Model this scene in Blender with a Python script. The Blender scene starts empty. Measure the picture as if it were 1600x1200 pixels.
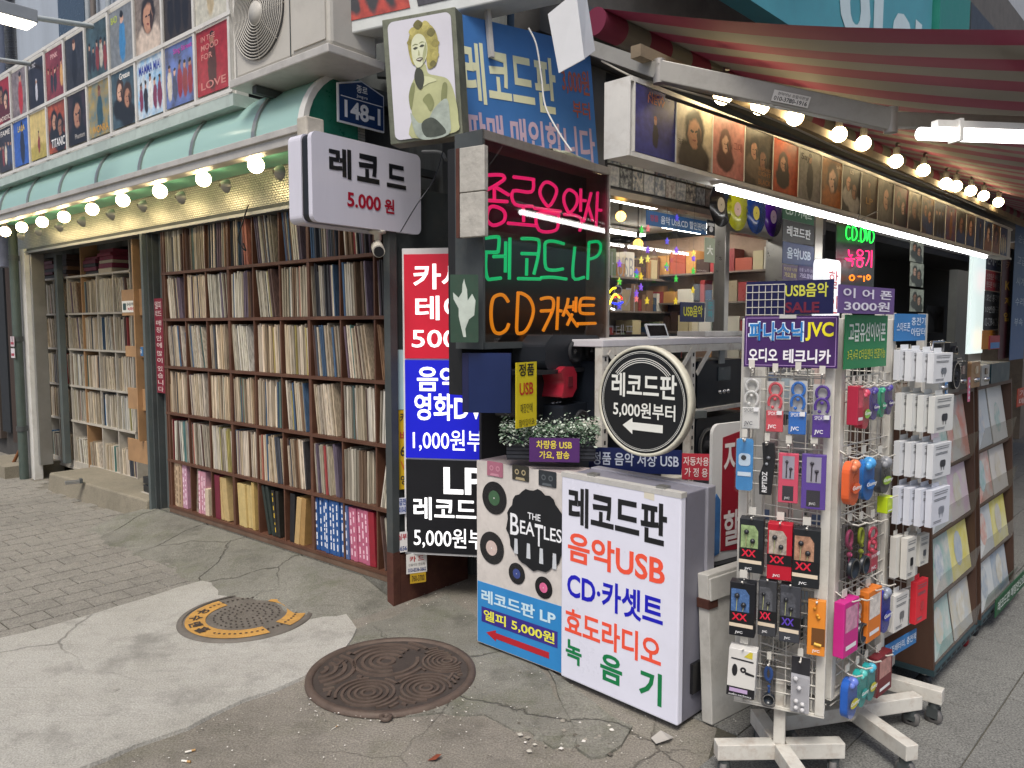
import bpy, bmesh, math, random
from mathutils import Vector, Matrix
rnd = random.Random(7)
SC = bpy.context.scene
COL = SC.collection
# ---------------------------------------------------------------- camera
FPX = 1180.0; CAMH = 1.55; PITCH = math.atan(90/1180)
cam = bpy.data.cameras.new('camera'); camo = bpy.data.objects.new('camera', cam); COL.objects.link(camo)
camo.location = (0, 0, CAMH); camo.rotation_euler = (math.pi/2 - PITCH, 0, 0)
cam.sensor_width = 36; cam.lens = FPX/1600*36; cam.clip_start = 0.05; cam.clip_end = 500
SC.camera = camo
# ---------------------------------------------------------------- sky, sun, exposure
w = bpy.data.worlds.new('World'); SC.world = w; w.use_nodes = True
wn = w.node_tree; bg = wn.nodes['Background']
sky = wn.nodes.new('ShaderNodeTexSky'); sky.sky_type = 'NISHITA'; sky.sun_disc = False
sky.sun_elevation = math.radians(58); sky.sun_rotation = math.radians(195); sky.dust_density = 4.0; sky.air_density = 0.7; sky.ozone_density = 0.6
wn.links.new(sky.outputs[0], bg.inputs[0]); bg.inputs[1].default_value = 0.098
sun = bpy.data.lights.new('sun', 'SUN'); sun.energy = 1.75; sun.angle = math.radians(22); sun.color = (1, .97, .92)
so = bpy.data.objects.new('sun', sun); COL.objects.link(so)
# the sun stands behind the camera, to its left (azimuth 195 deg from +Y)
_el, _az = math.radians(58), math.radians(195)
_d = Vector((math.sin(_az)*math.cos(_el), math.cos(_az)*math.cos(_el), math.sin(_el)))
so.rotation_euler = _d.to_track_quat('Z', 'Y').to_euler()
SC.view_settings.view_transform = 'Standard'; SC.view_settings.look = 'None'
SC.view_settings.exposure = 0.55; SC.view_settings.gamma = 1.0; SC.view_settings.use_curve_mapping = False
SC.render.engine = 'CYCLES'
SC.cycles.use_denoising = True
SC.cycles.max_bounces = 6; SC.cycles.transparent_max_bounces = 16
SC.cycles.sample_clamp_indirect = 6

# ---------------------------------------------------------------- geometry helpers
CAMP = Vector((0, 0, CAMH))
def ray(px, py):
    dx = (px-800)/FPX; dz = -(py-600)/FPX; c, s = math.cos(PITCH), math.sin(PITCH)
    return Vector((dx, c+dz*s, -s+dz*c))
def at(px, py, Y):
    r = ray(px, py); return CAMP + r*(Y/r.y)
def ground(px, py, z=0.0):
    r = ray(px, py); return CAMP + r*((z-CAMH)/r.z)

class Fr:
    """a place to build in: local x to the viewer's right along a face, y into it, z up"""
    def __init__(s, o, u, v=None):
        s.o = Vector(o); s.u = Vector(u).normalized()
        s.v = Vector(v).normalized() if v else Vector((0, 0, 1))
        s.v = (s.v - s.u*s.v.dot(s.u)).normalized()
        s.n = s.u.cross(s.v)            # towards the viewer
    def mat(s):
        m = Matrix.Identity(4)
        for i, a in enumerate((s.u, -s.n, s.v)):
            for j in range(3): m[j][i] = a[j]
        for j in range(3): m[j][3] = s.o[j]
        return m
    def W(s, x, y, z): return s.o + s.u*x - s.n*y + s.v*z
    def sub(s, x, y, z):
        f = Fr(s.o, s.u, s.v); f.o = s.W(x, y, z); return f
    def loc(s, p):
        d = Vector(p) - s.o; return (d.dot(s.u), -d.dot(s.n), d.dot(s.v))
    def hit(s, px, py, y=0.0):
        r = ray(px, py); p0 = s.W(0, y, 0)
        k = (p0-CAMP).dot(s.n)/r.dot(s.n)
        a = s.loc(CAMP + r*k); return a[0], a[2]
    def rect(s, q, y=0.0):
        """four pixel corners TL TR BR BL on the face -> x0 x1 z0 z1"""
        h = [s.hit(px, py, y) for px, py in q]
        return ((h[0][0]+h[3][0])/2, (h[1][0]+h[2][0])/2, (h[2][1]+h[3][1])/2, (h[0][1]+h[1][1])/2)
    def box(s, x0, y0, x1, y1, y=0.0):
        return s.rect(((x0, y0), (x1, y0), (x1, y1), (x0, y1)), y)
def fr2(a, b):
    """frame with its origin at point a (on the ground plan), x towards b"""
    a, b = Vector(a), Vector(b); u = b-a; u.z = 0; return Fr(a, u)

class MB:
    """collects faces; build() links them as one mesh object"""
    def __init__(s): s.v = []; s.f = []; s.mi = []; s.mats = []; s.sm = []
    def m(s, mat):
        if mat not in s.mats: s.mats.append(mat)
        return s.mats.index(mat)
    def add(s, vs, fs, mat, smooth=False):
        b = len(s.v); i = s.m(mat); s.v += [tuple(p) for p in vs]
        for f in fs: s.f.append([b+k for k in f]); s.mi.append(i); s.sm.append(smooth)
        return s
    def box(s, x0, x1, y0, y1, z0, z1, mat):
        vs = [(x0,y0,z0),(x1,y0,z0),(x1,y1,z0),(x0,y1,z0),(x0,y0,z1),(x1,y0,z1),(x1,y1,z1),(x0,y1,z1)]
        return s.add(vs, [(0,3,2,1),(4,5,6,7),(0,1,5,4),(1,2,6,5),(2,3,7,6),(3,0,4,7)], mat)
    def prism(s, poly, y0, y1, mat, mat2=None):
        """outline in x,z (anticlockwise seen from the front), from y0 (front) to y1"""
        n = len(poly)
        vs = [(x, y0, z) for x, z in poly] + [(x, y1, z) for x, z in poly]
        s.add(vs, [tuple(range(n)), tuple(range(2*n-1, n-1, -1))], mat)
        s.add(vs, [(i, i+n, (i+1) % n+n, (i+1) % n) for i in range(n)], mat2 or mat)
        return s
    def flat(s, poly, y, mat): return s.add([(x, y, z) for x, z in poly], [tuple(range(len(poly)))], mat)
    def quad(s, pts, mat): return s.add(pts, [(0, 1, 2, 3)], mat)
    def bar(s, p, q, a, b, mat, up=(0, 0, 1)):
        p, q = Vector(p), Vector(q); d = (q-p).normalized(); up = Vector(up)
        if abs(d.dot(up)) > .99: up = Vector((0, 1, 0))
        e = d.cross(up).normalized(); g = e.cross(d)
        vs = []
        for c in (p, q):
            for i, j in ((-1,-1),(1,-1),(1,1),(-1,1)): vs.append(c+e*(i*a/2)+g*(j*b/2))
        return s.add(vs, [(0,1,2,3),(7,6,5,4),(0,4,5,1),(1,5,6,2),(2,6,7,3),(3,7,4,0)], mat)
    def tube(s, pts, r, mat, n=8, closed=False, caps=True):
        pts = [Vector(p) for p in pts]; N = len(pts); vs = []; last = None
        for i in range(N):
            a = pts[i-1] if (i > 0 or closed) else pts[i]; b = pts[(i+1) % N] if (i < N-1 or closed) else pts[i]
            d = (b-a).normalized()
            if last is None:
                h = Vector((0, 0, 1)) if abs(d.z) < .9 else Vector((0, 1, 0)); e = d.cross(h).normalized()
            else: e = (last - d*last.dot(d)).normalized()
            last = e; g = d.cross(e); rr = r[i] if isinstance(r, (list, tuple)) else r
            for k in range(n):
                t = 2*math.pi*k/n; vs.append(pts[i]+e*(math.cos(t)*rr)+g*(math.sin(t)*rr))
        fs = []
        for i in range(N if closed else N-1):
            j = (i+1) % N
            for k in range(n): fs.append((i*n+k, i*n+(k+1) % n, j*n+(k+1) % n, j*n+k))
        s.add(vs, fs, mat, True)
        if caps and not closed: s.add(vs, [tuple(range(n-1, -1, -1)), tuple((N-1)*n+k for k in range(n))], mat)
        return s
    def cyl(s, p, q, r, mat, n=16): return s.tube([p, q], r, mat, n)
    def lathe(s, c, prof, mat, n=16, axis='z'):
        vs = []; c = Vector(c)
        for r, h in prof:
            for k in range(n):
                t = 2*math.pi*k/n; a, b = r*math.cos(t), r*math.sin(t)
                vs.append(c + (Vector((a, b, h)) if axis == 'z' else Vector((a, -h, b)) if axis == 'y' else Vector((h, a, b))))
        fs = [(i*n+k, i*n+(k+1) % n, (i+1)*n+(k+1) % n, (i+1)*n+k) for i in range(len(prof)-1) for k in range(n)]
        return s.add(vs, fs, mat, True)
    def ball(s, c, r, mat, n=16, m=9): 
        return s.lathe(c, [(max(1e-4, r*math.sin(math.pi*i/m)), -r*math.cos(math.pi*i/m)) for i in range(m+1)], mat, n)
    def disc(s, cx, cz, r, y, mat, n=32, ry=None):
        ry = ry or r
        return s.flat([(cx+r*math.cos(2*math.pi*k/n), cz+ry*math.sin(2*math.pi*k/n)) for k in range(n)], y, mat)
    def ring(s, cx, cz, r0, r1, y, mat, n=32, a0=0, a1=2*math.pi, k=1.0):
        vs = []
        for i in range(n+1):
            t = a0+(a1-a0)*i/n
            vs += [(cx+r0*math.cos(t), y, cz+r0*k*math.sin(t)), (cx+r1*math.cos(t), y, cz+r1*k*math.sin(t))]
        return s.add(vs, [(2*i, 2*i+1, 2*i+3, 2*i+2) for i in range(n)], mat)
    def mesh(s, name):
        me = bpy.data.meshes.new(name); me.from_pydata(s.v, [], s.f)
        for m in s.mats: me.materials.append(m)
        me.polygons.foreach_set('material_index', s.mi); me.polygons.foreach_set('use_smooth', s.sm)
        me.update(); return me
    def build(s, name, parent=None, bevel=0, fr=None):
        o = bpy.data.objects.new(name, s.mesh(name)); COL.objects.link(o)
        if parent: o.parent = parent
        if fr: o.matrix_world = fr.mat()
        if bevel:
            b = o.modifiers.new('bevel', 'BEVEL'); b.width = bevel; b.segments = 2; b.limit_method = 'ANGLE'
        return o

def tag(o, label, cat=None, group=None, kind=None):
    if label: o['label'] = label
    if cat: o['category'] = cat
    if group: o['group'] = group
    if kind: o['kind'] = kind
    return o
def thing(name, label, cat, fr, group=None):
    o = bpy.data.objects.new(name, None); COL.objects.link(o); o.matrix_world = fr.mat(); o.empty_display_size = .05
    return tag(o, label, cat, group)
def copy_tree(o, parent=None):
    c = o.copy(); COL.objects.link(c)
    if parent: c.parent = parent; c.matrix_parent_inverse = o.matrix_parent_inverse
    for ch in o.children: copy_tree(ch, c)
    return c
def drop(o):
    for ch in list(o.children): drop(ch)
    bpy.data.objects.remove(o)

# ---------------------------------------------------------------- materials
MATS = {}
def M(name, col, rough=.55, metal=0, var=.12, scale=7, bump=0, bscale=60, emit=0, dirt=0, dirtcol=(.09,.075,.055), spec=.5, trans=0, streak=False, sss=0):
    """procedural surface: colour with uneven tone, wear and fine relief in world space"""
    if name in MATS: return MATS[name]
    m = bpy.data.materials.new(name); m.use_nodes = True; nt = m.node_tree; N = nt.nodes; Lk = nt.links
    b = N['Principled BSDF']; c4 = tuple(col)+(1,)
    b.inputs['Roughness'].default_value = rough; b.inputs['Metallic'].default_value = metal
    b.inputs['Specular IOR Level'].default_value = spec
    if trans: b.inputs['Transmission Weight'].default_value = trans
    g = N.new('ShaderNodeNewGeometry'); out = None
    if var or dirt or bump:
        mp = N.new('ShaderNodeMapping'); Lk.new(g.outputs['Position'], mp.inputs[0])
        if streak: mp.inputs['Scale'].default_value = (1, 1, .12)
        n1 = N.new('ShaderNodeTexNoise'); n1.inputs['Scale'].default_value = scale; n1.inputs['Detail'].default_value = 6; n1.inputs['Roughness'].default_value = .65
        Lk.new(mp.outputs[0], n1.inputs['Vector'])
        mr = N.new('ShaderNodeMapRange'); mr.inputs[1].default_value = .25; mr.inputs[2].default_value = .75
        mr.inputs[3].default_value = 1-var; mr.inputs[4].default_value = 1+var
        Lk.new(n1.outputs[0], mr.inputs[0])
        mx = N.new('ShaderNodeVectorMath'); mx.operation = 'SCALE'; mx.inputs[0].default_value = col
        Lk.new(mr.outputs[0], mx.inputs['Scale']); out = mx.outputs[0]
        if dirt:
            n2 = N.new('ShaderNodeTexNoise'); n2.inputs['Scale'].default_value = scale*2.3; n2.inputs['Detail'].default_value = 8; n2.inputs['Roughness'].default_value = .7
            Lk.new(mp.outputs[0], n2.inputs['Vector'])
            m2 = N.new('ShaderNodeMapRange'); m2.inputs[1].default_value = .5; m2.inputs[2].default_value = .78; m2.inputs[4].default_value = dirt
            Lk.new(n2.outputs[0], m2.inputs[0])
            mm = N.new('ShaderNodeMix'); mm.data_type = 'RGBA'; Lk.new(m2.outputs[0], mm.inputs[0]); Lk.new(out, mm.inputs[6]); mm.inputs[7].default_value = tuple(dirtcol)+(1,)
            out = mm.outputs[2]
        Lk.new(out, b.inputs['Base Color'])
        r2 = N.new('ShaderNodeMapRange'); r2.inputs[3].default_value = max(.02, rough-.12); r2.inputs[4].default_value = min(1, rough+.14)
        Lk.new(n1.outputs[0], r2.inputs[0]); Lk.new(r2.outputs[0], b.inputs['Roughness'])
        if bump:
            n3 = N.new('ShaderNodeTexNoise'); n3.inputs['Scale'].default_value = bscale; n3.inputs['Detail'].default_value = 5
            Lk.new(g.outputs['Position'], n3.inputs['Vector'])
            bp = N.new('ShaderNodeBump'); bp.inputs['Strength'].default_value = bump; bp.inputs['Distance'].default_value = .006
            Lk.new(n3.outputs[0], bp.inputs['Height']); Lk.new(bp.outputs[0], b.inputs['Normal'])
    else: b.inputs['Base Color'].default_value = c4
    if emit:
        b.inputs['Emission Strength'].default_value = emit
        if out is not None: Lk.new(out, b.inputs['Emission Color'])
        else: b.inputs['Emission Color'].default_value = c4
    MATS[name] = m; return m
def srgb(h):
    h = h.lstrip('#'); c = [int(h[i:i+2], 16)/255 for i in (0, 2, 4)]
    return tuple(x/12.92 if x <= .04045 else ((x+.055)/1.055)**2.4 for x in c)
def P(h, rough=.5, **k):
    """print or paint of one colour, named after its hex code"""
    key = 'paint_'+h.lstrip('#')+('' if not k and rough == .5 else '_%.2f_%s' % (rough, '_'.join('%s%s' % i for i in sorted(k.items()))))
    return M(key, srgb(h), rough, **dict(dict(var=.06, scale=12), **k))
def E(h, s, **k):
    return M('lit_%s_%.2f' % (h.lstrip('#'), s), srgb(h), .5, **dict(dict(var=0, emit=s), **k))
def objcol(name, rough=.7, var=.25, scale=30, streak=(1, 1, 1)):
    """colour taken from each object's own colour"""
    m = bpy.data.materials.new(name); m.use_nodes = True; N = m.node_tree.nodes; Lk = m.node_tree.links; b = N['Principled BSDF']
    oi = N.new('ShaderNodeObjectInfo'); g = N.new('ShaderNodeNewGeometry'); n = N.new('ShaderNodeTexNoise')
    n.inputs['Scale'].default_value = scale; n.inputs['Detail'].default_value = 5
    mp = N.new('ShaderNodeMapping'); mp.inputs['Scale'].default_value = streak
    Lk.new(g.outputs['Position'], mp.inputs[0]); Lk.new(mp.outputs[0], n.inputs['Vector'])
    r = N.new('ShaderNodeMapRange'); r.inputs[1].default_value = .3; r.inputs[2].default_value = .7; r.inputs[3].default_value = 1-var; r.inputs[4].default_value = 1+var
    Lk.new(n.outputs[0], r.inputs[0]); s = N.new('ShaderNodeVectorMath'); s.operation = 'SCALE'
    Lk.new(oi.outputs['Color'], s.inputs[0]); Lk.new(r.outputs[0], s.inputs['Scale']); Lk.new(s.outputs[0], b.inputs['Base Color'])
    b.inputs['Roughness'].default_value = rough; return m
def vcol(name, rough=.7, var=.25, scale=30, streak=(1, 1, 1)):
    """colour taken from the mesh's own per-piece colour attribute"""
    m = objcol(name, rough, var, scale, streak); N = m.node_tree.nodes; Lk = m.node_tree.links
    a = N.new('ShaderNodeAttribute'); a.attribute_name = 'piece'
    s = [n for n in N if n.type == 'VECT_MATH'][0]; Lk.new(a.outputs['Color'], s.inputs[0]); return m
def setcols(o, cols):
    """one colour per face"""
    at_ = o.data.color_attributes.new('piece', 'FLOAT_COLOR', 'CORNER'); k = 0
    buf = []
    for p, c in zip(o.data.polygons, cols): buf += (list(c)+[1])*p.loop_total
    at_.data.foreach_set('color', buf)
def clear_film(name, tint=(1, 1, 1), refl=.08, rough=.05):
    m = bpy.data.materials.new(name); m.use_nodes = True; N = m.node_tree.nodes; Lk = m.node_tree.links
    N.remove(N['Principled BSDF']); t = N.new('ShaderNodeBsdfTransparent'); t.inputs[0].default_value = tuple(tint)+(1,)
    gl = N.new('ShaderNodeBsdfGlossy'); gl.inputs['Roughness'].default_value = rough
    fr = N.new('ShaderNodeFresnel'); fr.inputs[0].default_value = 1.5
    ad = N.new('ShaderNodeMath'); ad.operation = 'ADD'; ad.inputs[1].default_value = refl-.04; Lk.new(fr.outputs[0], ad.inputs[0])
    gg = N.new('ShaderNodeNewGeometry'); iv = N.new('ShaderNodeMath'); iv.operation = 'SUBTRACT'; iv.inputs[0].default_value = 1; Lk.new(gg.outputs['Backfacing'], iv.inputs[1])
    mu = N.new('ShaderNodeMath'); mu.operation = 'MULTIPLY'; Lk.new(ad.outputs[0], mu.inputs[0]); Lk.new(iv.outputs[0], mu.inputs[1])
    mx = N.new('ShaderNodeMixShader'); Lk.new(mu.outputs[0], mx.inputs[0]); Lk.new(t.outputs[0], mx.inputs[1]); Lk.new(gl.outputs[0], mx.inputs[2])
    Lk.new(mx.outputs[0], N['Material Output'].inputs[0]); MATS[name] = m; return m

# ---------------------------------------------------------------- lettering
_TX = {}
def glyphs(s, bold=0.0, sp=1.0):
    k = (s, bold, sp)
    if k not in _TX:
        if 'cu' not in _TX: _TX['cu'] = bpy.data.curves.new('t', 'FONT')
        cu = _TX['cu']; cu.body = s; cu.offset = bold; cu.resolution_u = 3; cu.space_character = sp; cu.space_line = .95; cu.align_x = 'CENTER'
        o = bpy.data.objects.new('t', cu)
        me = bpy.data.meshes.new_from_object(o)
        vs = [v.co.copy() for v in me.vertices]; fs = [tuple(p.vertices) for p in me.polygons]
        bpy.data.objects.remove(o); bpy.data.meshes.remove(me)
        xs = [v.x for v in vs]; ys = [v.y for v in vs]; _TX[k] = (vs, fs, min(xs), max(xs), min(ys), max(ys))
    return _TX[k]
def letters(mb, s, x0, x1, z0, z1, y, mat, bold=.02, sp=1.0, shear=0):
    """a line of lettering stretched to fill x0..x1, z0..z1 on the plane y"""
    vs, fs, a0, a1, b0, b1 = glyphs(s, bold, sp)
    sx = (x1-x0)/(a1-a0); sz = (z1-z0)/(b1-b0)
    mb.add([(x0+(v.x-a0)*sx+shear*(v.y-b0)*sz, y, z0+(v.y-b0)*sz) for v in vs], fs, mat); return mb
def word(parent, s, x0, x1, z0, z1, y, mat, bold=.02, sp=1.0, shear=0, name='lettering'):
    o = letters(MB(), s, x0, x1, z0, z1, y, mat, bold, sp, shear).build(name, parent); return o
def rr(x0, x1, z0, z1, r, n=5):
    """rounded rectangle outline"""
    p = []
    for cx, cz, a in ((x1-r, z0+r, -90), (x1-r, z1-r, 0), (x0+r, z1-r, 90), (x0+r, z0+r, 180)):
        for i in range(n+1):
            t = math.radians(a+90*i/n); p.append((cx+r*math.cos(t), cz+r*math.sin(t)))
    return p
def lerp(a, b, t): return a+(b-a)*t
# ---------------------------------------------------------------- main directions of the place
FL = Fr((-.69, 4.18, 0), (.769, -.639, 0))          # the record-shelf front, x=0 at its right end
FR = Fr((.52, 3.30, 0), (.70, .714, 0))             # the shop front on the right, y=0 at the long picture sign
UL = -FL.u
def ground_mat(name, ca, cb, rough=.9, crack=0, moss=0, bump=.5, speck=.5, cs=1.6, big=1.3, stain=0):
    m = bpy.data.materials.new(name); m.use_nodes = True; N = m.node_tree.nodes; Lk = m.node_tree.links; b = N['Principled BSDF']
    g = N.new('ShaderNodeNewGeometry')
    def noise(sc, det=6, ro=.6, vec=None):
        n = N.new('ShaderNodeTexNoise'); n.inputs['Scale'].default_value = sc; n.inputs['Detail'].default_value = det; n.inputs['Roughness'].default_value = ro
        Lk.new(vec or g.outputs['Position'], n.inputs['Vector']); return n
    def mapr(s, a, c, d, e):
        r = N.new('ShaderNodeMapRange'); r.inputs[1].default_value = a; r.inputs[2].default_value = c; r.inputs[3].default_value = d; r.inputs[4].default_value = e
        Lk.new(s, r.inputs[0]); return r.outputs[0]
    def mix(f, a, c, mode='MIX'):
        x = N.new('ShaderNodeMix'); x.data_type = 'RGBA'; x.blend_type = mode
        for i, v in ((0, f), (6, a), (7, c)):
            if hasattr(v, 'links'): Lk.new(v, x.inputs[i])
            elif i == 0: x.inputs[0].default_value = v
            else: x.inputs[i].default_value = tuple(v)+(1,)
        return x.outputs[2]
    n1 = noise(big, 9, .68); n2 = noise(9, 8, .7); n3 = noise(140, 3, .6); n5 = noise(.55, 4, .5)
    c = mix(mapr(n1.outputs[0], .32, .68, 0, 1), ca, cb)
    c = mix(mapr(n2.outputs[0], .52, .8, 0, .55), c, tuple(x*.55 for x in cb))
    c = mix(mapr(n2.outputs[0], .2, .42, .35, 0), c, tuple(min(1, x*1.5) for x in ca))
    c = mix(speck, c, mix(mapr(n3.outputs[0], .35, .7, 0, 1), (.25,)*3, (.75,)*3), 'OVERLAY')
    h = n2.outputs[0]
    if stain:
        n6 = noise(2.4, 9, .72); c = mix(mapr(n6.outputs[0], .52, .68, 0, stain), c, tuple(x*.42 for x in cb))
        n7 = noise(17, 5, .7); c = mix(mapr(n7.outputs[0], .64, .74, 0, stain), c, (.07, .065, .055))
        sm = N.new('ShaderNodeMapping'); sm.inputs['Rotation'].default_value = (0, 0, .6); sm.inputs['Scale'].default_value = (1.2, 26, 1); Lk.new(g.outputs['Position'], sm.inputs[0])
        n8 = noise(1.6, 6, .6, sm.outputs[0]); c = mix(mapr(n8.outputs[0], .58, .72, 0, stain*.6), c, tuple(x*.6 for x in cb))
    if moss:
        n4 = noise(3.1, 8, .75); c = mix(mapr(n4.outputs[0], .5, .68, 0, moss), c, (.075, .09, .03))
    if crack:
        wv = noise(2.6, 5, .6); ad = N.new('ShaderNodeMix'); ad.data_type = 'VECTOR'; ad.inputs[0].default_value = .16
        Lk.new(g.outputs['Position'], ad.inputs[4]); Lk.new(wv.outputs[1], ad.inputs[5])
        v = N.new('ShaderNodeTexVoronoi'); v.feature = 'DISTANCE_TO_EDGE'; v.inputs['Scale'].default_value = cs; Lk.new(ad.outputs[1], v.inputs['Vector'])
        ln = mapr(v.outputs['Distance'], .0, .008, 1, 0)
        gate = mapr(n5.outputs[0], .45, .55, 0, crack)
        mm = N.new('ShaderNodeMath'); mm.operation = 'MULTIPLY'; Lk.new(ln, mm.inputs[0]); Lk.new(gate, mm.inputs[1])
        c = mix(mm.outputs[0], c, (.035, .032, .025))
        sb = N.new('ShaderNodeMath'); sb.operation = 'SUBTRACT'; Lk.new(h, sb.inputs[0]); Lk.new(mm.outputs[0], sb.inputs[1]); h = sb.outputs[0]
    Lk.new(c, b.inputs['Base Color']); b.inputs['Roughness'].default_value = rough; b.inputs['Specular IOR Level'].default_value = .3
    bp = N.new('ShaderNodeBump'); bp.inputs['Strength'].default_value = bump; bp.inputs['Distance'].default_value = .012; Lk.new(h, bp.inputs['Height'])
    b2 = N.new('ShaderNodeBump'); b2.inputs['Strength'].default_value = bump*.7; b2.inputs['Distance'].default_value = .003; Lk.new(n3.outputs[0], b2.inputs['Height']); Lk.new(bp.outputs[0], b2.inputs['Normal'])
    Lk.new(b2.outputs[0], b.inputs['Normal']); MATS[name] = m; return m

G_street = ground_mat('street_concrete', (.255, .235, .2), (.185, .17, .14), crack=.55, moss=.22, bump=.9, speck=.7, stain=.5)
G_pale = ground_mat('pale_concrete', (.42, .41, .37), (.33, .32, .28), crack=.5, bump=.9, speck=.5, cs=.9, stain=.6)
G_apron = ground_mat('green_grey_concrete', (.235, .23, .195), (.155, .15, .125), crack=.6, moss=.35, bump=1.0, speck=.6, stain=.6)
G_step = ground_mat('step_concrete', (.27, .24, .18), (.2, .18, .135), bump=.4, speck=.4)

FG = Fr((0, 0, 0), (1, 0, 0), (0, 1, 0))            # lying flat: local x, z on the ground, -y is up
g = MB(); g.quad([(-150, 0, -60), (150, 0, -60), (150, 0, 300), (-150, 0, 300)], G_street)
tag(g.build('street', fr=FG), None, kind='structure')

def inpoly(p, poly):
    x, y = p; c = False; n = len(poly)
    for i in range(n):
        (x1, y1), (x2, y2) = poly[i], poly[i-1]
        if (y1 > y) != (y2 > y) and x < (x2-x1)*(y-y1)/(y2-y1)+x1: c = not c
    return c
def slab(name, px, h, mat, rough=.012, z0=0.0, step=.1, kind='structure'):
    """a cast patch with a ragged edge; px are its corners seen on the ground"""
    pts = [ground(*p).xy for p in px]; ring = []
    for i in range(len(pts)):
        a, b = pts[i], pts[(i+1) % len(pts)]; n = max(1, int((b-a).length/step))
        for k in range(n):
            p = a.lerp(b, k/n); ring.append((p.x+rnd.uniform(-rough, rough), p.y+rnd.uniform(-rough, rough)))
    m = MB(); n = len(ring)
    cx = sum(p[0] for p in ring)/n; cy = sum(p[1] for p in ring)/n
    area = sum(ring[i][0]*ring[(i+1) % n][1]-ring[(i+1) % n][0]*ring[i][1] for i in range(n))
    if area < 0: ring.reverse()
    top = [(x+(cx-x)*.008, y+(cy-y)*.008, h) for x, y in ring]; bot = [(x, y, z0-.01) for x, y in ring]
    m.add(top, [tuple(range(n))], mat); m.add(bot+top, [(i, (i+1) % n, n+(i+1) % n, n+i) for i in range(n)], mat)
    return tag(m.build(name), None, kind=kind)
slab('concrete_patch', [(-420, 1085), (0, 1000), (150, 962), (255, 928), (330, 905), (430, 905), (520, 935), (560, 985), (540, 1020), (478, 1062), (380, 1100), (300, 1140), (215, 1172), (120, 1210), (-60, 1300), (-600, 1300)], .014, G_pale)
slab('cracked_concrete', [(560, 985), (700, 930), (790, 1000), (850, 1048), (905, 1160), (870, 1172), (828, 1140), (812, 1142), (760, 1120), (600, 1120), (545, 1090), (490, 1066), (540, 1020)], .007, G_apron, .02)
slab('broken_concrete', [(858, 1050), (905, 1085), (985, 1140), (975, 1170), (940, 1186), (925, 1188), (905, 1170), (880, 1110)], .011, G_apron, .012)

# brick pavers in rows square to the shelf front
G_pav = ground_mat('paver_stone', (.27, .255, .22), (.2, .19, .165), bump=.4, speck=.7, big=.8, stain=.25)
joint = ground_mat('paver_joint', (.09, .085, .065), (.06, .055, .04), bump=.3)
pv = MB(); poly = [ground(*p).xy for p in ((-900, 1030), (0, 1006), (150, 968), (255, 934), (345, 905), (262, 838), (236, 826), (60, 772), (30, 742), (-250, 722), (-900, 722))]
pv.add([(p.x, p.y, .004) for p in poly][::-1], [tuple(range(len(poly)))], joint)
pav = tag(pv.build('brick_pavement'), None, kind='structure')
PL, PW, GAP = .205, .155, .006
def paver_mesh(x0, x1, y0, y1, h=.011, c=.004):
    vs = [(x0, y0, .002), (x1, y0, .002), (x1, y1, .002), (x0, y1, .002), (x0+c, y0+c, h), (x1-c, y0+c, h), (x1-c, y1-c, h), (x0+c, y1-c, h)]
    return vs, [(4, 5, 6, 7), (0, 1, 5, 4), (1, 2, 6, 5), (2, 3, 7, 6), (3, 0, 4, 7)]
cells = []
pt = [tuple(p) for p in poly]
for r in range(-75, 20):
    off = (r % 2)*.5+.05*math.sin(r*1.7)
    for q in range(-8, 40):
        cx, cy = (q+off)*PL, r*PW       # along the outward normal, along the front
        w = FL.o+FL.n*cx+FL.u*cy
        if any(inpoly((w.x+a_, w.y+b_), pt) for a_, b_ in ((0, 0), (.11, 0), (-.11, 0), (0, .11), (0, -.11), (.0, .2), (.15, .15))):
            vis = ((w.x/w.y)*FPX+800)
            cells.append((w.y if vis > -20 else 99+w.y, cx, cy))
cells.sort()
pm = MB(); vs, fs = paver_mesh(-PL/2+GAP/2, PL/2-GAP/2, -PW/2+GAP/2, PW/2-GAP/2); pm.add(vs, fs, G_pav)
pmesh = pm.mesh('paver'); rest = MB()
for i, (dd, cx, cy) in enumerate(cells):
    w = FL.o+FL.n*cx+FL.u*cy
    mt = Matrix.Translation((w.x, w.y, rnd.uniform(-.0022, .0015))) @ Matrix.Rotation(math.atan2(FL.n.y, FL.n.x)+rnd.uniform(-.006, .006), 4, 'Z') @ Matrix.Rotation(rnd.uniform(-.006, .006), 4, 'Y')
    if i < 300:
        o = bpy.data.objects.new('paver', pmesh); COL.objects.link(o); o.parent = pav; o.matrix_world = mt
    else:
        rest.add([mt @ Vector(v) for v in vs], fs, G_pav)
if rest.v: tag(rest.build('pavers', pav), None, kind='stuff')

# speckled granite slabs on the right
G_gran = ground_mat('granite_tile', (.2, .2, .185), (.15, .15, .14), bump=.15, speck=1.0, rough=.75, big=.5)
gj = MB(); FT = FR.sub(0, -1.2, 0)
gp = [FT.W(x, y, .003) for x, y in ((-1.1, .5), (-1.1, -4), (9, -4), (9, 3.2), (-.2, 3.2))]
gp = [ground(1075, 1300), ground(1120, 1140), ground(1060, 1040), ground(1180, 940), FT.W(9, 3.5, 0), FT.W(9, -4, 0), FT.W(-2, -4, 0)]
gj.add([(p.x, p.y, .003) for p in gp][::-1], [tuple(range(len(gp)))], joint)
gt = tag(gj.build('tiled_pavement'), None, kind='structure')
TL, TW = .42, .33; tv, tf = paver_mesh(-TL/2+.002, TL/2-.002, -TW/2+.002, TW/2-.002, .008, .0015)
tm = MB(); tm.add(tv, tf, G_gran); tmesh = tm.mesh('tile'); n = 0
gpt = [(p.x, p.y) for p in gp]; ang = math.atan2(FR.u.y, FR.u.x)
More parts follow.
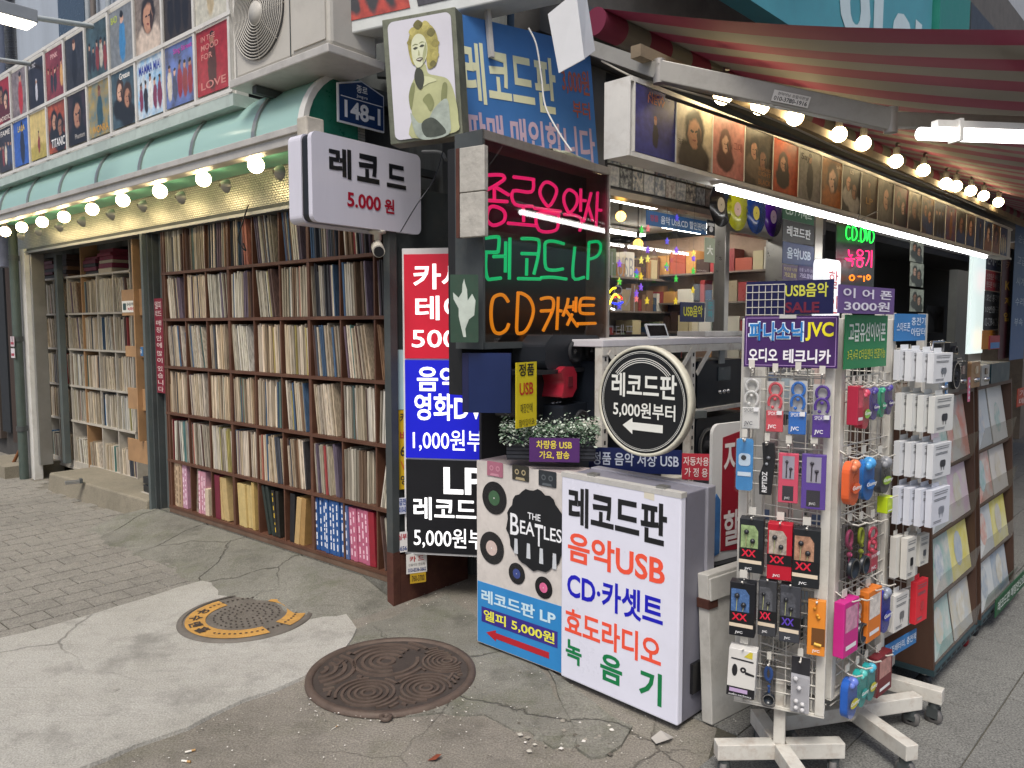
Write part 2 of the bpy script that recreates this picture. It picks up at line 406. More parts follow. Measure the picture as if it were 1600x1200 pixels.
for r in range(-12, 12):
    for q in range(-6, 22):
        w = FT.W((q+(r % 2)*.5)*TL+.05, r*TW+.08, 0)
        if inpoly((w.x, w.y), gpt) and abs(w.x) < w.y*.78 and w.y > 2 and n < 300:
            o = bpy.data.objects.new('tile', tmesh); COL.objects.link(o); o.parent = gt; n += 1
            o.matrix_world = Matrix.Translation((w.x, w.y, rnd.uniform(-.0012, .0008))) @ Matrix.Rotation(ang, 4, 'Z') @ Matrix.Rotation(rnd.uniform(-.003, .003), 4, 'Y')

# sloping apron in front of the wooden shelf and the step before the left bay
ap = MB(); N_ = 26; rows = [(0.02, .1), (.2, .085), (.42, .035), (.62, -.012)]
vs = []
for i in range(N_+1):
    x = lerp(-2.86, .12, i/N_)
    for j, (d, z) in enumerate(rows):
        wob = .05*math.sin(i*1.3+j)+.04*math.sin(i*.55+2*j) if j else 0
        sp = d+wob+(0.12 if j == 3 else 0)*(i/N_)
        vs.append(FL.W(x, -sp, (z+.012)*min(1, (N_-i+.0)/3)-.012+rnd.uniform(-.003, .003)*(j > 0)))
ap.add(vs, [(i*4+j, i*4+j+1, i*4+j+5, i*4+j+4) for i in range(N_) for j in range(3)], G_apron, True)
tag(ap.build('concrete_apron'), None, kind='structure')
# ---------------------------------------------------------------- manhole covers
IRON = M('rusty_iron', (.105, .075, .058), .65, .3, .3, 9, .3, 90, dirt=.5, dirtcol=(.16, .13, .1))
IRON_D = M('dark_iron', (.055, .043, .036), .7, .2, .25, 12, .3, 90)
def flatfr(px, py, rot=0, z=.012):
    p = ground(px, py); c, s = math.cos(rot), math.sin(rot)
    return Fr((p.x, p.y, z), (c, s, 0), (-s, c, 0))
f = flatfr(612, 1056, -.25, .008)
t = thing('manhole_cover', 'large rusty brown manhole cover with swirling ring ridges, nearer the white light box', 'manhole cover', f)
m = MB(); m.lathe((0, 0, 0), [(.375, -.004), (.372, .012), (.345, .014), (.34, .004)], IRON, 64, 'y'); m.build('rim', t)
m = MB(); m.disc(0, 0, .339, -.005, IRON_D, 64); m.build('cover_plate', t)
cs = [(-.07, .1, .036), (-.02, -.2, .027), (.2, -.1, .026), (.2, .17, .022), (-.33, -.06, .04)]
m = MB()
for ci, (cx, cz, st) in enumerate(cs):
    for k in range(1, 12):
        r = k*st; n = max(24, int(r*260)); run = []
        for i in range(n+1):
            a = 2*math.pi*i/n; x, z = cx+r*math.cos(a), cz+r*math.sin(a)
            ok = x*x+z*z < .318**2 and min(range(5), key=lambda q: ((x-cs[q][0])**2+(z-cs[q][1])**2)**.5-cs[q][2]*4) == ci and not (abs(x-.02) < .035 and .02 < z < .24)
            if ok: run.append(a)
            if (not ok or i == n) and len(run) > 1:
                hw = st*.27; V = []
                for b in run:
                    for rr_, y in ((r-hw, -.004), (r-hw*.8, -.012), (r+hw*.8, -.012), (r+hw, -.004)): V.append((cx+rr_*math.cos(b), y, cz+rr_*math.sin(b)))
                m.add(V, [(4*q+j, 4*q+j+4, 4*q+j+5, 4*q+j+1) for q in range(len(run)-1) for j in range(3)], IRON)
                run = []
            elif not ok: run = []
tag(m.build('ridges', t), None, kind='stuff')
for sx in (-.26, .27):
    m = MB(); m.prism(rr(sx-.02, sx+.02, -.02, .06, .01), -.011, -.004, IRON_D); m.box(sx-.006, sx+.006, -.016, -.008, -.01, .05, IRON)
    m.build('lifting_slot', t)
m = MB(); m.lathe((.13, 0, -.36), [(.026, 0), (.026, .012), (.012, .013), (.011, .006)], IRON, 16, 'y'); m.build('hinge_lug', t)

YEL = M('worn_yellow_paint', (.46, .25, .06), .7, 0, .2, 8, .2, 90, dirt=.55, dirtcol=(.13, .1, .07))
GREYI = M('grey_iron', (.14, .125, .105), .7, .1, .25, 10, .3, 80, dirt=.4)
f = flatfr(386, 967, -.2, .016)
t = thing('manhole_cover', 'round manhole cover with a worn yellow painted ring, on the pale concrete', 'manhole cover', f)
m = MB(); m.lathe((0, 0, 0), [(.345, -.004), (.343, .006), (.318, .008)], GREYI, 64, 'y'); m.build('rim', t)
m = MB(); m.disc(0, 0, .318, -.004, GREYI, 64); m.build('cover_plate', t)
m = MB()
for a0, a1 in ((150, 322), (344, 420), (62, 88)): m.ring(0, 0, .205, .305, -.007, YEL, 40, math.radians(a0), math.radians(a1))
m.build('yellow_ring', t)
m = MB(); k0 = 0
for k in range(120):
    a = 2*math.pi*k/60
    if k < 60:
        deg = math.degrees(a)
        if 170 < deg < 262: continue
        m.disc(.255*math.cos(a), .255*math.sin(a), .0075, -.009, IRON_D, 6)
for r in (.06, .095, .13, .165):
    for k in range(int(r*200)):
        a = 2*math.pi*k/int(r*200); m.disc(r*math.cos(a), r*math.sin(a), .006, -.008, IRON_D, 6)
tag(m.build('studs', t), None, kind='stuff')
m = MB()
for i, ch in enumerate('우수맨홀'):
    a = math.radians(182+i*21); q = MB(); letters(q, ch, -.033, .033, -.033, .033, 0, IRON_D, .03)
    c, s = math.cos(a+math.pi/2), math.sin(a+math.pi/2)
    m.add([(.255*math.cos(a)+x*c-z*s, -.0095, .255*math.sin(a)+x*s+z*c) for x, y, z in q.v], q.f, IRON_D)
m.build('cast_lettering', t)
# ---------------------------------------------------------------- the building with the record shelves
WOOD = M('brown_shelf_board', (.10, .042, .024), .5, 0, .25, 5, .1, 50, dirt=.35, dirtcol=(.2, .12, .07))
WOODK = M('shelf_plinth', (.14, .085, .055), .65, 0, .3, 5, .15, 50, dirt=.5, dirtcol=(.2, .17, .13))
DGREY = M('dark_grey_metal', (.07, .08, .08), .55, .3, .2, 6, .1, dirt=.3, dirtcol=(.15, .13, .1))
DOORG = M('grey_green_door', (.10, .12, .118), .5, .1, .2, 5, .08, dirt=.4, dirtcol=(.16, .14, .11))
STEEL = M('brushed_steel', (.42, .42, .40), .38, .85, .12, 8, .05)
WHITEM = M('white_metal', (.62, .61, .57), .45, 0, .12, 5, .05, dirt=.35, dirtcol=(.25, .2, .14))
BEAM = M('beam_metal', (.5, .48, .44), .45, .2, .15, 5, .05, dirt=.35, dirtcol=(.2, .17, .13))
WALLD = M('stained_wall', (.13, .14, .135), .9, 0, .45, 2.2, .4, 25, dirt=.6, dirtcol=(.03, .03, .028), streak=True)
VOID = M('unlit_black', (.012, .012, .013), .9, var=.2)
bt = thing('shop_building', 'dark stained corner building holding the record shelves', 'building', FL)
m = MB(); m.box(-8, .02, .42, .7, 2.3, 5.2, WALLD); m.build('upper_wall', bt)
m = MB(); m.box(-8, .06, .62, .75, 0, 2.3, WALLD); m.build('back_wall', bt)
m = MB(); m.box(-8, -.22, .0, .41, 2.82, 2.9, DGREY); m.build('ceiling_slab', bt)
m = MB(); m.box(-2.9, .02, .0, .61, -.02, .098, G_apron); m.build('floor_slab', bt)
# patterned sheet-metal header behind the bulbs
def scale_metal():
    mm = bpy.data.materials.new('scale_patterned_metal'); mm.use_nodes = True; N = mm.node_tree.nodes; Lk = mm.node_tree.links; b = N['Principled BSDF']
    tc = N.new('ShaderNodeTexCoord'); mp = N.new('ShaderNodeMapping'); mp.inputs['Scale'].default_value = (34, 34, 46); Lk.new(tc.outputs['Object'], mp.inputs[0])
    sx = N.new('ShaderNodeSeparateXYZ'); Lk.new(mp.outputs[0], sx.inputs[0])
    cb = N.new('ShaderNodeCombineXYZ'); Lk.new(sx.outputs[0], cb.inputs[0]); Lk.new(sx.outputs[2], cb.inputs[1])
    v = N.new('ShaderNodeTexBrick'); v.inputs['Scale'].default_value = 1; v.inputs['Mortar Size'].default_value = .09; v.inputs['Mortar Smooth'].default_value = .9; v.inputs['Brick Width'].default_value = 1; v.inputs['Row Height'].default_value = .7
    v.inputs['Color1'].default_value = (.56, .54, .46, 1); v.inputs['Color2'].default_value = (.46, .45, .38, 1); v.inputs['Mortar'].default_value = (.12, .12, .09, 1)
    Lk.new(cb.outputs[0], v.inputs['Vector']); Lk.new(v.outputs[0], b.inputs['Base Color'])
    bp = N.new('ShaderNodeBump'); bp.inputs['Strength'].default_value = .9; bp.inputs['Distance'].default_value = .01; bp.invert = True
    Lk.new(v.outputs['Fac'], bp.inputs['Height']); Lk.new(bp.outputs[0], b.inputs['Normal'])
    b.inputs['Metallic'].default_value = .55; b.inputs['Roughness'].default_value = .34; return mm
zh0 = FL.hit(400, 324, -.02)[1]; zh1 = 2.84
m = MB(); m.box(-5.75, -.2, -.02, .03, zh0, zh1, scale_metal()); m.build('patterned_header', bt)
m = MB(); m.box(-5.75, .0, -.035, .06, zh0-.05, zh0-.002, DGREY); m.box(-5.75, 0, -.05, -.036, zh0-.05, zh0-.03, STEEL); m.build('door_track', bt)
# posts
xa0, xa1 = FL.hit(228, 600, -.05)[0], FL.hit(244, 600, -.05)[0]
def post(x0, x1, y0, y1, z0, z1, mat, name='post'): mb = MB(); mb.box(x0, x1, y0, y1, z0, z1, mat); return mb.build(name, bt, bevel=.004)
post(xa0, xa0+.035, -.06, .1, .0, zh0-.05, DOORG); post(xa0+.04, xa0+.06, -.03, .1, .0, zh0-.05, DGREY); post(xa0+.063, xa0+.075, .0, .1, .0, zh0-.05, DGREY)
xl0, xl1 = FL.hit(37, 600, -.05)[0], FL.hit(49, 600, -.05)[0]
post(xl0, xl1, -.06, .02, .0, zh0, WHITEM); post(xl1+.01, xl1+.05, -.02, .1, .15, zh0-.05, STEEL)
post(xl1+.06, xl1+.13, .18, .24, .15, zh0-.05, DOORG, 'side_panel')
xp0, xp1 = xa0+.078, -2.603
post(xp0, xp1, .05, .12, .1, zh0-.05, DOORG, 'door_panel')
# right-hand corner post, rusty at the foot
RUST = M('rusted_steel', (.085, .03, .02), .7, .2, .3, 9, .2, dirt=.5, dirtcol=(.16, .07, .035))
mb = MB(); mb.box(.035, .085, -.05, .0, .3, zh0, DGREY); mb.build('corner_post', bt)
mb = MB(); mb.box(.034, .086, -.051, .0, -.01, .3, RUST); mb.build('post_foot', bt)
mb = MB(); mb.box(.05, .085, .002, .55, .0, .28, RUST); mb.build('side_plate', bt)
mb = MB(); mb.box(.04, .06, .002, .6, .28, zh0, DGREY); mb.build('side_wall', bt)

# step in front of the left bay
sx0, sx1 = FL.hit(48, 700, -.3)[0], xa0
p0 = ground(50, 752); 
st = MB(); yy = FL.loc(ground(240, 820))[1]; yy0 = FL.loc(ground(48, 757))[1]
zs = .17
st.add([(sx0-.05, yy0, 0), (sx1, yy, 0), (sx1, .5, 0), (sx0-.05, .5, 0), (sx0-.05, yy0+.02, zs), (sx1, yy+.02, zs), (sx1, .5, zs), (sx0-.05, .5, zs)], [(4,5,6,7),(0,1,5,4),(1,2,6,5),(2,3,7,6),(3,0,4,7)], G_step)
so_ = st.build('concrete_step', fr=FL, bevel=.015); tag(so_, None, kind='structure')

# ---------------------------------------------------------------- brown record shelf
zr = [FL.hit(600, y, 0)[1] for y in (893, 795, 694, 595, 493, 393)]; zr.append(zr[-1]+.365)
SH = thing('record_shelf', 'tall brown wooden cubby shelf packed with vinyl records', 'shelf', FL)
m = MB(); m.box(-2.6, .03, .0, .4, .1, zr[0]-.02, WOODK); m.build('plinth', SH)
for i, z in enumerate(zr):
    m = MB(); m.box(-2.6, .03, -.004, .38, z-.02, z, WOOD); m.build('shelf_board', SH)
xdiv = [.03]+[-(.105+.3065*k)+.0 for k in range(9)]
m = MB(); m.box(-2.6, .03, .38, .4, .1, zr[-1], WOOD); m.build('back_panel', SH)
for k, x in enumerate(xdiv[1:]):
    thick = k in (2, 5, 8)
    for i in range(len(zr)-1):
        m = MB(); wd = .026 if thick else .012
        m.box(x-wd/2, x+wd/2, .0 if not thick else -.002, .379, zr[i]+.0005, zr[i+1]-.0205, WOOD); m.build('divider', SH)
m = MB(); m.box(-2.6, -2.585, 0, .379, zr[0], zr[-1], WOOD); m.build('side_board', SH)

CREAM = [(.95*c[0], .93*c[1], .89*c[2]) for c in [(.52,.47,.37),(.46,.42,.34),(.58,.54,.45),(.40,.35,.27),(.36,.33,.28),(.62,.58,.5),(.30,.26,.2),(.5,.47,.42),(.44,.38,.28),(.55,.5,.42),(.33,.29,.23)]]
DARK = [(.05,.06,.08),(.09,.05,.04),(.03,.03,.035),(.16,.1,.06),(.05,.10,.18),(.08,.13,.12),(.12,.09,.12)]
RED = [(.28,.04,.04),(.05,.16,.3),(.35,.3,.1),(.1,.22,.2),(.4,.16,.12)]
SLV = objcol('record_sleeve_edges', .75, .52, 1, (230, 230, 5)); SLV2 = vcol('record_sleeve_edges_far', .75, .52, 1, (200, 200, 5))
um = MB(); um.box(0, 1, 0, .3, 0, 1, SLV); UNIT = um.mesh('record_sleeve')
far_rec = MB(); far_cols = []
ROWN = ['lowest', 'second lowest', 'third lowest', 'third highest', 'second highest', 'top']
ORD = ['first', 'second', 'third', 'fourth', 'fifth', 'sixth', 'seventh', 'eighth', 'ninth']
def cname(c):
    r, g_, b_ = c; v = max(c)
    if v < .1: return 'black' if max(c)-min(c) < .04 else ('dark blue' if b_ == v else 'dark brown')
    if r > 2.2*g_ and r > 2*b_: return 'red' 
    if b_ > 1.6*r: return 'blue'
    if g_ > 1.25*r: return 'green'
    if v > .48: return 'cream'
    if v > .38: return 'beige'
    return 'tan'
nind = 0
def records(x0, x1, z, hmax, y, sink, fill=1.0, lean=None, mood=0.0, thick=(.006, .015)):
    """fill one compartment with standing sleeves, in one to three runs that lean differently; sink(x, w, h, angle, colour, yoff) places each"""
    x = x0+.004; end = x0+(x1-x0)*fill-.004
    a = lean if lean is not None else rnd.choice((0, 0, .03, .06, .1, .14, -.04))
    cut = [x0+(x1-x0)*rnd.uniform(.3, .7)] if rnd.random() < .6 else []
    warm = rnd.uniform(-.06, .1); run_c = None; run_n = 0
    while x < end:
        if cut and x > cut[0]: a = min(.17, max(a, 0)+rnd.choice((.02, .05, .08))); cut = []; x += rnd.uniform(0, .006)
        w = rnd.uniform(*thick); h = min(hmax, rnd.gauss(.306, .006))
        if rnd.random() < .05: h -= rnd.uniform(.02, .06)
        q = rnd.random(); dk = .2+mood
        if run_n > 0: c = run_c; run_n -= 1
        else:
            c = rnd.choice(DARK) if q < dk else rnd.choice(RED) if q < dk+.05 else rnd.choice(CREAM)
            if rnd.random() < .12: run_c = c; run_n = rnd.randint(2, 4)
        k = rnd.uniform(.7, 1.15); c = (c[0]*k*(1+warm), c[1]*k, c[2]*k*(1-warm))
        ang = a+rnd.uniform(-.014, .014)
        room = h*abs(math.sin(ang))
        if x+w > end: break
        xx = max(x, x0+room) if ang > 0 else x
        if ang < 0 and xx+w+room > x1: ang = -max(0, (x1-xx-w)/h)*.9
        if ang > 0 and xx-room < x0: ang = max(0, (xx-x0)/h)*.9
        sink(xx, w, h, ang, c, y+(rnd.uniform(0, .012) if rnd.random() < .75 else rnd.uniform(.01, .045))); x = xx+w*1.03+(.0008 if rnd.random() < .72 else rnd.uniform(.003, .009))
def sink_far(z):
    def f_(x, w, h, a, c, y):
        ca, sa = math.cos(a), math.sin(a); V = []
        for yy in (y, y+.3):
            for (dx, dz) in ((0, 0), (w, 0), (w, h), (0, h)): V.append((x+dx*ca-dz*sa, yy, z+.001+dx*sa+dz*ca))
        far_rec.add(V, [(0,1,2,3),(7,6,5,4),(0,4,5,1),(1,5,6,2),(2,6,7,3),(3,7,4,0)], SLV2); far_cols.extend([c]*6)
    return f_
def sink_near(z, row, colm):
    def f_(x, w, h, a, c, y):
        global nind
        if nind >= 296: return sink_far(z)(x, w, h, a, c, y)
        nind += 1
        o = bpy.data.objects.new('record_sleeve', UNIT); COL.objects.link(o)
        f2 = FL.sub(x, y, z+.001); o.matrix_world = f2.mat() @ Matrix.Rotation(-a, 4, 'Y') @ Matrix.Diagonal((w, 1, h, 1)); o.color = c+(1,)
        n = cname(c)
        tag(o, '%s record sleeve in %s row of brown shelf, %s compartment from right' % (n, ROWN[row], ORD[colm]), 'record', '%s records in the %s row, %s compartment' % (n, ROWN[row], ORD[colm]))
    return f_
def volume(x, w, h, a, c, z, label, group, titles=None, mat=None):
    f2 = FL.sub(x, rnd.uniform(.004, .02), z+.001); f3 = Fr(f2.o, f2.u*math.cos(a)+f2.v*math.sin(a), f2.v*math.cos(a)-f2.u*math.sin(a))
    mb = MB(); mb.box(0, w, 0, .29, 0, h, P(c, .5, var=.15, scale=20, dirt=.25)); o = mb.build('box_set_volume', bevel=.0015, fr=f3)
    tag(o, label, 'book', group)
    if titles:
        mb = MB(); zz = .03
        while zz < h-.03:
            l = rnd.uniform(.012, .05); mb.flat([(w*.3, zz), (w*.62, zz), (w*.62, min(h-.02, zz+l)), (w*.3, min(h-.02, zz+l))], -.0012, P(titles, .6)); zz += l+rnd.uniform(.006, .03)
        tag(mb.build('spine_title', o), None, kind='stuff')
order = []
for ci in range(9):
    for ri in range(6): order.append((ci, ri))
for ci, ri in order:
    xl, xr = xdiv[ci+1]+.007, xdiv[ci]-.007
    if ci == 8: xl = -2.555
    z = zr[ri]; hm = zr[ri+1]-.025-z
    if ri == 0:
        continue
    ln = {(0, 1): -.2, (0, 2): -.05, (1, 2): .02, (2, 2): .12, (1, 3): .12, (2, 3): .1}.get((ci, ri))
    fl = 1.0 if rnd.random() < .4 else rnd.uniform(.8, .96)
    if ln is None: ln = rnd.choice((.0, .02, .05, .08, .11, .14)) if fl < 1 else rnd.choice((0, .02, .04, -.02))
    mood = .34 if ri == 5 else .12 if ri == 4 else 0
    records(xl, xr, z, hm, .006, (sink_near if ci < 5 else lambda *a: sink_far(z))(z, ri, ci) if ci < 5 else sink_far(z), fl, ln, mood, (.007, .016) if ci < 5 else (.006, .013))
# lowest row: bound volumes and box sets
z = zr[0]
def run_vols(ci, specs, x=None):
    xl, xr = xdiv[ci+1]+.008, xdiv[ci]-.008; x = xl if x is None else xl+x
    for (w_, h_, a_, c_, lb, gp, tt) in specs:
        volume(x, w_, h_, a_, c_, z, lb, gp, tt); x += w_*1.01+.001
records(xdiv[1]+.01, xdiv[0]-.005, z, .31, .006, sink_near(z, 0, 0), .95, .12, .2, (.009, .015))
run_vols(1, [(.03, .325, .04, '#4f6590', 'slim greyish-blue volume beside the pink box set', None, '#d8d8e0')]+[(.036, .32, .045, '#b2607a', 'pink bound volume of the box set in the lowest shelf row', 'pink box set volumes', '#e8c0cc')]*5+[(.05, .32, .045, '#8a1c2c', 'plain crimson volume closing the pink box set', None, None)])
run_vols(2, [(.036, .33, .03, '#274f86', 'blue bound volume leaning ahead of the blue box set', None, '#dfe4ee')]+[(.034, .335, .02, '#2a548e', 'blue bound volume with white spine titles in the box set', 'blue box set volumes', '#dfe4ee')]*7)
run_vols(3, [(.05, .32, -.05, '#1c1d20', 'black album leaning left of the blue box set', None, None), (.05, .31, -.13, '#b79a68', 'straw coloured album leaning beside the black one', None, None), (.05, .31, -.1, '#a3814f', 'tan album leaning nearest the blue box set', None, None)], .03)
run_vols(4, [(.026, .33, .22, '#27302c', 'dark green album slumped in the lowest row', 'slumped dark albums', None)]*3+[(.03, .31, .12, '#1f1d1c', 'black album with a yellow patch in the lowest row', None, '#c9a83a'), (.03, .31, .05, '#26241f', 'upright black album beside the yellow patched one', None, None)], .085)
run_vols(5, [(.035, .3, .06, '#c0aa72', 'straw album leaning in the lowest row, sixth compartment', 'straw albums leaning together', None)]*5+[(.03, .33, .03, '#b89c60', 'taller straw album closing its leaning run', None, None)], .03)
run_vols(6, [(.035, .32, .02, '#6d1f33', 'crimson bound volume between pink and straw volumes', 'crimson bound volumes', None)]*2+[(.035, .31, .12, '#b8a06e', 'straw volume leaning on the crimson ones', 'straw volumes leaning on crimson', None)]*3, .02)
run_vols(7, [(.05, .33, -.08, '#8d8070', 'grey cloth volume leaning in the lowest row', None, '#5d5348'), (.034, .32, -.03, '#c08a98', 'pale pink volume beside the grey cloth one', 'pale pink volumes', '#efd6dc'), (.034, .32, -.02, '#c08a98', 'pale pink volume beside the grey cloth one', 'pale pink volumes', '#efd6dc'), (.034, .32, -.02, '#b98896', 'dusty pink volume at the end of its run', None, '#efd6dc'), (.05, .2, 0, '#c9b9a0', 'short cream volume in the lowest row', None, None)], .03)
run_vols(8, [(.045, .34, 0, '#b09a80', 'beige volume nearest the red lettered banner', None, '#7a6650'), (.045, .345, 0, '#b79f82', 'second beige volume from the red lettered banner', None, '#7a6650'), (.045, .34, 0, '#a98f72', 'third beige volume from the red lettered banner', None, '#7a6650'), (.035, .335, 0, '#bd8fa2', 'lilac volume beside the beige volumes', 'lilac volumes', '#f0dde4'), (.035, .335, 0, '#bd8fa2', 'lilac volume beside the beige volumes', 'lilac volumes', '#f0dde4')], .0)
# ---------------------------------------------------------------- pale shelf in the left bay
PALEB = M('pale_shelf_board', (.42, .39, .33), .6, 0, .2, 6, .05, dirt=.5, dirtcol=(.2, .16, .11))
PLY = M('light_plywood', (.36, .21, .10), .55, 0, .2, 6, .05, dirt=.25)
YB = .26
zb = [FL.hit(190, y, YB)[1] for y in (752, 671, 611, 548, 487, 423, 366)]
xb0, xb1 = FL.hit(52, 600, YB)[0], FL.hit(209, 600, YB)[0]
BS = thing('record_shelf', 'pale painted shelf of records in the left bay behind the step', 'shelf', FL)
for i, z in enumerate(zb):
    m = MB(); m.box(xb0, xb1, YB-.004, YB+.32, z-.018, z, PALEB); m.build('shelf_board', BS)
m = MB(); m.box(xb0, xb1, YB+.005, YB+.32, .171, zb[0]-.019, PALEB); m.build('plinth', BS)
m = MB(); m.box(xb0, xb1, YB+.321, YB+.335, .17, zb[-1], PALEB); m.build('back_panel', BS)
nb = 7; xb = [lerp(xb0, xb1, k/nb) for k in range(nb+1)]
for i in range(6):
    for k in range(nb+1):
        if i == 5 and k not in (0, 4, nb): continue
        m = MB(); m.box(xb[k]-.008, xb[k]+.008, YB, YB+.3205, zb[i]+.0005, zb[i+1]-.0185, PALEB if k != 4 else PLY); m.build('divider', BS)
for i in range(5):
    for k in range(nb):
        fl = 1.0 if rnd.random() < .6 else rnd.uniform(.75, .95)
        records(xb[k]+.008, xb[k+1]-.008, zb[i], zb[i+1]-zb[i]-.022, YB+.012, sink_far(zb[i]), fl, rnd.choice((0, .02, .06, .1, .13)) if fl < 1 else .02, -.06, (.007, .016))
o = far_rec.build('record_sleeves', fr=FL); setcols(o, far_cols); tag(o, 'closely packed record sleeves farther along both shelves', 'records', None, 'stuff')
# maroon boxes stacked on the top board
STK = [(0, 5, '#5d2a2c', '#33302f'), (1, 5, '#56202a', '#2c2a2b'), (2, 6, '#3b2a26', '#7a5a40'), (4, 5, '#682636', '#2f2b2c'), (5, 6, '#7a2a3e', '#b6a88c')]
for si, (k, n, ca, cb) in enumerate(STK):
    z = zb[5]+.001; x = xb[k]+.02
    for q in range(n):
        h = rnd.uniform(.028, .05); c = ca if q >= n-2 or q % 2 else cb
        m = MB(); dx = rnd.uniform(-.01, .012); m.box(x+dx, x+dx+.29, YB+.02+rnd.uniform(-.01, .02), YB+.3, z, z+h-.002, P(c, .55, var=.2, dirt=.2))
        o = m.build('record_box', bevel=.002, fr=FL)
        tag(o, 'flat %s record box, %s from the bottom of the %s stack above the pale shelf' % ('maroon' if c == ca else 'dark', ORD[q], ORD[si]), 'box', 'record boxes stacked on the pale shelf'); z += h
# plywood boards at the right of the bay, with small notices
xq = FL.hit(198, 600, -.0)[0]; xq1 = xa0-.01
m = MB(); m.box(xq1-.32, xq1-.3, .02, .25, .6, zh0-.06, PLY); m.build('upright_board', BS)
for (y0, y1) in ((452, 493), (541, 558), (607, 640), (687, 722)):
    a = FL.box(190 if y0 < 500 else 196 if y0 < 600 else 200, y0, 229, y1, .06); m = MB(); m.box(a[0], xq1, .06, .075, a[2], a[3], PLY)
    o = m.build('front_board', BS, bevel=.002)
a = FL.box(191, 470, 213, 488, .058); f = FL.sub(a[0], .056, a[2]); w_, h_ = a[1]-a[0], a[3]-a[2]
t = thing('notice', 'small white recording-in-progress notice taped to a plywood board', 'notice', f)
m = MB(); m.box(0, w_, 0, .002, 0, h_, P('#e6e4da')); m.build('sheet', t)
m = MB(); m.prism(rr(w_*.08, w_*.3, h_*.2, h_*.8, .01), -.002, -.001, P('#2c4a4a')); m.build('camera_symbol', t)
word(t, '감시용 카메라', w_*.36, w_*.95, h_*.55, h_*.85, -.001, P('#22282c')); word(t, '녹화중', w_*.4, w_*.9, h_*.15, h_*.45, -.001, P('#c02030'))
a = FL.box(213, 542, 224, 556, .058); f = FL.sub(a[0], .056, a[2]); w_, h_ = a[1]-a[0], a[3]-a[2]
t = thing('notice', 'tiny blue label reading 가요 on a plywood board', 'label', f)
m = MB(); m.box(0, w_, 0, .002, 0, h_, P('#3f74a6')); m.build('sheet', t); word(t, '가요', w_*.15, w_*.85, h_*.25, h_*.75, -.001, P('#eef2f5'))
# black cases stacked at the bottom right of the bay
z = zb[0]+.001
for q in range(3):
    m = MB(); m.box(xq1-.33, xq1-.12, .05, .24, z, z+.06, P('#1e2226', .35)); tag(m.build('media_case', bevel=.004, fr=FL), 'black plastic case, %s of three at the foot of the bay' % ('lowest', 'middle', 'topmost')[q], 'case', 'black cases at the foot of the bay'); z += .068
m = MB(); m.box(xq1-.34, xq1-.01, .03, .25, .171, zb[0], PALEB); m.build('side_ledge', BS)
# red banner with vertical lettering
a = FL.box(239, 466, 265, 614, .0); a = (xa0+.08, -2.61, a[2], a[3]); f = FL.sub(a[0], .0, a[2]); w_, h_ = a[1]-a[0], a[3]-a[2]
t = thing('lettered_banner', 'narrow red vertical banner beside the brown shelf', 'banner', f)
m = MB(); m.box(0, w_, 0, .006, 0, h_, M('red_banner', (.2, .018, .035), .5, var=.1)); m.build('board', t)
PALEP = P('#e4cdc8', .6)
word(t, '엘피', w_*.12, w_*.9, h_*.89, h_*.97, -.002, PALEP, .0); word(t, '레코드', w_*.12, w_*.92, h_*.81, h_*.875, -.002, PALEP, .0)
zz = .77
for ch in '매장안에많이있습니다':
    word(t, ch, w_*.2, w_*.85, h_*(zz-.055), h_*zz, -.002, PALEP, .0); zz -= .073 if ch not in '장에이' else .088
# things lying on the step
f = FL.sub(*FL.hit(458, 0, 0)[:1], 0, 0) if False else None
def ground_fr(px, py, z, rot): p = ground(px, py, z); return Fr((p.x, p.y, z), (math.cos(rot), math.sin(rot), 0))
t = thing('metal_bracket', 'short bent steel bracket lying on the concrete step', 'bracket', ground_fr(114, 756, zs, .6))
m = MB(); m.box(-.06, .06, -.02, .02, .001, .03, STEEL); m.build('channel', t, .003); m = MB(); m.box(.05, .075, -.03, .03, .001, .04, DGREY); m.build('clip', t, .003)
t = thing('door_bolt', 'black floor bolt lying at the foot of the grey door post', 'bolt', ground_fr(228, 822, .02, .55))
m = MB(); m.box(-.12, .03, -.015, .015, .0, .02, DGREY); m.build('bolt_body', t, .003); m = MB(); m.cyl((.03, 0, .012), (.11, 0, .02), .008, STEEL, 8); m.build('rod', t)

# ---------------------------------------------------------------- barrel awning of green sheet
def green_sheet():
    mm = bpy.data.materials.new('green_polycarbonate'); mm.use_nodes = True; N = mm.node_tree.nodes; Lk = mm.node_tree.links; b = N['Principled BSDF']
    b.inputs['Base Color'].default_value = (.52, .78, .72, 1); b.inputs['Roughness'].default_value = .16
    tr = N.new('ShaderNodeBsdfTranslucent'); tr.inputs[0].default_value = (.42, .8, .7, 1); mx = N.new('ShaderNodeMixShader'); mx.inputs[0].default_value = .4
    Lk.new(b.outputs[0], mx.inputs[1]); Lk.new(tr.outputs[0], mx.inputs[2]); Lk.new(mx.outputs[0], N['Material Output'].inputs[0]); return mm
GS = green_sheet()
GALU = M('grey_rib', (.33, .34, .32), .35, .7, .1)
RAD = .37; xe = -.2; YF = -.38; zbm = FL.hit(480, 200, YF)[1]
AW = thing('barrel_awning', 'curved pale green awning with grey ribs over the record shelves', 'awning', FL)
def arc(k, r=RAD): 
    a = math.pi/2*k; return (YF+.0)+(RAD-r*math.cos(a)), zbm+r*math.sin(a)
NA = 10
ribs = [xe-.01]+[-.66-.70*k for k in range(8)]
for i in range(len(ribs)-1):
    m = MB(); V = []
    for k in range(NA+1):
        y, z = arc(k/NA); V += [(ribs[i+1], y, z), (ribs[i], y, z)]
    m.add(V, [(2*k, 2*k+1, 2*k+3, 2*k+2) for k in range(NA)], GS, True); m.build('panel', AW)
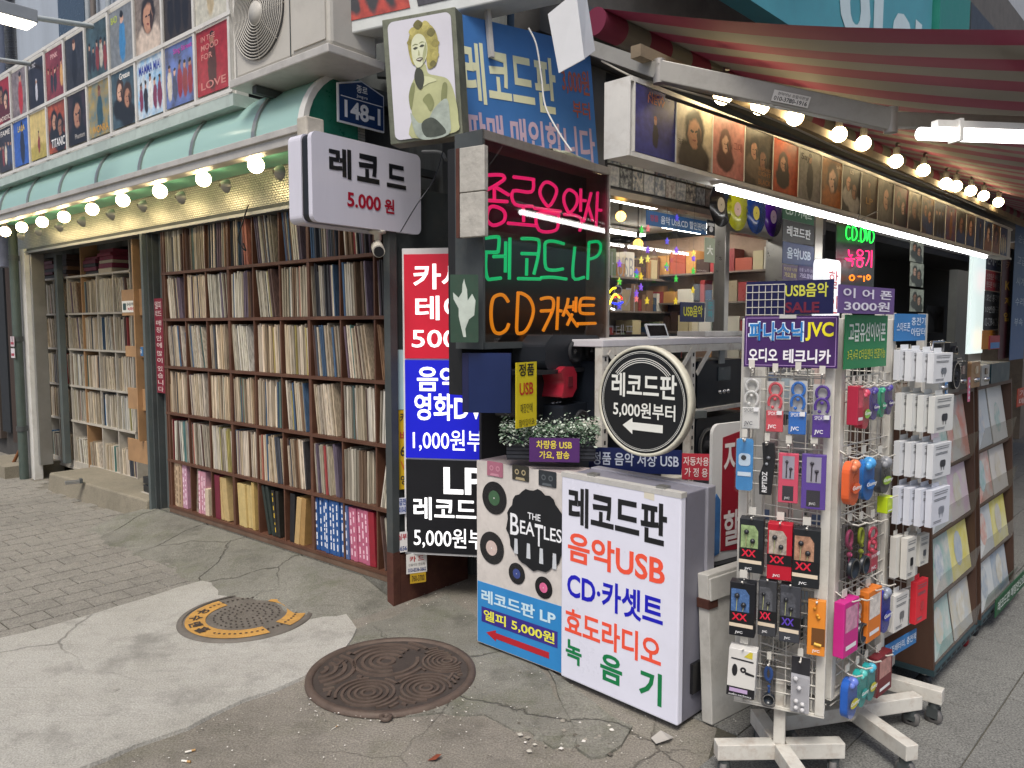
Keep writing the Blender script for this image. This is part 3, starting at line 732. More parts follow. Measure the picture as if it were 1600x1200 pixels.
for i, x in enumerate(ribs):
    m = MB(); wd = .035 if i else .05
    V = []
    for k in range(NA+1):
        for r in (RAD+.012, RAD-.02):
            y, z = arc(k/NA, r); V += [(x-wd/2, y, z), (x+wd/2, y, z)]
    m.add(V, [(4*k, 4*k+1, 4*k+5, 4*k+4) for k in range(NA)]+[(4*k+1, 4*k+3, 4*k+7, 4*k+5) for k in range(NA)]+[(4*k+2, 4*k, 4*k+4, 4*k+6) for k in range(NA)], GALU if i else WHITEM); m.build('rib', AW)
m = MB(); m.box(ribs[-1], xe+.05, YF-.035, YF+.04, zbm-.075, zbm-.005, BEAM); m.box(ribs[-1], xe+.05, YF-.05, YF+.02, zbm-.025, zbm+.012, BEAM); m.build('front_beam', AW, .004)
m = MB(); m.box(xe+.03, xe+.115, YF-.06, YF+.05, zbm-.09, zbm+.04, M('putty', (.42, .39, .33), .8, var=.3, bump=.4)); m.build('beam_cap', AW, .008)
m = MB(); poly = [(0, 0)]+[(arc(k/NA)[0], arc(k/NA)[1]) for k in range(NA+1)]
GG = M('green_gable', (.02, .16, .10), .3, var=.3, scale=14)
V = [(xe-.0, 0.0, zbm)]+[(xe-.0, y, z) for y, z in [arc(k/NA, RAD-.02) for k in range(NA+1)]]
m.add(V, [tuple(range(len(V)))], GG); m.build('gable', AW)
m = MB(); m.box(ribs[-1], xe-.05, YF+.05, -.03, zbm-.03, zbm-.005, M('green_soffit', (.12, .36, .27), .5, var=.2)); m.build('soffit', AW)

# lit globe bulbs
BULB = M('warm_bulb_glass', (1.0, .78, .42), .3, var=0, emit=18.0)
SOCK = M('bulb_socket', (.08, .075, .07), .5, var=.1); SHADE = M('dull_reflector', (.33, .33, .31), .4, .6, .1)
bm_ = MB(); bm_.ball((0, 0, 0), .046, BULB, 20, 12); BM = bm_.mesh('globe')
sm_ = MB(); sm_.lathe((0, 0, 0), [(.018, .042), (.022, .05), (.022, .09), (.028, .095), (.001, .1)], SOCK, 14); SMESH = sm_.mesh('socket')
def bulb(p, label, group, s=1.0, lamp=True):
    t = thing('globe_bulb', label, 'light bulb', Fr(p, FL.u), group); t.scale = (s, s, s)
    for nme, me in (('globe', BM), ('socket', SMESH)):
        o = bpy.data.objects.new(nme, me); COL.objects.link(o); o.parent = t
    return t
for i, (px, py, d) in enumerate(((400, 258, 4.4), (318, 280, 4.785), (250, 299, 5.16), (192, 313, 5.53), (144, 327, 5.876), (100, 339, 6.236), (66, 347, 6.545), (34, 355, 6.866), (8, 362, 7.15))):
    p = at(px, py, d); b = bulb(p, 'lit globe bulb under the green awning, %s from the white record sign' % ORD[i], 'bulbs under the green awning')
    l = FL.loc(p); m = MB(); m.lathe((.05, l[1]*0+.13, -.03), [(.045, .0), (.04, .02), (.012, .05)], SHADE, 14, 'y'); m.build('reflector', b)
    m = MB(); m.cyl((0, 0, .098), (0, 0, max(.1, zbm-.07-p.z)), .006, SOCK, 6); m.build('cable', b)
# ---------------------------------------------------------------- printed pictures (plain stand-ins with people-like shapes)
def blob(cx, cz, rx, rz, n=14): return [(cx+rx*math.cos(2*math.pi*k/n), cz+rz*math.sin(2*math.pi*k/n)) for k in range(n)]
def Q(c): return M('mottled_'+c.lstrip('#'), srgb(c), .5, var=.5, scale=22)
def person_shape(m, cx, z0, h, y, skin, cloth, hair):
    """a plain standing or half-length figure of height h: legs and coat, head, hair"""
    w = h*.16
    m.flat([(cx-w*.7, z0), (cx+w*.6, z0), (cx+w, z0+h*.55), (cx+w*.95, z0+h*.74), (cx+w*.3, z0+h*.82), (cx-w*.3, z0+h*.82), (cx-w*1.05, z0+h*.74), (cx-w, z0+h*.5)], y, Q(cloth))
    m.flat(blob(cx, z0+h*.9, h*.075, h*.105, 12), y-.0006, Q(skin)); m.flat(blob(cx-h*.008, z0+h*.965, h*.08, h*.055, 10), y-.0012, Q(hair))
def portrait_shape(m, cx, z0, h, y, skin, cloth, hair):
    m.flat([(cx-h*.5, z0), (cx+h*.5, z0), (cx+h*.42, z0+h*.22), (cx+h*.14, z0+h*.34), (cx-h*.14, z0+h*.34), (cx-h*.44, z0+h*.2)], y, Q(cloth))
    m.flat(blob(cx+h*.02, z0+h*.66, h*.26, h*.33), y-.0004, Q(hair)); m.flat(blob(cx, z0+h*.58, h*.17, h*.24), y-.0008, Q(skin))
    m.flat([(cx, z0+h*.36), (cx+h*.17, z0+h*.5), (cx+h*.15, z0+h*.7), (cx+h*.03, z0+h*.6), (cx+h*.06, z0+h*.5)], y-.0012, Q('#6a4a3c'))
def picture_mat(c1, c2, seed, sc=3.0):
    """print with two tones mingling in cloudy patches"""
    k = 'print_%s_%s_%d' % (c1, c2, seed)
    if k in MATS: return MATS[k]
    m = bpy.data.materials.new(k); m.use_nodes = True; N = m.node_tree.nodes; Lk = m.node_tree.links; b = N['Principled BSDF']
    tc = N.new('ShaderNodeTexCoord'); mp = N.new('ShaderNodeMapping'); mp.inputs['Location'].default_value = (seed*1.7, seed*.9, seed*2.3); Lk.new(tc.outputs['Generated'], mp.inputs[0])
    n = N.new('ShaderNodeTexNoise'); n.inputs['Scale'].default_value = sc; n.inputs['Detail'].default_value = 7; n.inputs['Roughness'].default_value = .62; Lk.new(mp.outputs[0], n.inputs['Vector'])
    r = N.new('ShaderNodeMapRange'); r.inputs[1].default_value = .38; r.inputs[2].default_value = .62; Lk.new(n.outputs[0], r.inputs[0])
    x = N.new('ShaderNodeMix'); x.data_type = 'RGBA'; Lk.new(r.outputs[0], x.inputs[0]); x.inputs[6].default_value = srgb(c1)+(1,); x.inputs[7].default_value = srgb(c2)+(1,)
    Lk.new(x.outputs[2], b.inputs['Base Color']); b.inputs['Roughness'].default_value = .45; MATS[k] = m; return m
SK = ['#b98a70', '#a97a60', '#caa088', '#8f6550']
def print_mat(c1, c2, shapes, seed, sc=3.0):
    """a soft photographic print: two mingling ground tones and blurred, wavering patches of tone (cx, cz, rx, rz, colour)"""
    m = bpy.data.materials.new('print_%d' % len(bpy.data.materials)); m.use_nodes = True; N = m.node_tree.nodes; Lk = m.node_tree.links; b = N['Principled BSDF']
    tc = N.new('ShaderNodeTexCoord'); mp = N.new('ShaderNodeMapping'); mp.inputs['Location'].default_value = (seed*1.7, 0, seed*2.3); Lk.new(tc.outputs['Generated'], mp.inputs[0])
    n = N.new('ShaderNodeTexNoise'); n.inputs['Scale'].default_value = sc; n.inputs['Detail'].default_value = 8; n.inputs['Roughness'].default_value = .65; Lk.new(mp.outputs[0], n.inputs['Vector'])
    wv = N.new('ShaderNodeTexNoise'); wv.inputs['Scale'].default_value = 7; wv.inputs['Detail'].default_value = 4; Lk.new(mp.outputs[0], wv.inputs['Vector'])
    mixv = N.new('ShaderNodeMix'); mixv.data_type = 'VECTOR'; mixv.inputs[0].default_value = .10; Lk.new(tc.outputs['Generated'], mixv.inputs[4]); Lk.new(wv.outputs[1], mixv.inputs[5])
    r = N.new('ShaderNodeMapRange'); r.inputs[1].default_value = .36; r.inputs[2].default_value = .64; Lk.new(n.outputs[0], r.inputs[0])
    x = N.new('ShaderNodeMix'); x.data_type = 'RGBA'; Lk.new(r.outputs[0], x.inputs[0]); x.inputs[6].default_value = srgb(c1)+(1,); x.inputs[7].default_value = srgb(c2)+(1,); col = x.outputs[2]
    for cx, cz, rx_, rz_, c in shapes:
        q = N.new('ShaderNodeMapping'); q.vector_type = 'TEXTURE'; q.inputs['Location'].default_value = (.9*cx+.05, .5, .9*cz+.05); q.inputs['Scale'].default_value = (rx_, 1e3, rz_); Lk.new(mixv.outputs[1], q.inputs[0])
        l = N.new('ShaderNodeVectorMath'); l.operation = 'LENGTH'; Lk.new(q.outputs[0], l.inputs[0])
        k = N.new('ShaderNodeMapRange'); k.interpolation_type = 'SMOOTHSTEP'; k.inputs[1].default_value = .82; k.inputs[2].default_value = 1.12; k.inputs[3].default_value = 1; k.inputs[4].default_value = 0; Lk.new(l.outputs['Value'], k.inputs[0])
        y = N.new('ShaderNodeMix'); y.data_type = 'RGBA'; Lk.new(k.outputs[0], y.inputs[0]); Lk.new(col, y.inputs[6]); y.inputs[7].default_value = srgb(c)+(1,); col = y.outputs[2]
    f = N.new('ShaderNodeTexNoise'); f.inputs['Scale'].default_value = 9; f.inputs['Detail'].default_value = 6; Lk.new(mp.outputs[0], f.inputs['Vector'])
    fr_ = N.new('ShaderNodeMapRange'); fr_.inputs[1].default_value = .3; fr_.inputs[2].default_value = .7; fr_.inputs[3].default_value = .78; fr_.inputs[4].default_value = 1.25; Lk.new(f.outputs[0], fr_.inputs[0])
    s_ = N.new('ShaderNodeVectorMath'); s_.operation = 'SCALE'; Lk.new(col, s_.inputs[0]); Lk.new(fr_.outputs[0], s_.inputs['Scale'])
    Lk.new(s_.outputs[0], b.inputs['Base Color']); b.inputs['Roughness'].default_value = .4; return m
def half(cx, cz, s, skin, cloth, hair, dark='#3a2a24'):
    return [(cx, cz-.34*s, .34*s, .26*s, cloth), (cx+.01, cz+.06*s, .2*s, .25*s, hair), (cx, cz, .13*s, .18*s, skin), (cx+.1*s, cz-.04*s, .035*s, .12*s, dark), (cx-.045*s, cz+.03*s, .03*s, .014*s, hair), (cx+.045*s, cz+.03*s, .03*s, .014*s, hair), (cx, cz-.09*s, .04*s, .014*s, '#7a4038')]
def full(cx, cz, s, skin, cloth, hair): return [(cx, cz, .11*s, .3*s, cloth), (cx, cz+.36*s, .05*s, .075*s, skin), (cx, cz+.42*s, .055*s, .04*s, hair)]
def picture(parent, name, x0, x1, z0, z1, y, spec, seed):
    """one printed cover; spec = ground, tone, figures, cloth, hair, lettering, ink"""
    c1, c2, kind, cl, hr, tx, ink = spec; w, h = x1-x0, z1-z0; r_ = random.Random(seed); sk = SK[seed % 4]; sh = []
    if kind == 'one': sh = full(.45+.15*r_.random(), .4, 1.05+.2*r_.random(), sk, cl, hr)
    elif kind == 'face': sh = half(.48+.08*r_.random(), .55, 1.25, sk, cl, hr)
    elif kind == 'two': sh = half(.34, .62, .8, SK[(seed+1) % 4], cl, hr)+half(.66, .48, .85, sk, cl, hr)
    elif kind == 'many':
        for i in range(5): sh += full(.14+.18*i, .3+.1*r_.random(), .6+.2*r_.random(), SK[(seed+i) % 4], r_.choice((cl, c2, '#2b2b33', '#8a3a3a', '#c8c0b0')), hr)
    elif kind == 'three':
        for i in range(3): sh += full(.24+.26*i, .36, .85+.2*r_.random(), SK[(seed+i) % 4], cl, hr)
    elif kind == 'box': sh = [(.4, .45, .2, .32, cl)]+half(.4, .55, .75, sk, cl, hr)
    elif kind == 'hill': sh = [(.5, .0, .8, .3, cl)]+full(.5, .32, .6, sk, hr, ink)
    m = MB(); m.box(x0, x1, y, y+.003, z0, z1, print_mat(c1, c2, sh, seed, 2.5+seed % 3)); o = m.build(name, parent)
    if tx:
        for t_, a0, a1, b0, b1 in tx: word(o, t_, x0+w*a0, x0+w*a1, z0+h*b0, z0+h*b1, y-.001, P(ink), .015)
    return o
# ---------------------------------------------------------------- two-row poster panel above the awning
YP = -.35
PB = [362, 309, 261, 219, 181, 147, 116, 89, 62, 40, 20]
xs = [FL.hit(362, 140, YP)[0]-.40*k for k in range(15)]
zp0 = FL.hit(361, 139, YP)[1]; RH = .42
PP = thing('film_poster_sign', 'long white framed panel with two rows of film posters above the awning', 'sign', FL)
m = MB(); m.box(xs[-1], xs[0]+.03, YP+.012, YP+.09, zp0-.03, zp0+2*RH+.03, WHITEM); m.build('backing', PP)
m = MB(); m.box(xs[-1], xs[0]+.03, YP-.01, YP+.16, zp0-.1, zp0-.031, M('pale_green_sheet', (.42, .5, .46), .5, var=.15, dirt=.3)); m.build('bottom_ledge', PP)
ROW2 = [('#8f1d26', '#a8303a', 'one', '#4b2a22', '#201512', [('IN THE', .15, .6, .82, .9), ('MOOD', .15, .7, .68, .77), ('FOR', .15, .5, .54, .63), ('LOVE', .12, .9, .08, .2)], '#c8877e'),
 ('#6f86c9', '#4a4f66', 'many', '#8e2a35', '#241c1a', [('Sing Street', .3, .95, .82, .93)], '#b83fa0'),
 ('#6fa9d2', '#d8d8d4', 'many', '#7a3550', '#2a2220', [('MAMMA MIA!', .08, .92, .74, .9)], '#2c3f9c'),
 ('#4b6370', '#31424a', 'two', '#1d2023', '#3a2a20', [('Grease', .35, .8, .84, .95)], '#e8e4dc'),
 ('#b99a4b', '#47707d', 'one', '#31545f', '#6a3f22', [('WONKA', .15, .9, .06, .2)], '#d09a3a'),
 ('#1f1c22', '#3a2a33', 'face', '#15141a', '#120f10', [('Phantom', .35, .85, .1, .2)], '#a8a4a0'),
 ('#2b2228', '#b0502f', 'two', '#15151b', '#120f10', [('TITANIC', .15, .9, .1, .28)], '#e8e8e8'),
 ('#d8c47e', '#cbb270', 'hill', '#b0a050', '#8a2e33', [], '#3a2a22'),
 ('#3560b0', '#2b56a6', 'one', '#20293f', '#201818', [('LA LA', .3, .75, .75, .88)], '#d8c050'),
 ('#26242c', '#3c3a44', 'many', '#3b4a6a', '#201818', [('FAME', .2, .85, .82, .94)], '#d8d4cf'),
 ('#c43b52', '#d8909a', 'face', '#e0b8b4', '#2a1c1c', [], '#ffffff'), ('#4a4450', '#6a6470', 'one', '#303038', '#201818', [], '#ffffff'), ('#a0a4a8', '#80868c', 'two', '#404850', '#201818', [], '#fff0e0'), ('#703038', '#904850', 'face', '#202028', '#201818', [], '#ffffff')]
ROW1 = [('#c9c5b6', '#a8a89a', 'one', '#b0a080', '#7a5a30', [], '#404040'), ('#2c2622', '#3a322e', 'three', '#1c1a1c', '#241a14', [], '#c03030'), ('#6b5f58', '#8f8378', 'face', '#c9b8a8', '#2a2220', [], '#ffffff'),
 ('#7f8488', '#6f757a', 'one', '#3f7fb0', '#181818', [('BAD', .08, .35, .78, .9)], '#b8c84a'), ('#2f3a38', '#48616a', 'many', '#d8d8d8', '#20201e', [], '#e0e0e0'), ('#26282e', '#33353c', 'one', '#1b1c22', '#5a3a28', [], '#d0b090'),
 ('#6d2730', '#8a3a44', 'many', '#c89a60', '#2a1a18', [('PINK', .3, .7, .8, .9)], '#e0b0b0'), ('#2c2a36', '#23222c', 'hill', '#1d1c26', '#c8c8d0', [('MUSIC', .1, .5, .85, .94)], '#c8c8d0'), ('#6a5f62', '#8a7f80', 'one', '#b02a30', '#201818', [], '#e0d8d8'),
 ('#a3202c', '#8a1a26', 'two', '#5a1a20', '#1a1214', [('FANTASTIC', .08, .92, .06, .16)], '#e8d8d0'), ('#8a6a90', '#b0a8b0', 'face', '#6a4a7a', '#3a2030', [], '#ffffff'), ('#303848', '#485868', 'two', '#202028', '#181818', [], '#ffffff'), ('#905048', '#b07868', 'one', '#602828', '#201818', [], '#ffffff'), ('#606870', '#808890', 'face', '#303840', '#201818', [], '#ffffff')]
for k in range(14):
    for r, rows_ in enumerate((ROW2, ROW1)):
        x1, x0 = xs[k]-.018, xs[k+1]+.018; z0 = zp0+r*RH+.02; 
        picture(PP, 'poster', x0, x1, z0, z0+RH-.04, YP-.002, rows_[k], k*2+r+3)
for k in range(15):
    m = MB(); m.box(xs[k]-.012, xs[k]+.012, YP-.012, YP+.01, zp0-.03, zp0+2*RH+.03, WHITEM); m.build('mullion', PP)
for z in (zp0-.012, zp0+RH, zp0+2*RH+.012):
    m = MB(); m.box(xs[-1], xs[0]+.03, YP-.016, YP-.0125, z-.012, z+.012, WHITEM); m.build('rail', PP)
m = MB()
for x in (xs[2]+.1, xs[8]): m.bar((x, YP+.1, zp0-.13), (x, .42, zp0-.13), .05, .05, RUST)
m.build('support_arm', PP)
# outdoor air-conditioning unit
YA = -.42
a0 = FL.hit(368, 100, YA)[0]; a1 = FL.hit(516, 60, YA)[0]; az0 = FL.hit(455, 92, YA)[1]; az1 = az0+.8
ACW = M('air_conditioner_shell', (.47, .45, .40), .5, 0, .08, 4, .03, dirt=.2)
AC = thing('air_conditioner', 'beige outdoor air-conditioning unit with round fan grille beside the posters', 'air conditioner', FL)
m = MB(); m.box(a0, a1, YA, YA+.3, az0, az1, ACW); m.build('casing', AC, .02)
m = MB(); m.box(a0-.02, a1+.02, YA-.03, YA+.33, az0-.05, az0-.005, BEAM); m.build('tray', AC, .006)
gx, gz, gr = FL.hit(405, 26, YA)[0], FL.hit(405, 22, YA)[1], .235
m = MB(); m.disc(gx, gz, gr, YA-.003, M('fan_void', (.05, .05, .05), .8), 48); m.build('fan_opening', AC)
m = MB()
for k in range(13):
    r = .05+k*.0153; m.tube([(gx+r*math.cos(2*math.pi*i/40), YA-.012-.012*math.cos(k/13*1.5), gz+r*math.sin(2*math.pi*i/40)) for i in range(40)], .0034, ACW, 5, True)
for k in range(8):
    a = math.pi*2*k/8; m.bar((gx+.04*math.cos(a), YA-.02, gz+.04*math.sin(a)), (gx+gr*math.cos(a), YA-.006, gz+gr*math.sin(a)), .006, .004, ACW)
m.build('grille', AC)
m = MB(); m.lathe((gx, YA-.015, gz), [(.06, 0), (.06, .012), (.001, .014)], ACW, 24, 'y'); m.build('hub_cap', AC)
px_ = a1-.3; m = MB(); m.prism([(px_, az0+.03), (a1-.03, az0+.03), (a1-.03, az0+.3), (px_+.06, az0+.3), (px_, az0+.24)], YA-.008, YA-.001, ACW); m.build('service_panel', AC, .006)
m = MB(); m.box(px_-.03, px_-.025, YA-.004, YA, az0+.01, az1-.02, DGREY); m.build('seam', AC)
m = MB()
for x in (a0+.15,): m.bar((x, YA+.02, az0-.075), (x, .42, az0-.075), .04, .04, DGREY)
m.build('bracket', AC)
# house number plate on the awning end
FE = Fr(FL.W(xe+.035, YF, 0), -FL.n)            # the awning's end face
NAVY = M('navy_enamel', (.012, .04, .13), .35, var=.08)
a = FE.rect(((524, 130), (596, 146), (597, 206), (525, 193)), 0); f = FE.sub(a[0], -.015, a[2]); w_, h_ = a[1]-a[0], a[3]-a[2]
t = thing('house_number_plate', 'navy pentagonal house number plate reading 148-1 on the awning end', 'sign', f)
def pent(i): return [(i, i), (w_-i, i), (w_-i, h_*.96-i), (w_*.5, h_*1.18-i*1.2), (i, h_*.96-i)]
m = MB(); m.prism(pent(0), -.004, .008, P('#e6e8ea')); m.build('border', t); m = MB(); m.prism(pent(.008), -.008, -.0045, NAVY); m.build('plate', t)
WP = P('#eef0f2')
m = MB(); m.box(w_*.05, w_*.95, -.0105, -.009, h_*.645, h_*.665, WP); m.build('rule', t)
word(t, '종로', w_*.38, w_*.62, h_*.84, h_*1.03, -.0105, WP); word(t, 'Jong-ro', w_*.38, w_*.62, h_*.7, h_*.8, -.0105, WP, .01); word(t, '148-1', w_*.12, w_*.9, h_*.14, h_*.58, -.0105, WP, .03)
# ---------------------------------------------------------------- projecting record sign
f0 = fr2(at(488, 280, 3.70), at(659, 300, 4.26)); f0.o.z = 0
a = f0.rect(((488, 209), (659, 238), (656, 362), (487, 351)), 0); FS = f0.sub(a[0], 0, a[2]); w_, h_ = a[1]-a[0], a[3]-a[2]
LITW = M('milky_sign_face', (.62, .61, .68), .35, 0, .05, 6, dirt=.12, dirtcol=(.4, .38, .4), streak=True)
BLK = P('#15161a', .4); REDP = P('#a3142e', .4)
t = thing('projecting_sign', 'white box sign lettered 레코드 5.000원 at the end of the green awning', 'sign', FS)
m = MB(); m.prism(rr(0, w_, 0, h_, .035), .0, .03, LITW); m.build('face', t)
m = MB(); m.prism(rr(.006, w_-.006, .006, h_-.006, .035), .031, .085, P('#1b1c1e', .4)); m.build('dark_band', t)
m = MB(); m.prism(rr(0, w_, 0, h_, .035), .086, .19, LITW); m.build('rear_case', t)
word(t, '레', w_*.14, w_*.33, h_*.53, h_*.87, -.002, BLK, .035); word(t, '코', w_*.38, w_*.585, h_*.535, h_*.86, -.002, BLK, .035); word(t, '드', w_*.655, w_*.845, h_*.53, h_*.815, -.002, BLK, .035)
word(t, '5.000', w_*.29, w_*.595, h_*.22, h_*.39, -.002, REDP, .03); word(t, '원', w_*.63, w_*.725, h_*.21, h_*.385, -.002, REDP, .03)
m = MB(); m.bar((w_, .1, h_*.85), (w_+.2, .1, h_*.85), .04, .04, DGREY); m.build('wall_bracket', t)
# security camera hanging below it
p = at(603, 372, 3.98); CF = Fr((p.x, p.y, FS.o.z), FS.u)
CRM = M('cream_plastic', (.55, .52, .44), .4, var=.08, dirt=.2)
t = thing('security_camera', 'small cream security camera hanging under the projecting sign', 'camera', CF)
m = MB(); m.lathe((.03, .1, 0), [(.0001, 0), (.045, 0), (.045, -.012), (.02, -.02), (.02, -.05), (.0001, -.052)], CRM, 20); m.build('mount', t)
m = MB(); m.tube([(.03, .1, -.045), (.02, .08, -.08), (.0, .05, -.095)], .014, CRM, 8); m.build('arm', t)
m = MB(); m.tube([(.025, .1, -.085), (-.075, -.03, -.125)], .032, CRM, 16); m.build('camera_body', t)
m = MB(); m.tube([(-.073, -.027, -.124), (-.085, -.043, -.129)], .026, BLK, 16); m.build('lens', t)

# ---------------------------------------------------------------- dark recess, blue wall and stacked light sign
DB = M('deep_blue_board', (.012, .045, .13), .4, 0, .15, 5); GRN = M('green_print', (.01, .13, .07), .5, var=.15)
FC = fr2(at(600, 500, 4.62), at(960, 500, 4.62)); FC.o.z = 0
t = thing('blue_wall_sign', 'deep blue wall board with dark green lettering in the corner recess', 'sign', FC)
m = MB(); m.box(-.1, .8, 0, .04, .9, 2.5, DB); m.build('board', t)
for s_, y0, y1 in (('므', 380, 460), ('드', 262, 350), ('팝', 470, 560)):
    a = FC.box(632, y0, 694, y1, -.002); word(t, s_, a[0], a[1], a[2], a[3], -.003, GRN, .06)
t = thing('corner_wall', 'unlit grey wall in the recess behind the stacked sign', 'wall', FC)
m = MB(); m.box(-.25, .75, .05, .3, 0, 6.0, WALLD); m.build('masonry', t)
f0 = fr2(at(630, 600, 4.15), at(752, 600, 4.08)); f0.o.z = 0
a = f0.rect(((624, 395), (752, 391), (752, 868), (637, 863)), 0); FT_ = f0.sub(0.0, 0, a[2]); w_, h_ = .54, a[3]-a[2]
zA = [f0.hit(640, y, 0)[1]-a[2] for y in (863, 716, 561, 396)]
def lit(h, base): return M('lit_panel_'+h.lstrip('#'), srgb(h), .4, var=.1, scale=2.5, emit=base)
t = thing('stacked_light_sign', 'tall lit sign with red, blue and black panels beside the brown shelf', 'sign', FT_)
m = MB(); m.box(0, w_, .004, .09, -.01, h_+.02, P('#d8d8d6')); m.build('case', t)
WE = E('#ffffff', .6)
for i, (c, s_) in enumerate((('#101218', .0), ('#0a12b0', .4), ('#c41630', .16))):
    m = MB(); m.box(.012, w_-.01, -.004, .003, zA[i]+.004, zA[i+1]-.005, lit(c, s_) if s_ else P(c, .35)); m.build('panel', t)
def tline(s_, x0, x1, i, k0, k1, b=.045): word(t, s_, x0*w_, x1*w_, lerp(zA[i], zA[i+1], k0), lerp(zA[i], zA[i+1], k1), -.0075, WE, b*.45)
tline('카세트', .12, 1.0, 2, .66, .9); tline('테이프', .14, 1.0, 2, .37, .6); tline('500원', .1, .86, 2, .1, .31, .02)
tline('음악CD', .15, .98, 1, .68, .93); tline('영화DVD', .12, .99, 1, .39, .66); tline('1,000원부터', .1, .99, 1, .08, .3, .015)
tline('LP', .42, .86, 0, .64, .92, .05); tline('레코드판', .1, .99, 0, .36, .6); tline('5,000원부터', .1, .99, 0, .06, .28, .015)
# small papers pasted below and beside
def sheet(name, label, fr, q, bgc, lines, y=0, cat='sign', th=.004, rough=.5, group=None, bord=None):
    """flat board at the four pixel corners, with lettering lines (text, x0, x1, z0, z1, ink[, bold])"""
    a = fr.rect(q, y); f = fr.sub(a[0], y, a[2]); W_, H_ = a[1]-a[0], a[3]-a[2]
    t = thing(name, label, cat, f, group)
    m = MB(); m.box(0, W_, 0, th, 0, H_, bgc if not isinstance(bgc, str) else P(bgc, rough)); m.build('board', t)
    if bord:
        m = MB(); b = bord[1]*H_
        for x0, x1, z0, z1 in ((b, W_-b, b, b*1.3), (b, W_-b, H_-b*1.3, H_-b), (b, b*1.3, b, H_-b), (W_-b*1.3, W_-b, b, H_-b)): m.flat([(x0, z0), (x1, z0), (x1, z1), (x0, z1)], -.001, P(bord[0]))
        m.build('border', t)
    for ln in lines:
        s_, x0, x1, z0, z1, ink = ln[:6]; word(t, s_, W_*x0, W_*x1, H_*z0, H_*z1, -.0018, ink if not isinstance(ink, str) else P(ink), ln[6] if len(ln) > 6 else .02)
    return t, W_, H_
FQ = fr2(at(612, 700, 4.13), at(660, 700, 4.2)); FQ.o.z = 0
sheet('strip_sign', 'narrow yellow strip sign half hidden beside the blue light panel', FQ, ((620, 640), (634, 642), (637, 765), (622, 764)), '#c9a410', [('카', .3, .95, .84, .97, '#2a2620'), ('비', .3, .95, .62, .74, '#b02a20'), ('6', .3, .85, .42, .55, '#2a2620'), ('V', .3, .95, .25, .36, '#c06a20'), ('영', .3, .95, .06, .18, '#2a2620')])
sheet('strip_sign', 'pale blue strip beside the red light panel', FQ, ((618, 546), (630, 547), (632, 640), (620, 640)), '#a8c4c8', [])
sheet('pasted_notice', 'white notice with red lettering pasted low on the corner post', FQ, ((617, 832), (636, 831), (637, 862), (618, 864)), '#d8d6d4', [('심부', .2, .95, .62, .92, '#b02a3a'), ('5656', .2, .95, .08, .3, '#28407a')], -.02, 'notice')
sheet('pasted_notice', 'small white card notice with phone number below the black panel', FQ, ((634, 868), (666, 862), (668, 892), (636, 898)), '#cfcdc8', [('카 드', .15, .85, .6, .9, '#a82a2a'), ('010-8336-5662', .08, .95, .08, .28, '#2a3a70'), ('신용카드 현금화', .1, .9, .38, .52, '#444444', 0)], -.03, 'notice')
sheet('pasted_notice', 'yellow slip pasted under the white card notice', FQ, ((640, 898), (665, 893), (666, 908), (642, 913)), '#b08f20', [('760-3700', .1, .9, .2, .8, '#3a3018', .01)], -.03, 'notice')
sheet('pasted_notice', 'blue lettered slip pasted beside the black light panel', FQ, ((622, 778), (634, 778), (635, 803), (623, 803)), '#c8ccd8', [('010-8', .1, .95, .1, .45, '#24408a'), ('급전', .1, .95, .55, .95, '#24408a')], -.02, 'notice')
# ---------------------------------------------------------------- what stands at and beyond the left edge
PBL = M('pale_blue_render', (.36, .41, .47), .8, 0, .12, 2.0, .2, 20, dirt=.25, dirtcol=(.22, .24, .27), streak=True)
t = thing('upper_storey', 'pale blue-grey rendered upper storey above the film posters', 'building', FL)
zu = zp0+2*RH+.06
m = MB(); m.box(-14, .02, .3, .41, zu-.5, 8, PBL); m.build('wall', t)
x0, x1 = FL.hit(95, 60, .3)[0], FL.hit(135, 40, .3)[0]
m = MB(); m.box(x0, x1, .285, .299, zu+.1, 7.5, P('#3c4c5a', .25)); m.build('window', t)
for px in (140, 148, 172):
    x = FL.hit(px, 30, .25)[0]; m = MB(); m.cyl((x, .24, zu-.3), (x, .24, 8), .025, P('#6a625c' if px == 148 else '#98a0a4', .5), 10); m.build('pipe', t)
x = FL.hit(6, 90, .2)[0]; m = MB(); m.cyl((x, .1, 2.2), (x, .1, 5.2), .11, P('#8a8fa0', .5, var=.15), 18); m.cyl((x, .1, 5.2), (x, .1, 5.35), .125, P('#6c7080', .5), 18); m.build('drum_pipe', t)
for i, (p0, p1, lamp) in enumerate((((30, 24), (144, 41), True), ((-40, 88), (60, 102), False))):
    q1 = at(p1[0], p1[1], 5.6 if i == 0 else 6.6); q0 = at(p0[0], p0[1], 4.9 if i == 0 else 5.8); f = Fr(q1, FL.u); 
    t = thing('lamp_arm', ('thin pole carrying a lit floodlight out over the posters', 'lower thin pole reaching out over the posters')[i], 'lamp', f)
    a, b = f.loc(q1), f.loc(q0); m = MB(); m.cyl(a, b, .018, P('#b0b8b8', .4), 8); m.build('pole', t)
    if lamp:
        m = MB(); m.box(b[0]-.16, b[0]+.02, b[1]-.12, b[1]+.1, b[2]-.02, b[2]+.06, P('#8a9096', .4)); m.build('lamp_housing', t, .006); m = MB(); m.box(b[0]-.15, b[0]+.01, b[1]-.11, b[1]+.09, b[2]-.03, b[2]-.021, E('#fff2dc', 6)); m.build('lamp_glass', t)
t = thing('alley_wall', 'dark cluttered wall of the alley at the left picture edge', 'wall', FL)
ADK = M('alley_dark', (.05, .048, .045), .85, 0, .4, 5, .3)
m = MB(); m.box(-16, -6.35, .3, .8, 0, 6, ADK); m.build('masonry', t)
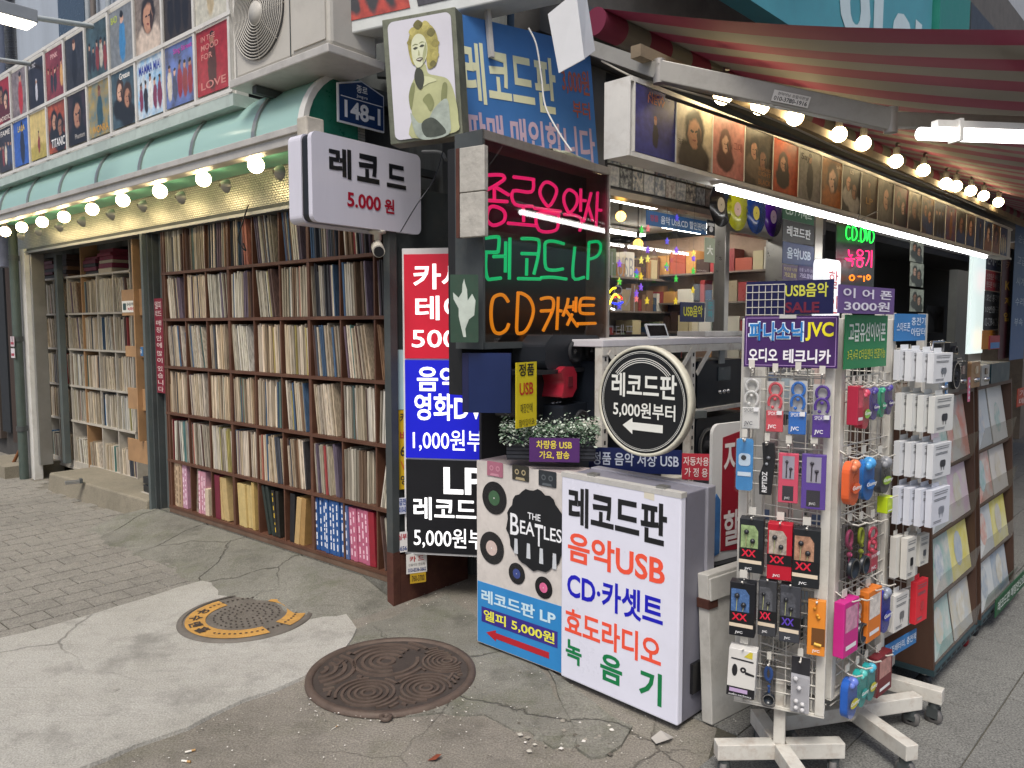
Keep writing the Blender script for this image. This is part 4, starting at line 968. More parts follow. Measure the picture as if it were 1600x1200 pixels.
for k in range(6): m = MB(); m.box(-6.9-.35*k, -6.62-.35*k, .24, .299, .2+.1*(k % 2), 2.6, P(('#3a2c24', '#22262a', '#4a4038')[k % 3], .7)); m.build('loose_board', t)
m = MB(); m.box(-6.4, xl0-.02, -.25, .3, 0, .13, G_step); m.build('ledge', t)
x = FL.hit(26, 500, -.12)[0]; t = thing('drain_pipe', 'grey green drain pipe with pasted notices beside the white post', 'pipe', FL)
m = MB(); m.cyl((x, -.12, .0), (x, -.12, 2.7), .042, P('#46524c', .6, var=.2, dirt=.3), 16); m.build('pipe', t)
for z in (.5, 1.4, 2.2): m = MB(); m.cyl((x, -.12, z), (x, -.12, z+.05), .05, DGREY, 16); m.build('clamp', t)
for y0, y1, c in ((526, 542, '#c8b8bc'), (545, 560, '#d0c8cc')):
    z0, z1 = FL.hit(26, y1, -.19)[1], FL.hit(26, y0, -.19)[1]; m = MB(); m.box(x-.05, x+.05, -.168, -.164, z0, z1, P(c)); o = m.build('pasted_notice', t); m = MB(); m.flat([(x-.04, z0+.02), (x+.04, z0+.02), (x+.04, z0+.045), (x-.04, z0+.045)], -.1692, P('#a03848')); m.build('print', o)
p = FL.W(x+.02, -.2, 0); t = thing('broom', 'wooden pole with orange tape leaning in the alley', 'pole', Fr(p, FL.u))
m = MB(); m.cyl((-.5, .1, .05), (.05, .25, .75), .016, P('#7a4a26', .6), 8); m.build('handle', t); m = MB(); m.cyl((.01, .24, .7), (.06, .253, .76), .02, P('#b06a20', .5), 8); m.build('tape', t)
p = ground(8, 738); m = MB()
for k in range(9): m.quad([(rnd.uniform(-.15, .15), rnd.uniform(-.1, .1), .02), (rnd.uniform(.0, .2), rnd.uniform(-.1, .1), .03), (rnd.uniform(.0, .2), rnd.uniform(.0, .15), .05), (rnd.uniform(-.15, 0), rnd.uniform(0, .1), .02)], P('#6a4a30', .8))
o = m.build('dry_leaves', fr=Fr((p.x, p.y, 0), FL.u)); tag(o, 'small heap of dry brown leaves at the alley mouth', 'leaves', None, 'stuff')
# (end of the left edge)
# ---------------------------------------------------------------- signs over the corner
f0 = Fr(at(588, 25, 3.75), at(690, 18, 3.75)-at(588, 25, 3.75)); 
STAIN = M('stained_steel_frame', (.17, .18, .13), .5, .5, .35, 9, .1, dirt=.6, dirtcol=(.05, .05, .035))
pa, pb, pc = at(593, 32, 3.72), at(701, 12, 3.62), at(613, 226, 3.72)
FM = Fr(pc, pb-pa, pa-pc); w_, h_ = (pb-pa).length, (pa-pc).length
t = thing('portrait_sign', 'tilted steel-framed sign with a greenish portrait of a blonde woman', 'sign', FM)
m = MB(); m.box(-.01, w_+.01, 0, .1, 0, h_, STAIN); m.build('frame', t, .004)
PT = M('pale_portrait_ground', (.62, .61, .66), .35, var=.08, scale=3, dirt=.12, dirtcol=(.45, .48, .35))
m = MB(); m.prism(rr(.02, w_-.012, .015, h_-.02, .03), -.006, -.001, PT); m.build('picture', t)
# a plain half-length figure: arm raised behind the head
sk, sk2, hr, dk = P('#c9cc98', .5, var=.15, scale=9), P('#b3b878', .5, var=.2, scale=12), P('#a49b55', .5, var=.4, scale=30), P('#3c4034', .5, var=.3, scale=14)
def S(pts, y, mat, par): mb = MB(); mb.flat([(w_*x, h_*z) for x, z in pts], y, mat); return mb
fig = MB()
def soft(pts, n=4):
    """rounded closed outline through the given points"""
    N_ = len(pts); o = []
    for i in range(N_):
        p0, p1, p2, p3 = pts[i-1], pts[i], pts[(i+1) % N_], pts[(i+2) % N_]
        for k in range(n):
            u = k/n; o.append(tuple(.5*(2*p1[j]+(p2[j]-p0[j])*u+(2*p0[j]-5*p1[j]+4*p2[j]-p3[j])*u*u+(3*p1[j]-p0[j]-3*p2[j]+p3[j])*u**3) for j in (0, 1)))
    ar = sum(o[i-1][0]*o[i][1]-o[i][0]*o[i-1][1] for i in range(len(o)))
    return o if ar > 0 else o[::-1]
def F_(pts, y, mat, n=4): fig.flat([(w_*x, h_*z) for x, z in soft(pts, n)], y, mat)
skm, skl, skd = P('#aeb183', .5, var=.2, scale=7), P('#c6c99e', .5, var=.15, scale=7), P('#7f8457', .5, var=.2, scale=9)
F_(((.3, .03), (.93, .03), (.985, .12), (.975, .25), (.93, .38), (.86, .455), (.72, .49), (.6, .52), (.56, .6), (.44, .6), (.43, .53), (.36, .46), (.31, .35), (.33, .2)), -.0075, skm)
F_(((.36, .46), (.30, .36), (.32, .25), (.36, .33), (.4, .44)), -.009, skd); F_(((.8, .42), (.76, .3), (.8, .2), (.84, .3), (.86, .41)), -.009, skd)
F_(((.44, .47), (.55, .5), (.72, .455), (.6, .44), (.5, .42)), -.0092, skl); F_(((.5, .32), (.6, .36), (.66, .28), (.6, .22), (.55, .27)), -.0092, skd)
F_(((.31, .23), (.42, .14), (.56, .16), (.66, .24), (.84, .3), (.87, .16), (.84, .02), (.5, .0), (.36, .06)), -.0095, P('#9da79c', .4, var=.35, scale=16))
F_(((.46, .13), (.6, .17), (.72, .12), (.8, .03), (.52, .02)), -.01, P('#454b42', .4, var=.4, scale=18))
F_(((.40, .5), (.44, .57), (.52, .55), (.54, .47), (.49, .40), (.43, .43)), -.0102, dk)
F_(((.35, .68), (.34, .78), (.40, .87), (.5, .925), (.6, .91), (.7, .875), (.76, .8), (.77, .7), (.74, .6), (.67, .555), (.6, .56), (.58, .66), (.5, .62), (.4, .6)), -.0092, hr, 5)
for hx, hz, rr_ in ((.42, .86, .06), (.5, .905, .07), (.6, .89, .07), (.68, .83, .065), (.73, .74, .06), (.72, .65, .055), (.68, .585, .05), (.37, .78, .045)):
    F_(((hx-rr_, hz), (hx, hz+rr_*.55), (hx+rr_, hz), (hx, hz-rr_*.55)), -.0096, P(('#b5ab62', '#8c8446', '#6d6838')[int(hx*100) % 3], .5, var=.4, scale=26))
F_(((.385, .7), (.40, .79), (.48, .835), (.57, .81), (.615, .73), (.59, .64), (.52, .585), (.455, .575), (.405, .62)), -.0104, P('#cfd2b2', .5, var=.12, scale=9), 5)
F_(((.54, .6), (.6, .68), (.6, .76), (.57, .72), (.54, .66)), -.0108, P('#a2a67c', .5, var=.2))
for ex, ez in (.445, .725), (.54, .735): F_(((ex-.035, ez), (ex, ez+.012), (ex+.035, ez+.003), (ex, ez-.008)), -.0112, dk); F_(((ex-.045, ez+.022), (ex, ez+.036), (ex+.045, ez+.025), (ex, ez+.028)), -.0112, skd)
F_(((.445, .635), (.49, .65), (.545, .642), (.5, .618)), -.0112, P('#54483a')); F_(((.455, .637), (.49, .641), (.53, .637), (.49, .632)), -.0116, P('#d8d8cc')); F_(((.475, .672), (.49, .71), (.505, .672), (.49, .665)), -.0112, P('#a9ac84'))
fig.build('printed_figure', t)
# sky-blue hanging banner
pa, pb, pc = at(699, 17, 3.85), at(918, 70, 4.45), at(722, 238, 3.85)
FBn = Fr(pc, pb-pa, pa-pc); w_, h_ = (pb-pa).length, (pa-pc).length
def banner_blue():
    return M('blue_banner', (.045, .165, .43), .45, 0, .2, 2, .05, dirt=.15, dirtcol=(.1, .25, .5))
t = thing('banner_sign', 'blue board lettered 레코드판 3,000원부터 above the neon box', 'sign', FBn)
m = MB(); m.box(0, w_, 0, .03, 0, h_, banner_blue()); m.build('board', t)
CR, PK, RO = P('#d7d9b4', .5), P('#b9a3b4', .5), P('#a4563e', .5)
word(t, '레코드판', w_*.05, w_*.7, h_*.37, h_*.82, -.002, CR, .025); word(t, '판매.매입합니다', w_*.04, w_*.98, h_*.02, h_*.31, -.002, PK, .025)
word(t, '3,000원', w_*.75, w_*.97, h_*.56, h_*.78, -.002, RO, .02); word(t, '부터', w_*.82, w_*.96, h_*.38, h_*.52, -.002, RO, .02)
m = MB(); m.box(w_*.22, w_*.245, -.03, -.005, h_*.72, h_*1.15, BEAM); m.build('hanger', t)
# framed picture sign above the portrait
f0 = fr2(at(522, 30, 4.0), at(705, 10, 4.0)); f0.o.z = 0
a = f0.rect(((521, -120), (680, -150), (680, 20), (524, 55)), 0)
pa, pc, pb = at(522, 52, 3.9), at(522, -150, 3.9), at(720, 8, 3.9)
FU = Fr(pa, pb-pa); w_, h_ = (pb-pa).length, .62
t = thing('picture_box_sign', 'white box sign with red pictures at the top edge above the portrait', 'sign', FU)
m = MB(); m.box(0, w_*2.2, 0, .2, -.02, h_, P('#c9ccc8', .4, var=.1)); m.build('case', t, .008)
picture(t, 'picture', .04, .4, .04, .5, -.004, ('#9a2a22', '#b04030', 'three', '#2a2a2e', '#1a1414', [], '#ffffff'), 5)
picture(t, 'picture', .44, .8, .04, .5, -.004, ('#2a2a30', '#404048', 'many', '#6a2a2e', '#1a1414', [], '#ffffee'), 6)
picture(t, 'picture', .84, 1.2, .04, .5, -.004, ('#c0a870', '#a89060', 'face', '#5a4a3a', '#2a2018', [], '#ffffee'), 8)
# bent white sheet hanging at the awning corner
pa, pb, pc = at(857, 18, 3.0), at(905, 0, 2.95), at(874, 113, 3.0)
WS = M('white_sheet_board', (.66, .67, .68), .5, var=.05)
m = MB(); A, B, C, D = at(856, 22, 3.0), at(900, -14, 2.95), at(913, 92, 2.95), at(873, 114, 3.0); E_, G_ = at(916, -10, 3.08), at(930, 79, 3.08)
for q in ((D, C, B, A), (C, G_, E_, B)): m.quad([tuple(p) for p in q], WS)
o = m.build('folded_sheet'); sd = o.modifiers.new('thick', 'SOLIDIFY'); sd.thickness = .006
tag(o, 'bent blank white sheet hanging beside the awning roller', 'sheet')
# dark structure above the recess
FK = fr2(at(520, 300, 4.7), at(1000, 300, 4.7)); FK.o.z = 0
t = thing('overhead_framework', 'dark steel framework and boards in the gap between the two buildings', 'framework', FK)
DK = M('near_black_board', (.03, .032, .033), .8, 0, .4, 4, .1)  # near-black board with mottled tone
m = MB(); m.box(-.6, 1.4, .3, .4, 2.3, 6, DK); m.build('back_board', t)
for k in range(5):
    m = MB(); m.bar((.3, -.1+.1*k, 3.05+.04*k), (1.5, .0+.1*k, 3.0+.03*k), .05, .06, DGREY); m.build('rail', t)
for x in (.75, 1.2):
    m = MB(); m.bar((x, .3, 2.75), (x, -.2, 3.25), .04, .05, DGREY); m.build('brace', t)
m = MB(); m.box(.9, 1.7, .2, .28, 2.35, 3.6, M('dusk_blue_board', (.02, .07, .16), .5, var=.2)); m.build('blue_board', t)

# ---------------------------------------------------------------- standing light boxes
FB = fr2(ground(876, 1066), ground(1058, 1147)); FB.o.z = 0
WL = FB.loc(ground(1058, 1147))[0]
a = FB.rect(((882, 742), (1078, 770), (1058, 1142), (876, 1064)), 0); h_ = a[3]; w_ = WL
WFACE = M('lit_white_acrylic', (.60, .60, .68), .3, var=.05, scale=3, dirt=.12, dirtcol=(.38, .37, .38), emit=.16); CASE = M('light_box_case', (.20, .20, .245), .45, 0, .08, 5, .03, dirt=.2)
t = thing('light_box_sign', 'white standing light box lettered in black, coral, blue and green', 'light box', FB)
m = MB(); m.box(0, w_, 0, .035, .03, h_, WFACE); m.build('face', t, .006)
m = MB(); m.box(.01, w_-.01, .036, .19, .02, h_-.008, CASE); m.build('case', t, .005)
m = MB(); m.box(.0, w_, .1905, .25, .02, h_-.004, M('case_rear', (.27, .27, .31), .45, var=.1)); m.build('rear_frame', t, .005)
m = MB()
for k in (0, 1): 
    for x in (.15, w_-.1): m = MB(); m.box(x-.02, x+.02, .01, .05, h_-.001, h_+.012, STEEL); m.build('top_clip', t) if k == 0 else None
m = MB(); m.flat([(w_*.72, h_*.955), (w_*.8, h_*.95), (w_*.8, h_*.985), (w_*.72, h_*.99)], -.001, P('#d8d2c0', .4)); m.build('tape', t)
m = MB(); m.box(-.002, w_+.002, -.002, .036, h_-.018, h_+.002, M('box_edge_trim', (.5, .49, .46), .4, var=.15, dirt=.35)); m.build('top_trim', t)
m = MB(); m.box(w_-.012, w_+.003, .1, .16, .12, .24, P('#141416')); m.build('handle_recess', t)
CO, BL, GR = P('#f0563c', .4), P('#1616b8', .4), P('#0b7a45', .4)
# rows of lettering, in shares of the face
def brow(s_, x0, x1, z0, z1, c, b=.03): word(t, s_, w_*x0, w_*x1, h_*z0, h_*z1, -.0015, c, b)
brow('레코드판', .07, .9, .765, .945, BLK); brow('음악USB', .065, .89, .595, .735, CO, .025); brow('CD·카셋트', .06, .88, .42, .555, BL, .025); brow('효도라디오', .04, .87, .245, .375, CO, .025)
brow('녹', .05, .2, .115, .225, GR); brow('음', .37, .56, .1, .225, GR); brow('기', .70, .88, .085, .225, GR)
# picture light box beside it
FB2 = fr2(ground(746, 1008), ground(874, 1058)); w2 = FB2.loc(ground(882, 1058))[0]; FB2.o.z = 0
a = FB2.rect(((750, 714), (884, 748), (876, 1053), (745, 1005)), 0); h2 = a[3]
t = thing('light_box_sign', 'standing picture light box with records, cassettes and a blue lower panel', 'light box', FB2)
m = MB(); m.box(0, w2, 0, .012, .02, h2, P('#cfc9c2', .45, var=.12, dirt=.15)); m.build('face', t)
m = MB(); m.box(.0, w2, .0125, .2, .015, h2, M('beige_case', (.42, .36, .35), .5, var=.15, dirt=.2)); m.build('case', t, .004)
SKYB = M('sky_blue_panel', (.03, .24, .56), .4, var=.08)
zt = FB2.hit(760, 911, 0)[1]
m = MB(); m.box(.004, w2-.002, -.002, -.0005, .024, zt, SKYB); m.build('lower_panel', t)
CY, YP_ = P('#c8e2ec'), P('#ece94e')
word(t, '레코드판 LP', w2*.06, w2*.93, zt*.70, zt*.9, -.0035, CY, .03)
m = MB(); m.flat([(w2*.06, zt*.40), (w2*.95, zt*.40), (w2*.95, zt*.63), (w2*.06, zt*.63)], -.003, P('#3a2c86')); m.build('price_band', t)
word(t, '엘피 5,000원', w2*.09, w2*.92, zt*.43, zt*.6, -.0045, YP_, .02)
m = MB(); RA = P('#b4202c'); m.flat([(w2*.12, zt*.255), (w2*.24, zt*.17), (w2*.24, zt*.21), (w2*.86, zt*.21), (w2*.86, zt*.3), (w2*.24, zt*.3), (w2*.24, zt*.34)], -.0035, RA); m.build('arrow', t)
VIN = M('black_vinyl', (.012, .012, .014), .25, var=.2)
def disc_print(par, cx, cz, r, lab, y=-.003, name='printed_record'):
    m = MB(); m.disc(cx, cz, r, y, VIN, 40); o = m.build(name, par)
    m = MB(); m.disc(cx, cz, r*.46, y-.0012, P(lab, .5, var=.2, scale=40), 28); m.disc(cx, cz, r*.05, y-.0022, P('#e8e8e4'), 10)
    m.ring(cx, cz, r*.66, r*.675, y-.001, P('#2a2a2c'), 32); m.ring(cx, cz, r*.82, r*.83, y-.001, P('#2a2a2c'), 32); m.build('record_label', o)
def FBp(px, py): return FB2.hit(px, py, 0)
for px, py, r, lab in ((773, 778, .078, '#3f6244'), (769, 856, .078, '#cdb9b0'), (808, 896, .05, '#3c4a86'), (850, 918, .05, '#d86a94')):
    x, z = FBp(px, py); disc_print(t, x, z, r, lab)
for (px, py, c, c2) in ((774, 733, '#a8697c', '#c48a9a'), (814, 739, '#34322c', '#a89a78'), (856, 748, '#2c3136', '#565c60')):
    x, z = FBp(px, py); m = MB(); m.prism(rr(x-.05, x+.05, z-.035, z+.035, .005), -.004, -.002, P(c, .4)); o = m.build('printed_cassette', t)
    m = MB()
    for dx in (-.02, .02): m.ring(x+dx, z+.004, .007, .013, -.0055, P(c2), 14)
    m.flat([(x-.03, z-.032), (x+.03, z-.032), (x+.024, z-.02), (x-.024, z-.02)], -.0055, P(c2)); m.build('reels', o)
cx, cz = FBp(838, 828); pts = []
R_ = random.Random(4)
for k in range(46):
    a = 2*math.pi*k/46; q = 1+.035*math.sin(k*1.9)+R_.uniform(-.015, .015); pts.append((cx+.172*q*math.cos(a), cz+.185*q*math.sin(a)))
m = MB(); m.flat(pts, -.006, P('#14161a', .5, var=.3)); o = m.build('black_round_picture', t)
word(o, 'THE', cx-.045, cx+.03, cz+.045, cz+.075, -.0075, WP, .01); 
m = MB(); letters(m, 'B', cx-.15, cx-.098, cz-.045, cz+.055, -.0075, WP, .01); letters(m, 'EA', cx-.09, cx-.005, cz-.03, cz+.032, -.0075, WP, .01); letters(m, 'T', cx-.003, cx+.045, cz-.07, cz+.03, -.0075, WP, .01); letters(m, 'LES', cx+.05, cx+.15, cz-.032, cz+.028, -.0075, WP, .01); m.build('lettering', o)
m = MB()
for k in range(4):   # four plain white strokes under the lettering
    x = cx-.115+.075*k; z = cz-.13-.008*k; m.flat([(x-.012, z), (x+.012, z), (x+.009, z+.07), (x-.009, z+.07)], -.0075, P('#c8ccd0'))
m.build('white_strokes', o)
# round black sign
FO = Fr(at(1005, 627, 3.02), FB.u)
t = thing('round_sign', 'round black sign with white rim and arrow reading 레코드판 5,000원부터', 'sign', FO)
r = 81/1180*3.02*1.02
CRM2 = M('yellowed_rim', (.6, .58, .47), .45, var=.12, dirt=.2)
# the disc is seen a little narrowed; its real outline is round
RR = r*1.06
m = MB(); m.lathe((0, 0, 0), [(RR*.935, .004), (RR*.94, .009), (RR*.992, .009), (RR, .0), (RR, -.028), (.001, -.03)], CRM2, 64, 'y'); m.build('rim', t)
m = MB(); m.disc(0, 0, RR*.938, -.006, P('#16181b', .35), 64); m.build('face', t)
WB = P('#e3e4dc', .45)
m = MB(); m.ring(0, 0, RR*.885, RR*.895, -.009, WB, 64); m.ring(0, 0, RR*.862, RR*.868, -.009, WB, 64)
for q in (.70, .735, .77): m.ring(0, 0, RR*q-.0017, RR*q+.0012, -.009, WB, 24, math.radians(40), math.radians(140))
m.build('ring_lines', t)
word(t, '레코드판', -RR*.68, RR*.72, RR*.06, RR*.5, -.009, WB, .022); word(t, '5,000원부터', -RR*.64, RR*.7, -RR*.32, -RR*.02, -.009, WB, .018)
m = MB(); z = -RR*.46; m.flat([(-RR*.42, z), (-RR*.2, z-RR*.15), (-RR*.2, z-RR*.07), (RR*.45, z-RR*.07), (RR*.45, z+RR*.07), (-RR*.2, z+RR*.07), (-RR*.2, z+RR*.15)], -.009, WB); m.build('arrow', t)
m = MB(); m.bar((0, .03, -RR*.3), (.1, .3, -RR*.3), .03, .03, DGREY); m.build('stand', t)
# ---------------------------------------------------------------- neon box
FN = fr2(at(752, 400, 3.45), at(946, 400, 4.26)); FN.o.z = 0
a = FN.rect(((752, 232), (946, 262), (946, 521), (752, 547)), 0); NX0, NX1, NZ0, NZ1 = a
SMOKE = clear_film('smoky_acrylic', (.35, .35, .36), .05, .03)
t = thing('neon_sign', 'dark glazed box with pink, green and orange neon lettering', 'neon sign', FN)
ALU = M('dull_aluminium', (.36, .34, .31), .45, .6, .15, 7, .05, dirt=.3)
m = MB(); m.box(NX0, NX1, .13, .15, NZ0, NZ1, M('neon_backing', (.022, .021, .02), .35, var=.5, scale=5, streak=True)); m.build('back_board', t)
m = MB(); m.box(NX0-.01, NX1+.01, -.02, .15, NZ1, NZ1+.04, ALU); m.build('top_rail', t); m = MB(); m.box(NX0-.01, NX1+.01, -.02, .15, NZ0-.03, NZ0, DGREY); m.build('bottom_rail', t)
for x in (NX0-.012, NX1):
    m = MB(); m.box(x, x+.015, -.02, .15, NZ0-.03, NZ1+.04, ALU if x > NX0 else DGREY); m.build('side', t)
m = MB(); m.quad([(NX0, -.008, NZ0), (NX1, -.008, NZ0), (NX1, -.008, NZ1), (NX0, -.008, NZ1)], SMOKE); m.build('glazing', t)
def nz(s_, X, Y, k): # crop pixels -> picture pixels
    return [(X+x*k, Y+y*k) for x, y in s_]
K1 = 220/1600
pink = [[(150,245),(300,240),(345,262),(340,300),(235,370),(155,410)],[(240,375),(400,470)],[(235,385),(235,520)],[(150,530),(385,545)],[(240,600),(330,640),(360,705),(330,780),(230,815),(160,770),(150,700),(180,620),(240,600)],
 [(455,265),(660,290),(680,310),(655,435),(450,425),(470,575),(670,600)],[(565,590),(568,775)],[(390,790),(720,820)],
 [(850,325),(930,380),(940,450),(890,560),(840,595),(770,500),(755,420),(790,345),(850,325)],[(690,620),(990,655)],[(725,685),(945,690),(965,720),(935,870),(745,870),(725,685)],
 [(1105,415),(1170,470),(1175,560),(1130,640),(1080,665),(1030,560),(1030,470),(1065,420),(1105,415)],[(1218,400),(1215,660)],[(1218,530),(1275,535)],[(1030,690),(1150,700),(1220,740),(1225,800),(1205,880)],[(1335,445),(1290,620),(1250,775)],[(1300,590),(1355,765)],[(1408,435),(1390,850)],[(1405,640),(1460,645)]]
green = [[(130,960),(265,945),(290,970),(280,1100),(260,1120),(130,1120)],[(140,1120),(135,1300),(160,1420),(220,1425),(310,1415)],[(225,1170),(360,1165)],[(365,1000),(360,1350)],[(412,955),(405,1430)],
 [(545,965),(700,970),(745,1010),(730,1180),(685,1370)],[(545,1135),(720,1140)],[(605,1190),(600,1385)],[(505,1420),(760,1425)],[(1025,1025),(900,995),(820,1010),(810,1100),(820,1290),(900,1325),(1015,1310)],[(765,1410),(900,1405),(1055,1425)],
 [(1150,1060),(1130,1405),(1255,1405)],[(1310,1005),(1295,1430)],[(1310,1010),(1410,1000),(1445,1050),(1430,1130),(1380,1180),(1310,1200)]]
orange = [[(395,520),(350,455),(290,440),(225,480),(200,600),(205,760),(240,860),(300,880),(370,840),(400,770)],[(505,420),(495,650),(490,850),(530,880),(600,840),(660,720),(680,600),(640,490),(560,430),(500,420)],
 [(765,490),(830,475),(885,480),(910,530),(890,640),(790,850)],[(765,625),(890,620)],[(962,465),(945,840)],[(965,620),(1000,625)],[(1075,480),(1060,560),(1015,680)],[(1060,580),(1135,575)],[(1050,620),(1180,800)],[(1120,660),(1065,785)],[(1140,510),(1135,625)],[(1165,465),(1160,640)],[(1370,485),(1250,480),(1215,510),(1205,600),(1230,650),(1365,655)],[(1215,560),(1365,560)],[(1180,770),(1385,765)]]
def catmull(p, n=4):
    if len(p) < 3: return p
    cl = p[0] == p[-1]; o = []
    for i in range(len(p)-1):
        p0 = p[i-1] if i else (p[-2] if cl else p[0]); p3 = p[i+2] if i+2 < len(p) else (p[1] if cl else p[-1]); p1, p2 = p[i], p[i+1]
        for k in range(n):
            t_ = k/n; o.append(tuple(.5*((2*p1[j])+(-p0[j]+p2[j])*t_+(2*p0[j]-5*p1[j]+4*p2[j]-p3[j])*t_*t_+(-p0[j]+3*p1[j]-3*p2[j]+p3[j])*t_**3) for j in (0, 1)))
    o.append(p[-1]); return o
def neon(par, fr, strokes, X, Y, k, mat, y, r=.0085, name='neon_tube'):
    for s_ in strokes:
        q = [fr.hit(px, py, y) for px, py in nz(catmull(s_), X, Y, k)]
        m = MB(); m.tube([(a_, y+.0*i, b_) for i, (a_, b_) in enumerate(q)], r, mat, 7); m.build(name, par)
NPK, NGR, NOR = M('neon_pink', (1, .02, .17), .4, var=0, emit=1.25), M('neon_green', (.005, .75, .22), .4, var=0, emit=.95), M('neon_orange', (1, .3, .01), .4, var=0, emit=1.15)
neon(t, FN, pink, 740, 240, K1, NPK, .03); neon(t, FN, green, 740, 240, K1, NGR, .03)
neon(t, FN, orange, 740, 400, K1, NOR, .03)
# metal plate on its left side and the dark side sheet
PLT = M('pale_stucco_plate', (.45, .43, .38), .6, .1, .2, 14, .5, 40, dirt=.2)
f0 = fr2(at(718, 300, 3.40), at(757, 300, 3.33)); f0.o.z = 0
a = f0.rect(((718, 232), (757, 225), (757, 369), (718, 371)), 0)
o = MB(); o.box(a[0], a[1], 0, .03, a[2], lerp(a[2], a[3], .495), PLT); o2 = o
t2 = thing('metal_plate', 'pale embossed plate at the upper left edge of the neon box', 'plate', f0)
o.build('lower_plate', t2, .003); m = MB(); m.box(a[0], a[1], 0, .03, lerp(a[2], a[3], .505), a[3], PLT); m.build('upper_plate', t2, .003)
m = MB(); m.box(a[0]-.02, a[0]-.001, .0, .02, a[2], a[3], RUST); m.build('edge_strip', t2)
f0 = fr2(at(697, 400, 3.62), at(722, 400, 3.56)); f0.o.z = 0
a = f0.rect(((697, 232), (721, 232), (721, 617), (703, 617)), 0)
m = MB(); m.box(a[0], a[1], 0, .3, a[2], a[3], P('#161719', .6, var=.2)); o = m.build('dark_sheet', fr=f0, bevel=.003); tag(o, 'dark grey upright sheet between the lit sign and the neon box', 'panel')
# small green picture plate
f0 = fr2(at(703, 480, 3.37), at(748, 480, 3.37)); f0.o.z = 0
a = f0.rect(((703, 430), (747, 428), (748, 535), (704, 535)), 0); w_, h_ = a[1]-a[0], a[3]-a[2]
t = thing('picture_plate', 'small dark green metal plate with a pale figure', 'plate', f0.sub(a[0], 0, a[2]))
m = MB(); m.prism(rr(0, w_, 0, h_, .006), 0, .006, P('#2c4636', .4, var=.15, dirt=.2)); m.build('plate', t, .001)
m = MB(); c_ = P('#b9c3b8', .5, var=.2); m.flat([(w_*x, h_*z) for x, z in ((.46, .08), (.56, .08), (.53, .2), (.66, .34), (.85, .4), (.9, .62), (.78, .72), (.62, .62), (.6, .78), (.54, .86), (.5, .94), (.44, .86), (.42, .74), (.3, .66), (.1, .74), (.12, .64), (.3, .5), (.3, .38))], -.001, c_); m.build('pale_figure', t)
# navy panel hanging under the box
f0 = fr2(at(722, 600, 3.42), at(800, 600, 3.40)); f0.o.z = 0
a = f0.rect(((722, 552), (798, 552), (798, 640), (722, 650)), 0)
NV = M('navy_blue_panel', (.003, .014, .075), .35, var=.12)
m = MB(); m.box(a[0]+.03, a[1], 0, .05, a[2], a[3], NV); m.box(a[0], a[0]+.029, .005, .05, a[2], a[3], P('#0b1240')); o = m.build('navy_panel', fr=f0); tag(o, 'plain navy blue panel hanging under the neon box', 'panel')
# ---------------------------------------------------------------- the shop front on the right
RW = M('shop_side_wall', (.10, .10, .10), .8, 0, .3, 4, .2)
STL = M('stainless_frame', (.40, .38, .35), .3, .85, .1, 8)
CEIL = M('shop_ceiling', (.5, .49, .46), .8, var=.08)
sb = thing('music_shop_building', 'music shop building behind the counter on the right', 'building', FR)
m = MB(); m.box(.5, 14, 1.0, 1.2, 3.2, 6.5, M('shop_upper_wall', (.09, .085, .08), .8, var=.3)); m.build('upper_wall', sb)
m = MB(); m.box(.6, 14, .75, 6, 3.12, 3.19, RW); m.build('canopy_slab', sb)
m = MB(); m.box(.5, 14, 1.13, 6, 2.58, 2.69, CEIL); m.build('ceiling', sb)
m = MB(); m.box(.5, 14, 4.9, 5.0, 0, 2.6, M('shop_back_wall', (.36, .3, .25), .8, var=.4, scale=3)); m.build('back_wall', sb)
m = MB(); m.box(.42, .5, 1.0, 5, 0, 2.7, RW); m.build('side_wall', sb)
m = MB(); m.box(.5, 14, .9, 5, -.05, .1, M('shop_floor', (.16, .14, .12), .5, var=.2)); m.build('floor', sb)
YW = 1.0
def rx(px, y, py=420): return FR.hit(px, py, y)[0]
def rz(px, py, y): return FR.hit(px, py, y)[1]
wx0, wx1 = .56, rx(1131, YW); wz0, wz1 = .95, rz(1040, 322, YW)
m = MB(); m.box(.5, rx(1285, YW), YW-.02, YW+.1, wz1+.03, 3.11, RW); m.build('fascia', sb)
m = MB(); m.box(.5, rx(1131, YW), YW, YW+.12, .1, wz0-.03, RW); m.build('window_breast', sb)
for x0, x1 in ((wx0-.05, wx0), (wx1-.035, wx1+.03), (rx(1208, YW), rx(1216, YW)+.02), (rx(1216, YW)+.025, rx(1226, YW))):
    m = MB(); m.box(x0, x1, YW-.03, YW+.07, .1, wz1+.03, STL); m.build('window_post', sb, .004)
m = MB(); m.box(wx0, wx1, YW-.03, YW+.07, wz1-.01, wz1+.03, STL); m.build('window_head', sb)
m = MB(); m.box(wx0, wx1, YW-.04, YW+.08, wz0-.03, wz0, STL); m.build('window_sill', sb)
GLASS = clear_film('shop_glass', (.93, .95, .94), .06, .01)
m = MB(); m.quad([(wx0, YW+.02, wz0), (wx1-.04, YW+.02, wz0), (wx1-.04, YW+.02, wz1), (wx0, YW+.02, wz1)], GLASS); m.build('window_pane', sb)
dx0, dx1 = wx1+.03, rx(1208, YW); dz1 = rz(1170, 368, YW)
m = MB(); m.quad([(dx0, YW+.02, .1), (dx1, YW+.02, .1), (dx1, YW+.02, dz1), (dx0, YW+.02, dz1)], GLASS); m.build('door_pane', sb)
m = MB(); m.box(dx0, dx1, YW-.025, YW+.06, dz1, dz1+.05, STL); m.build('door_head', sb)
m = MB(); m.box(dx0, dx1, YW-.01, YW+.05, dz1+.05, wz1+.03, M('roller_box', (.3, .29, .27), .5, var=.12)); m.build('roller_box', sb)
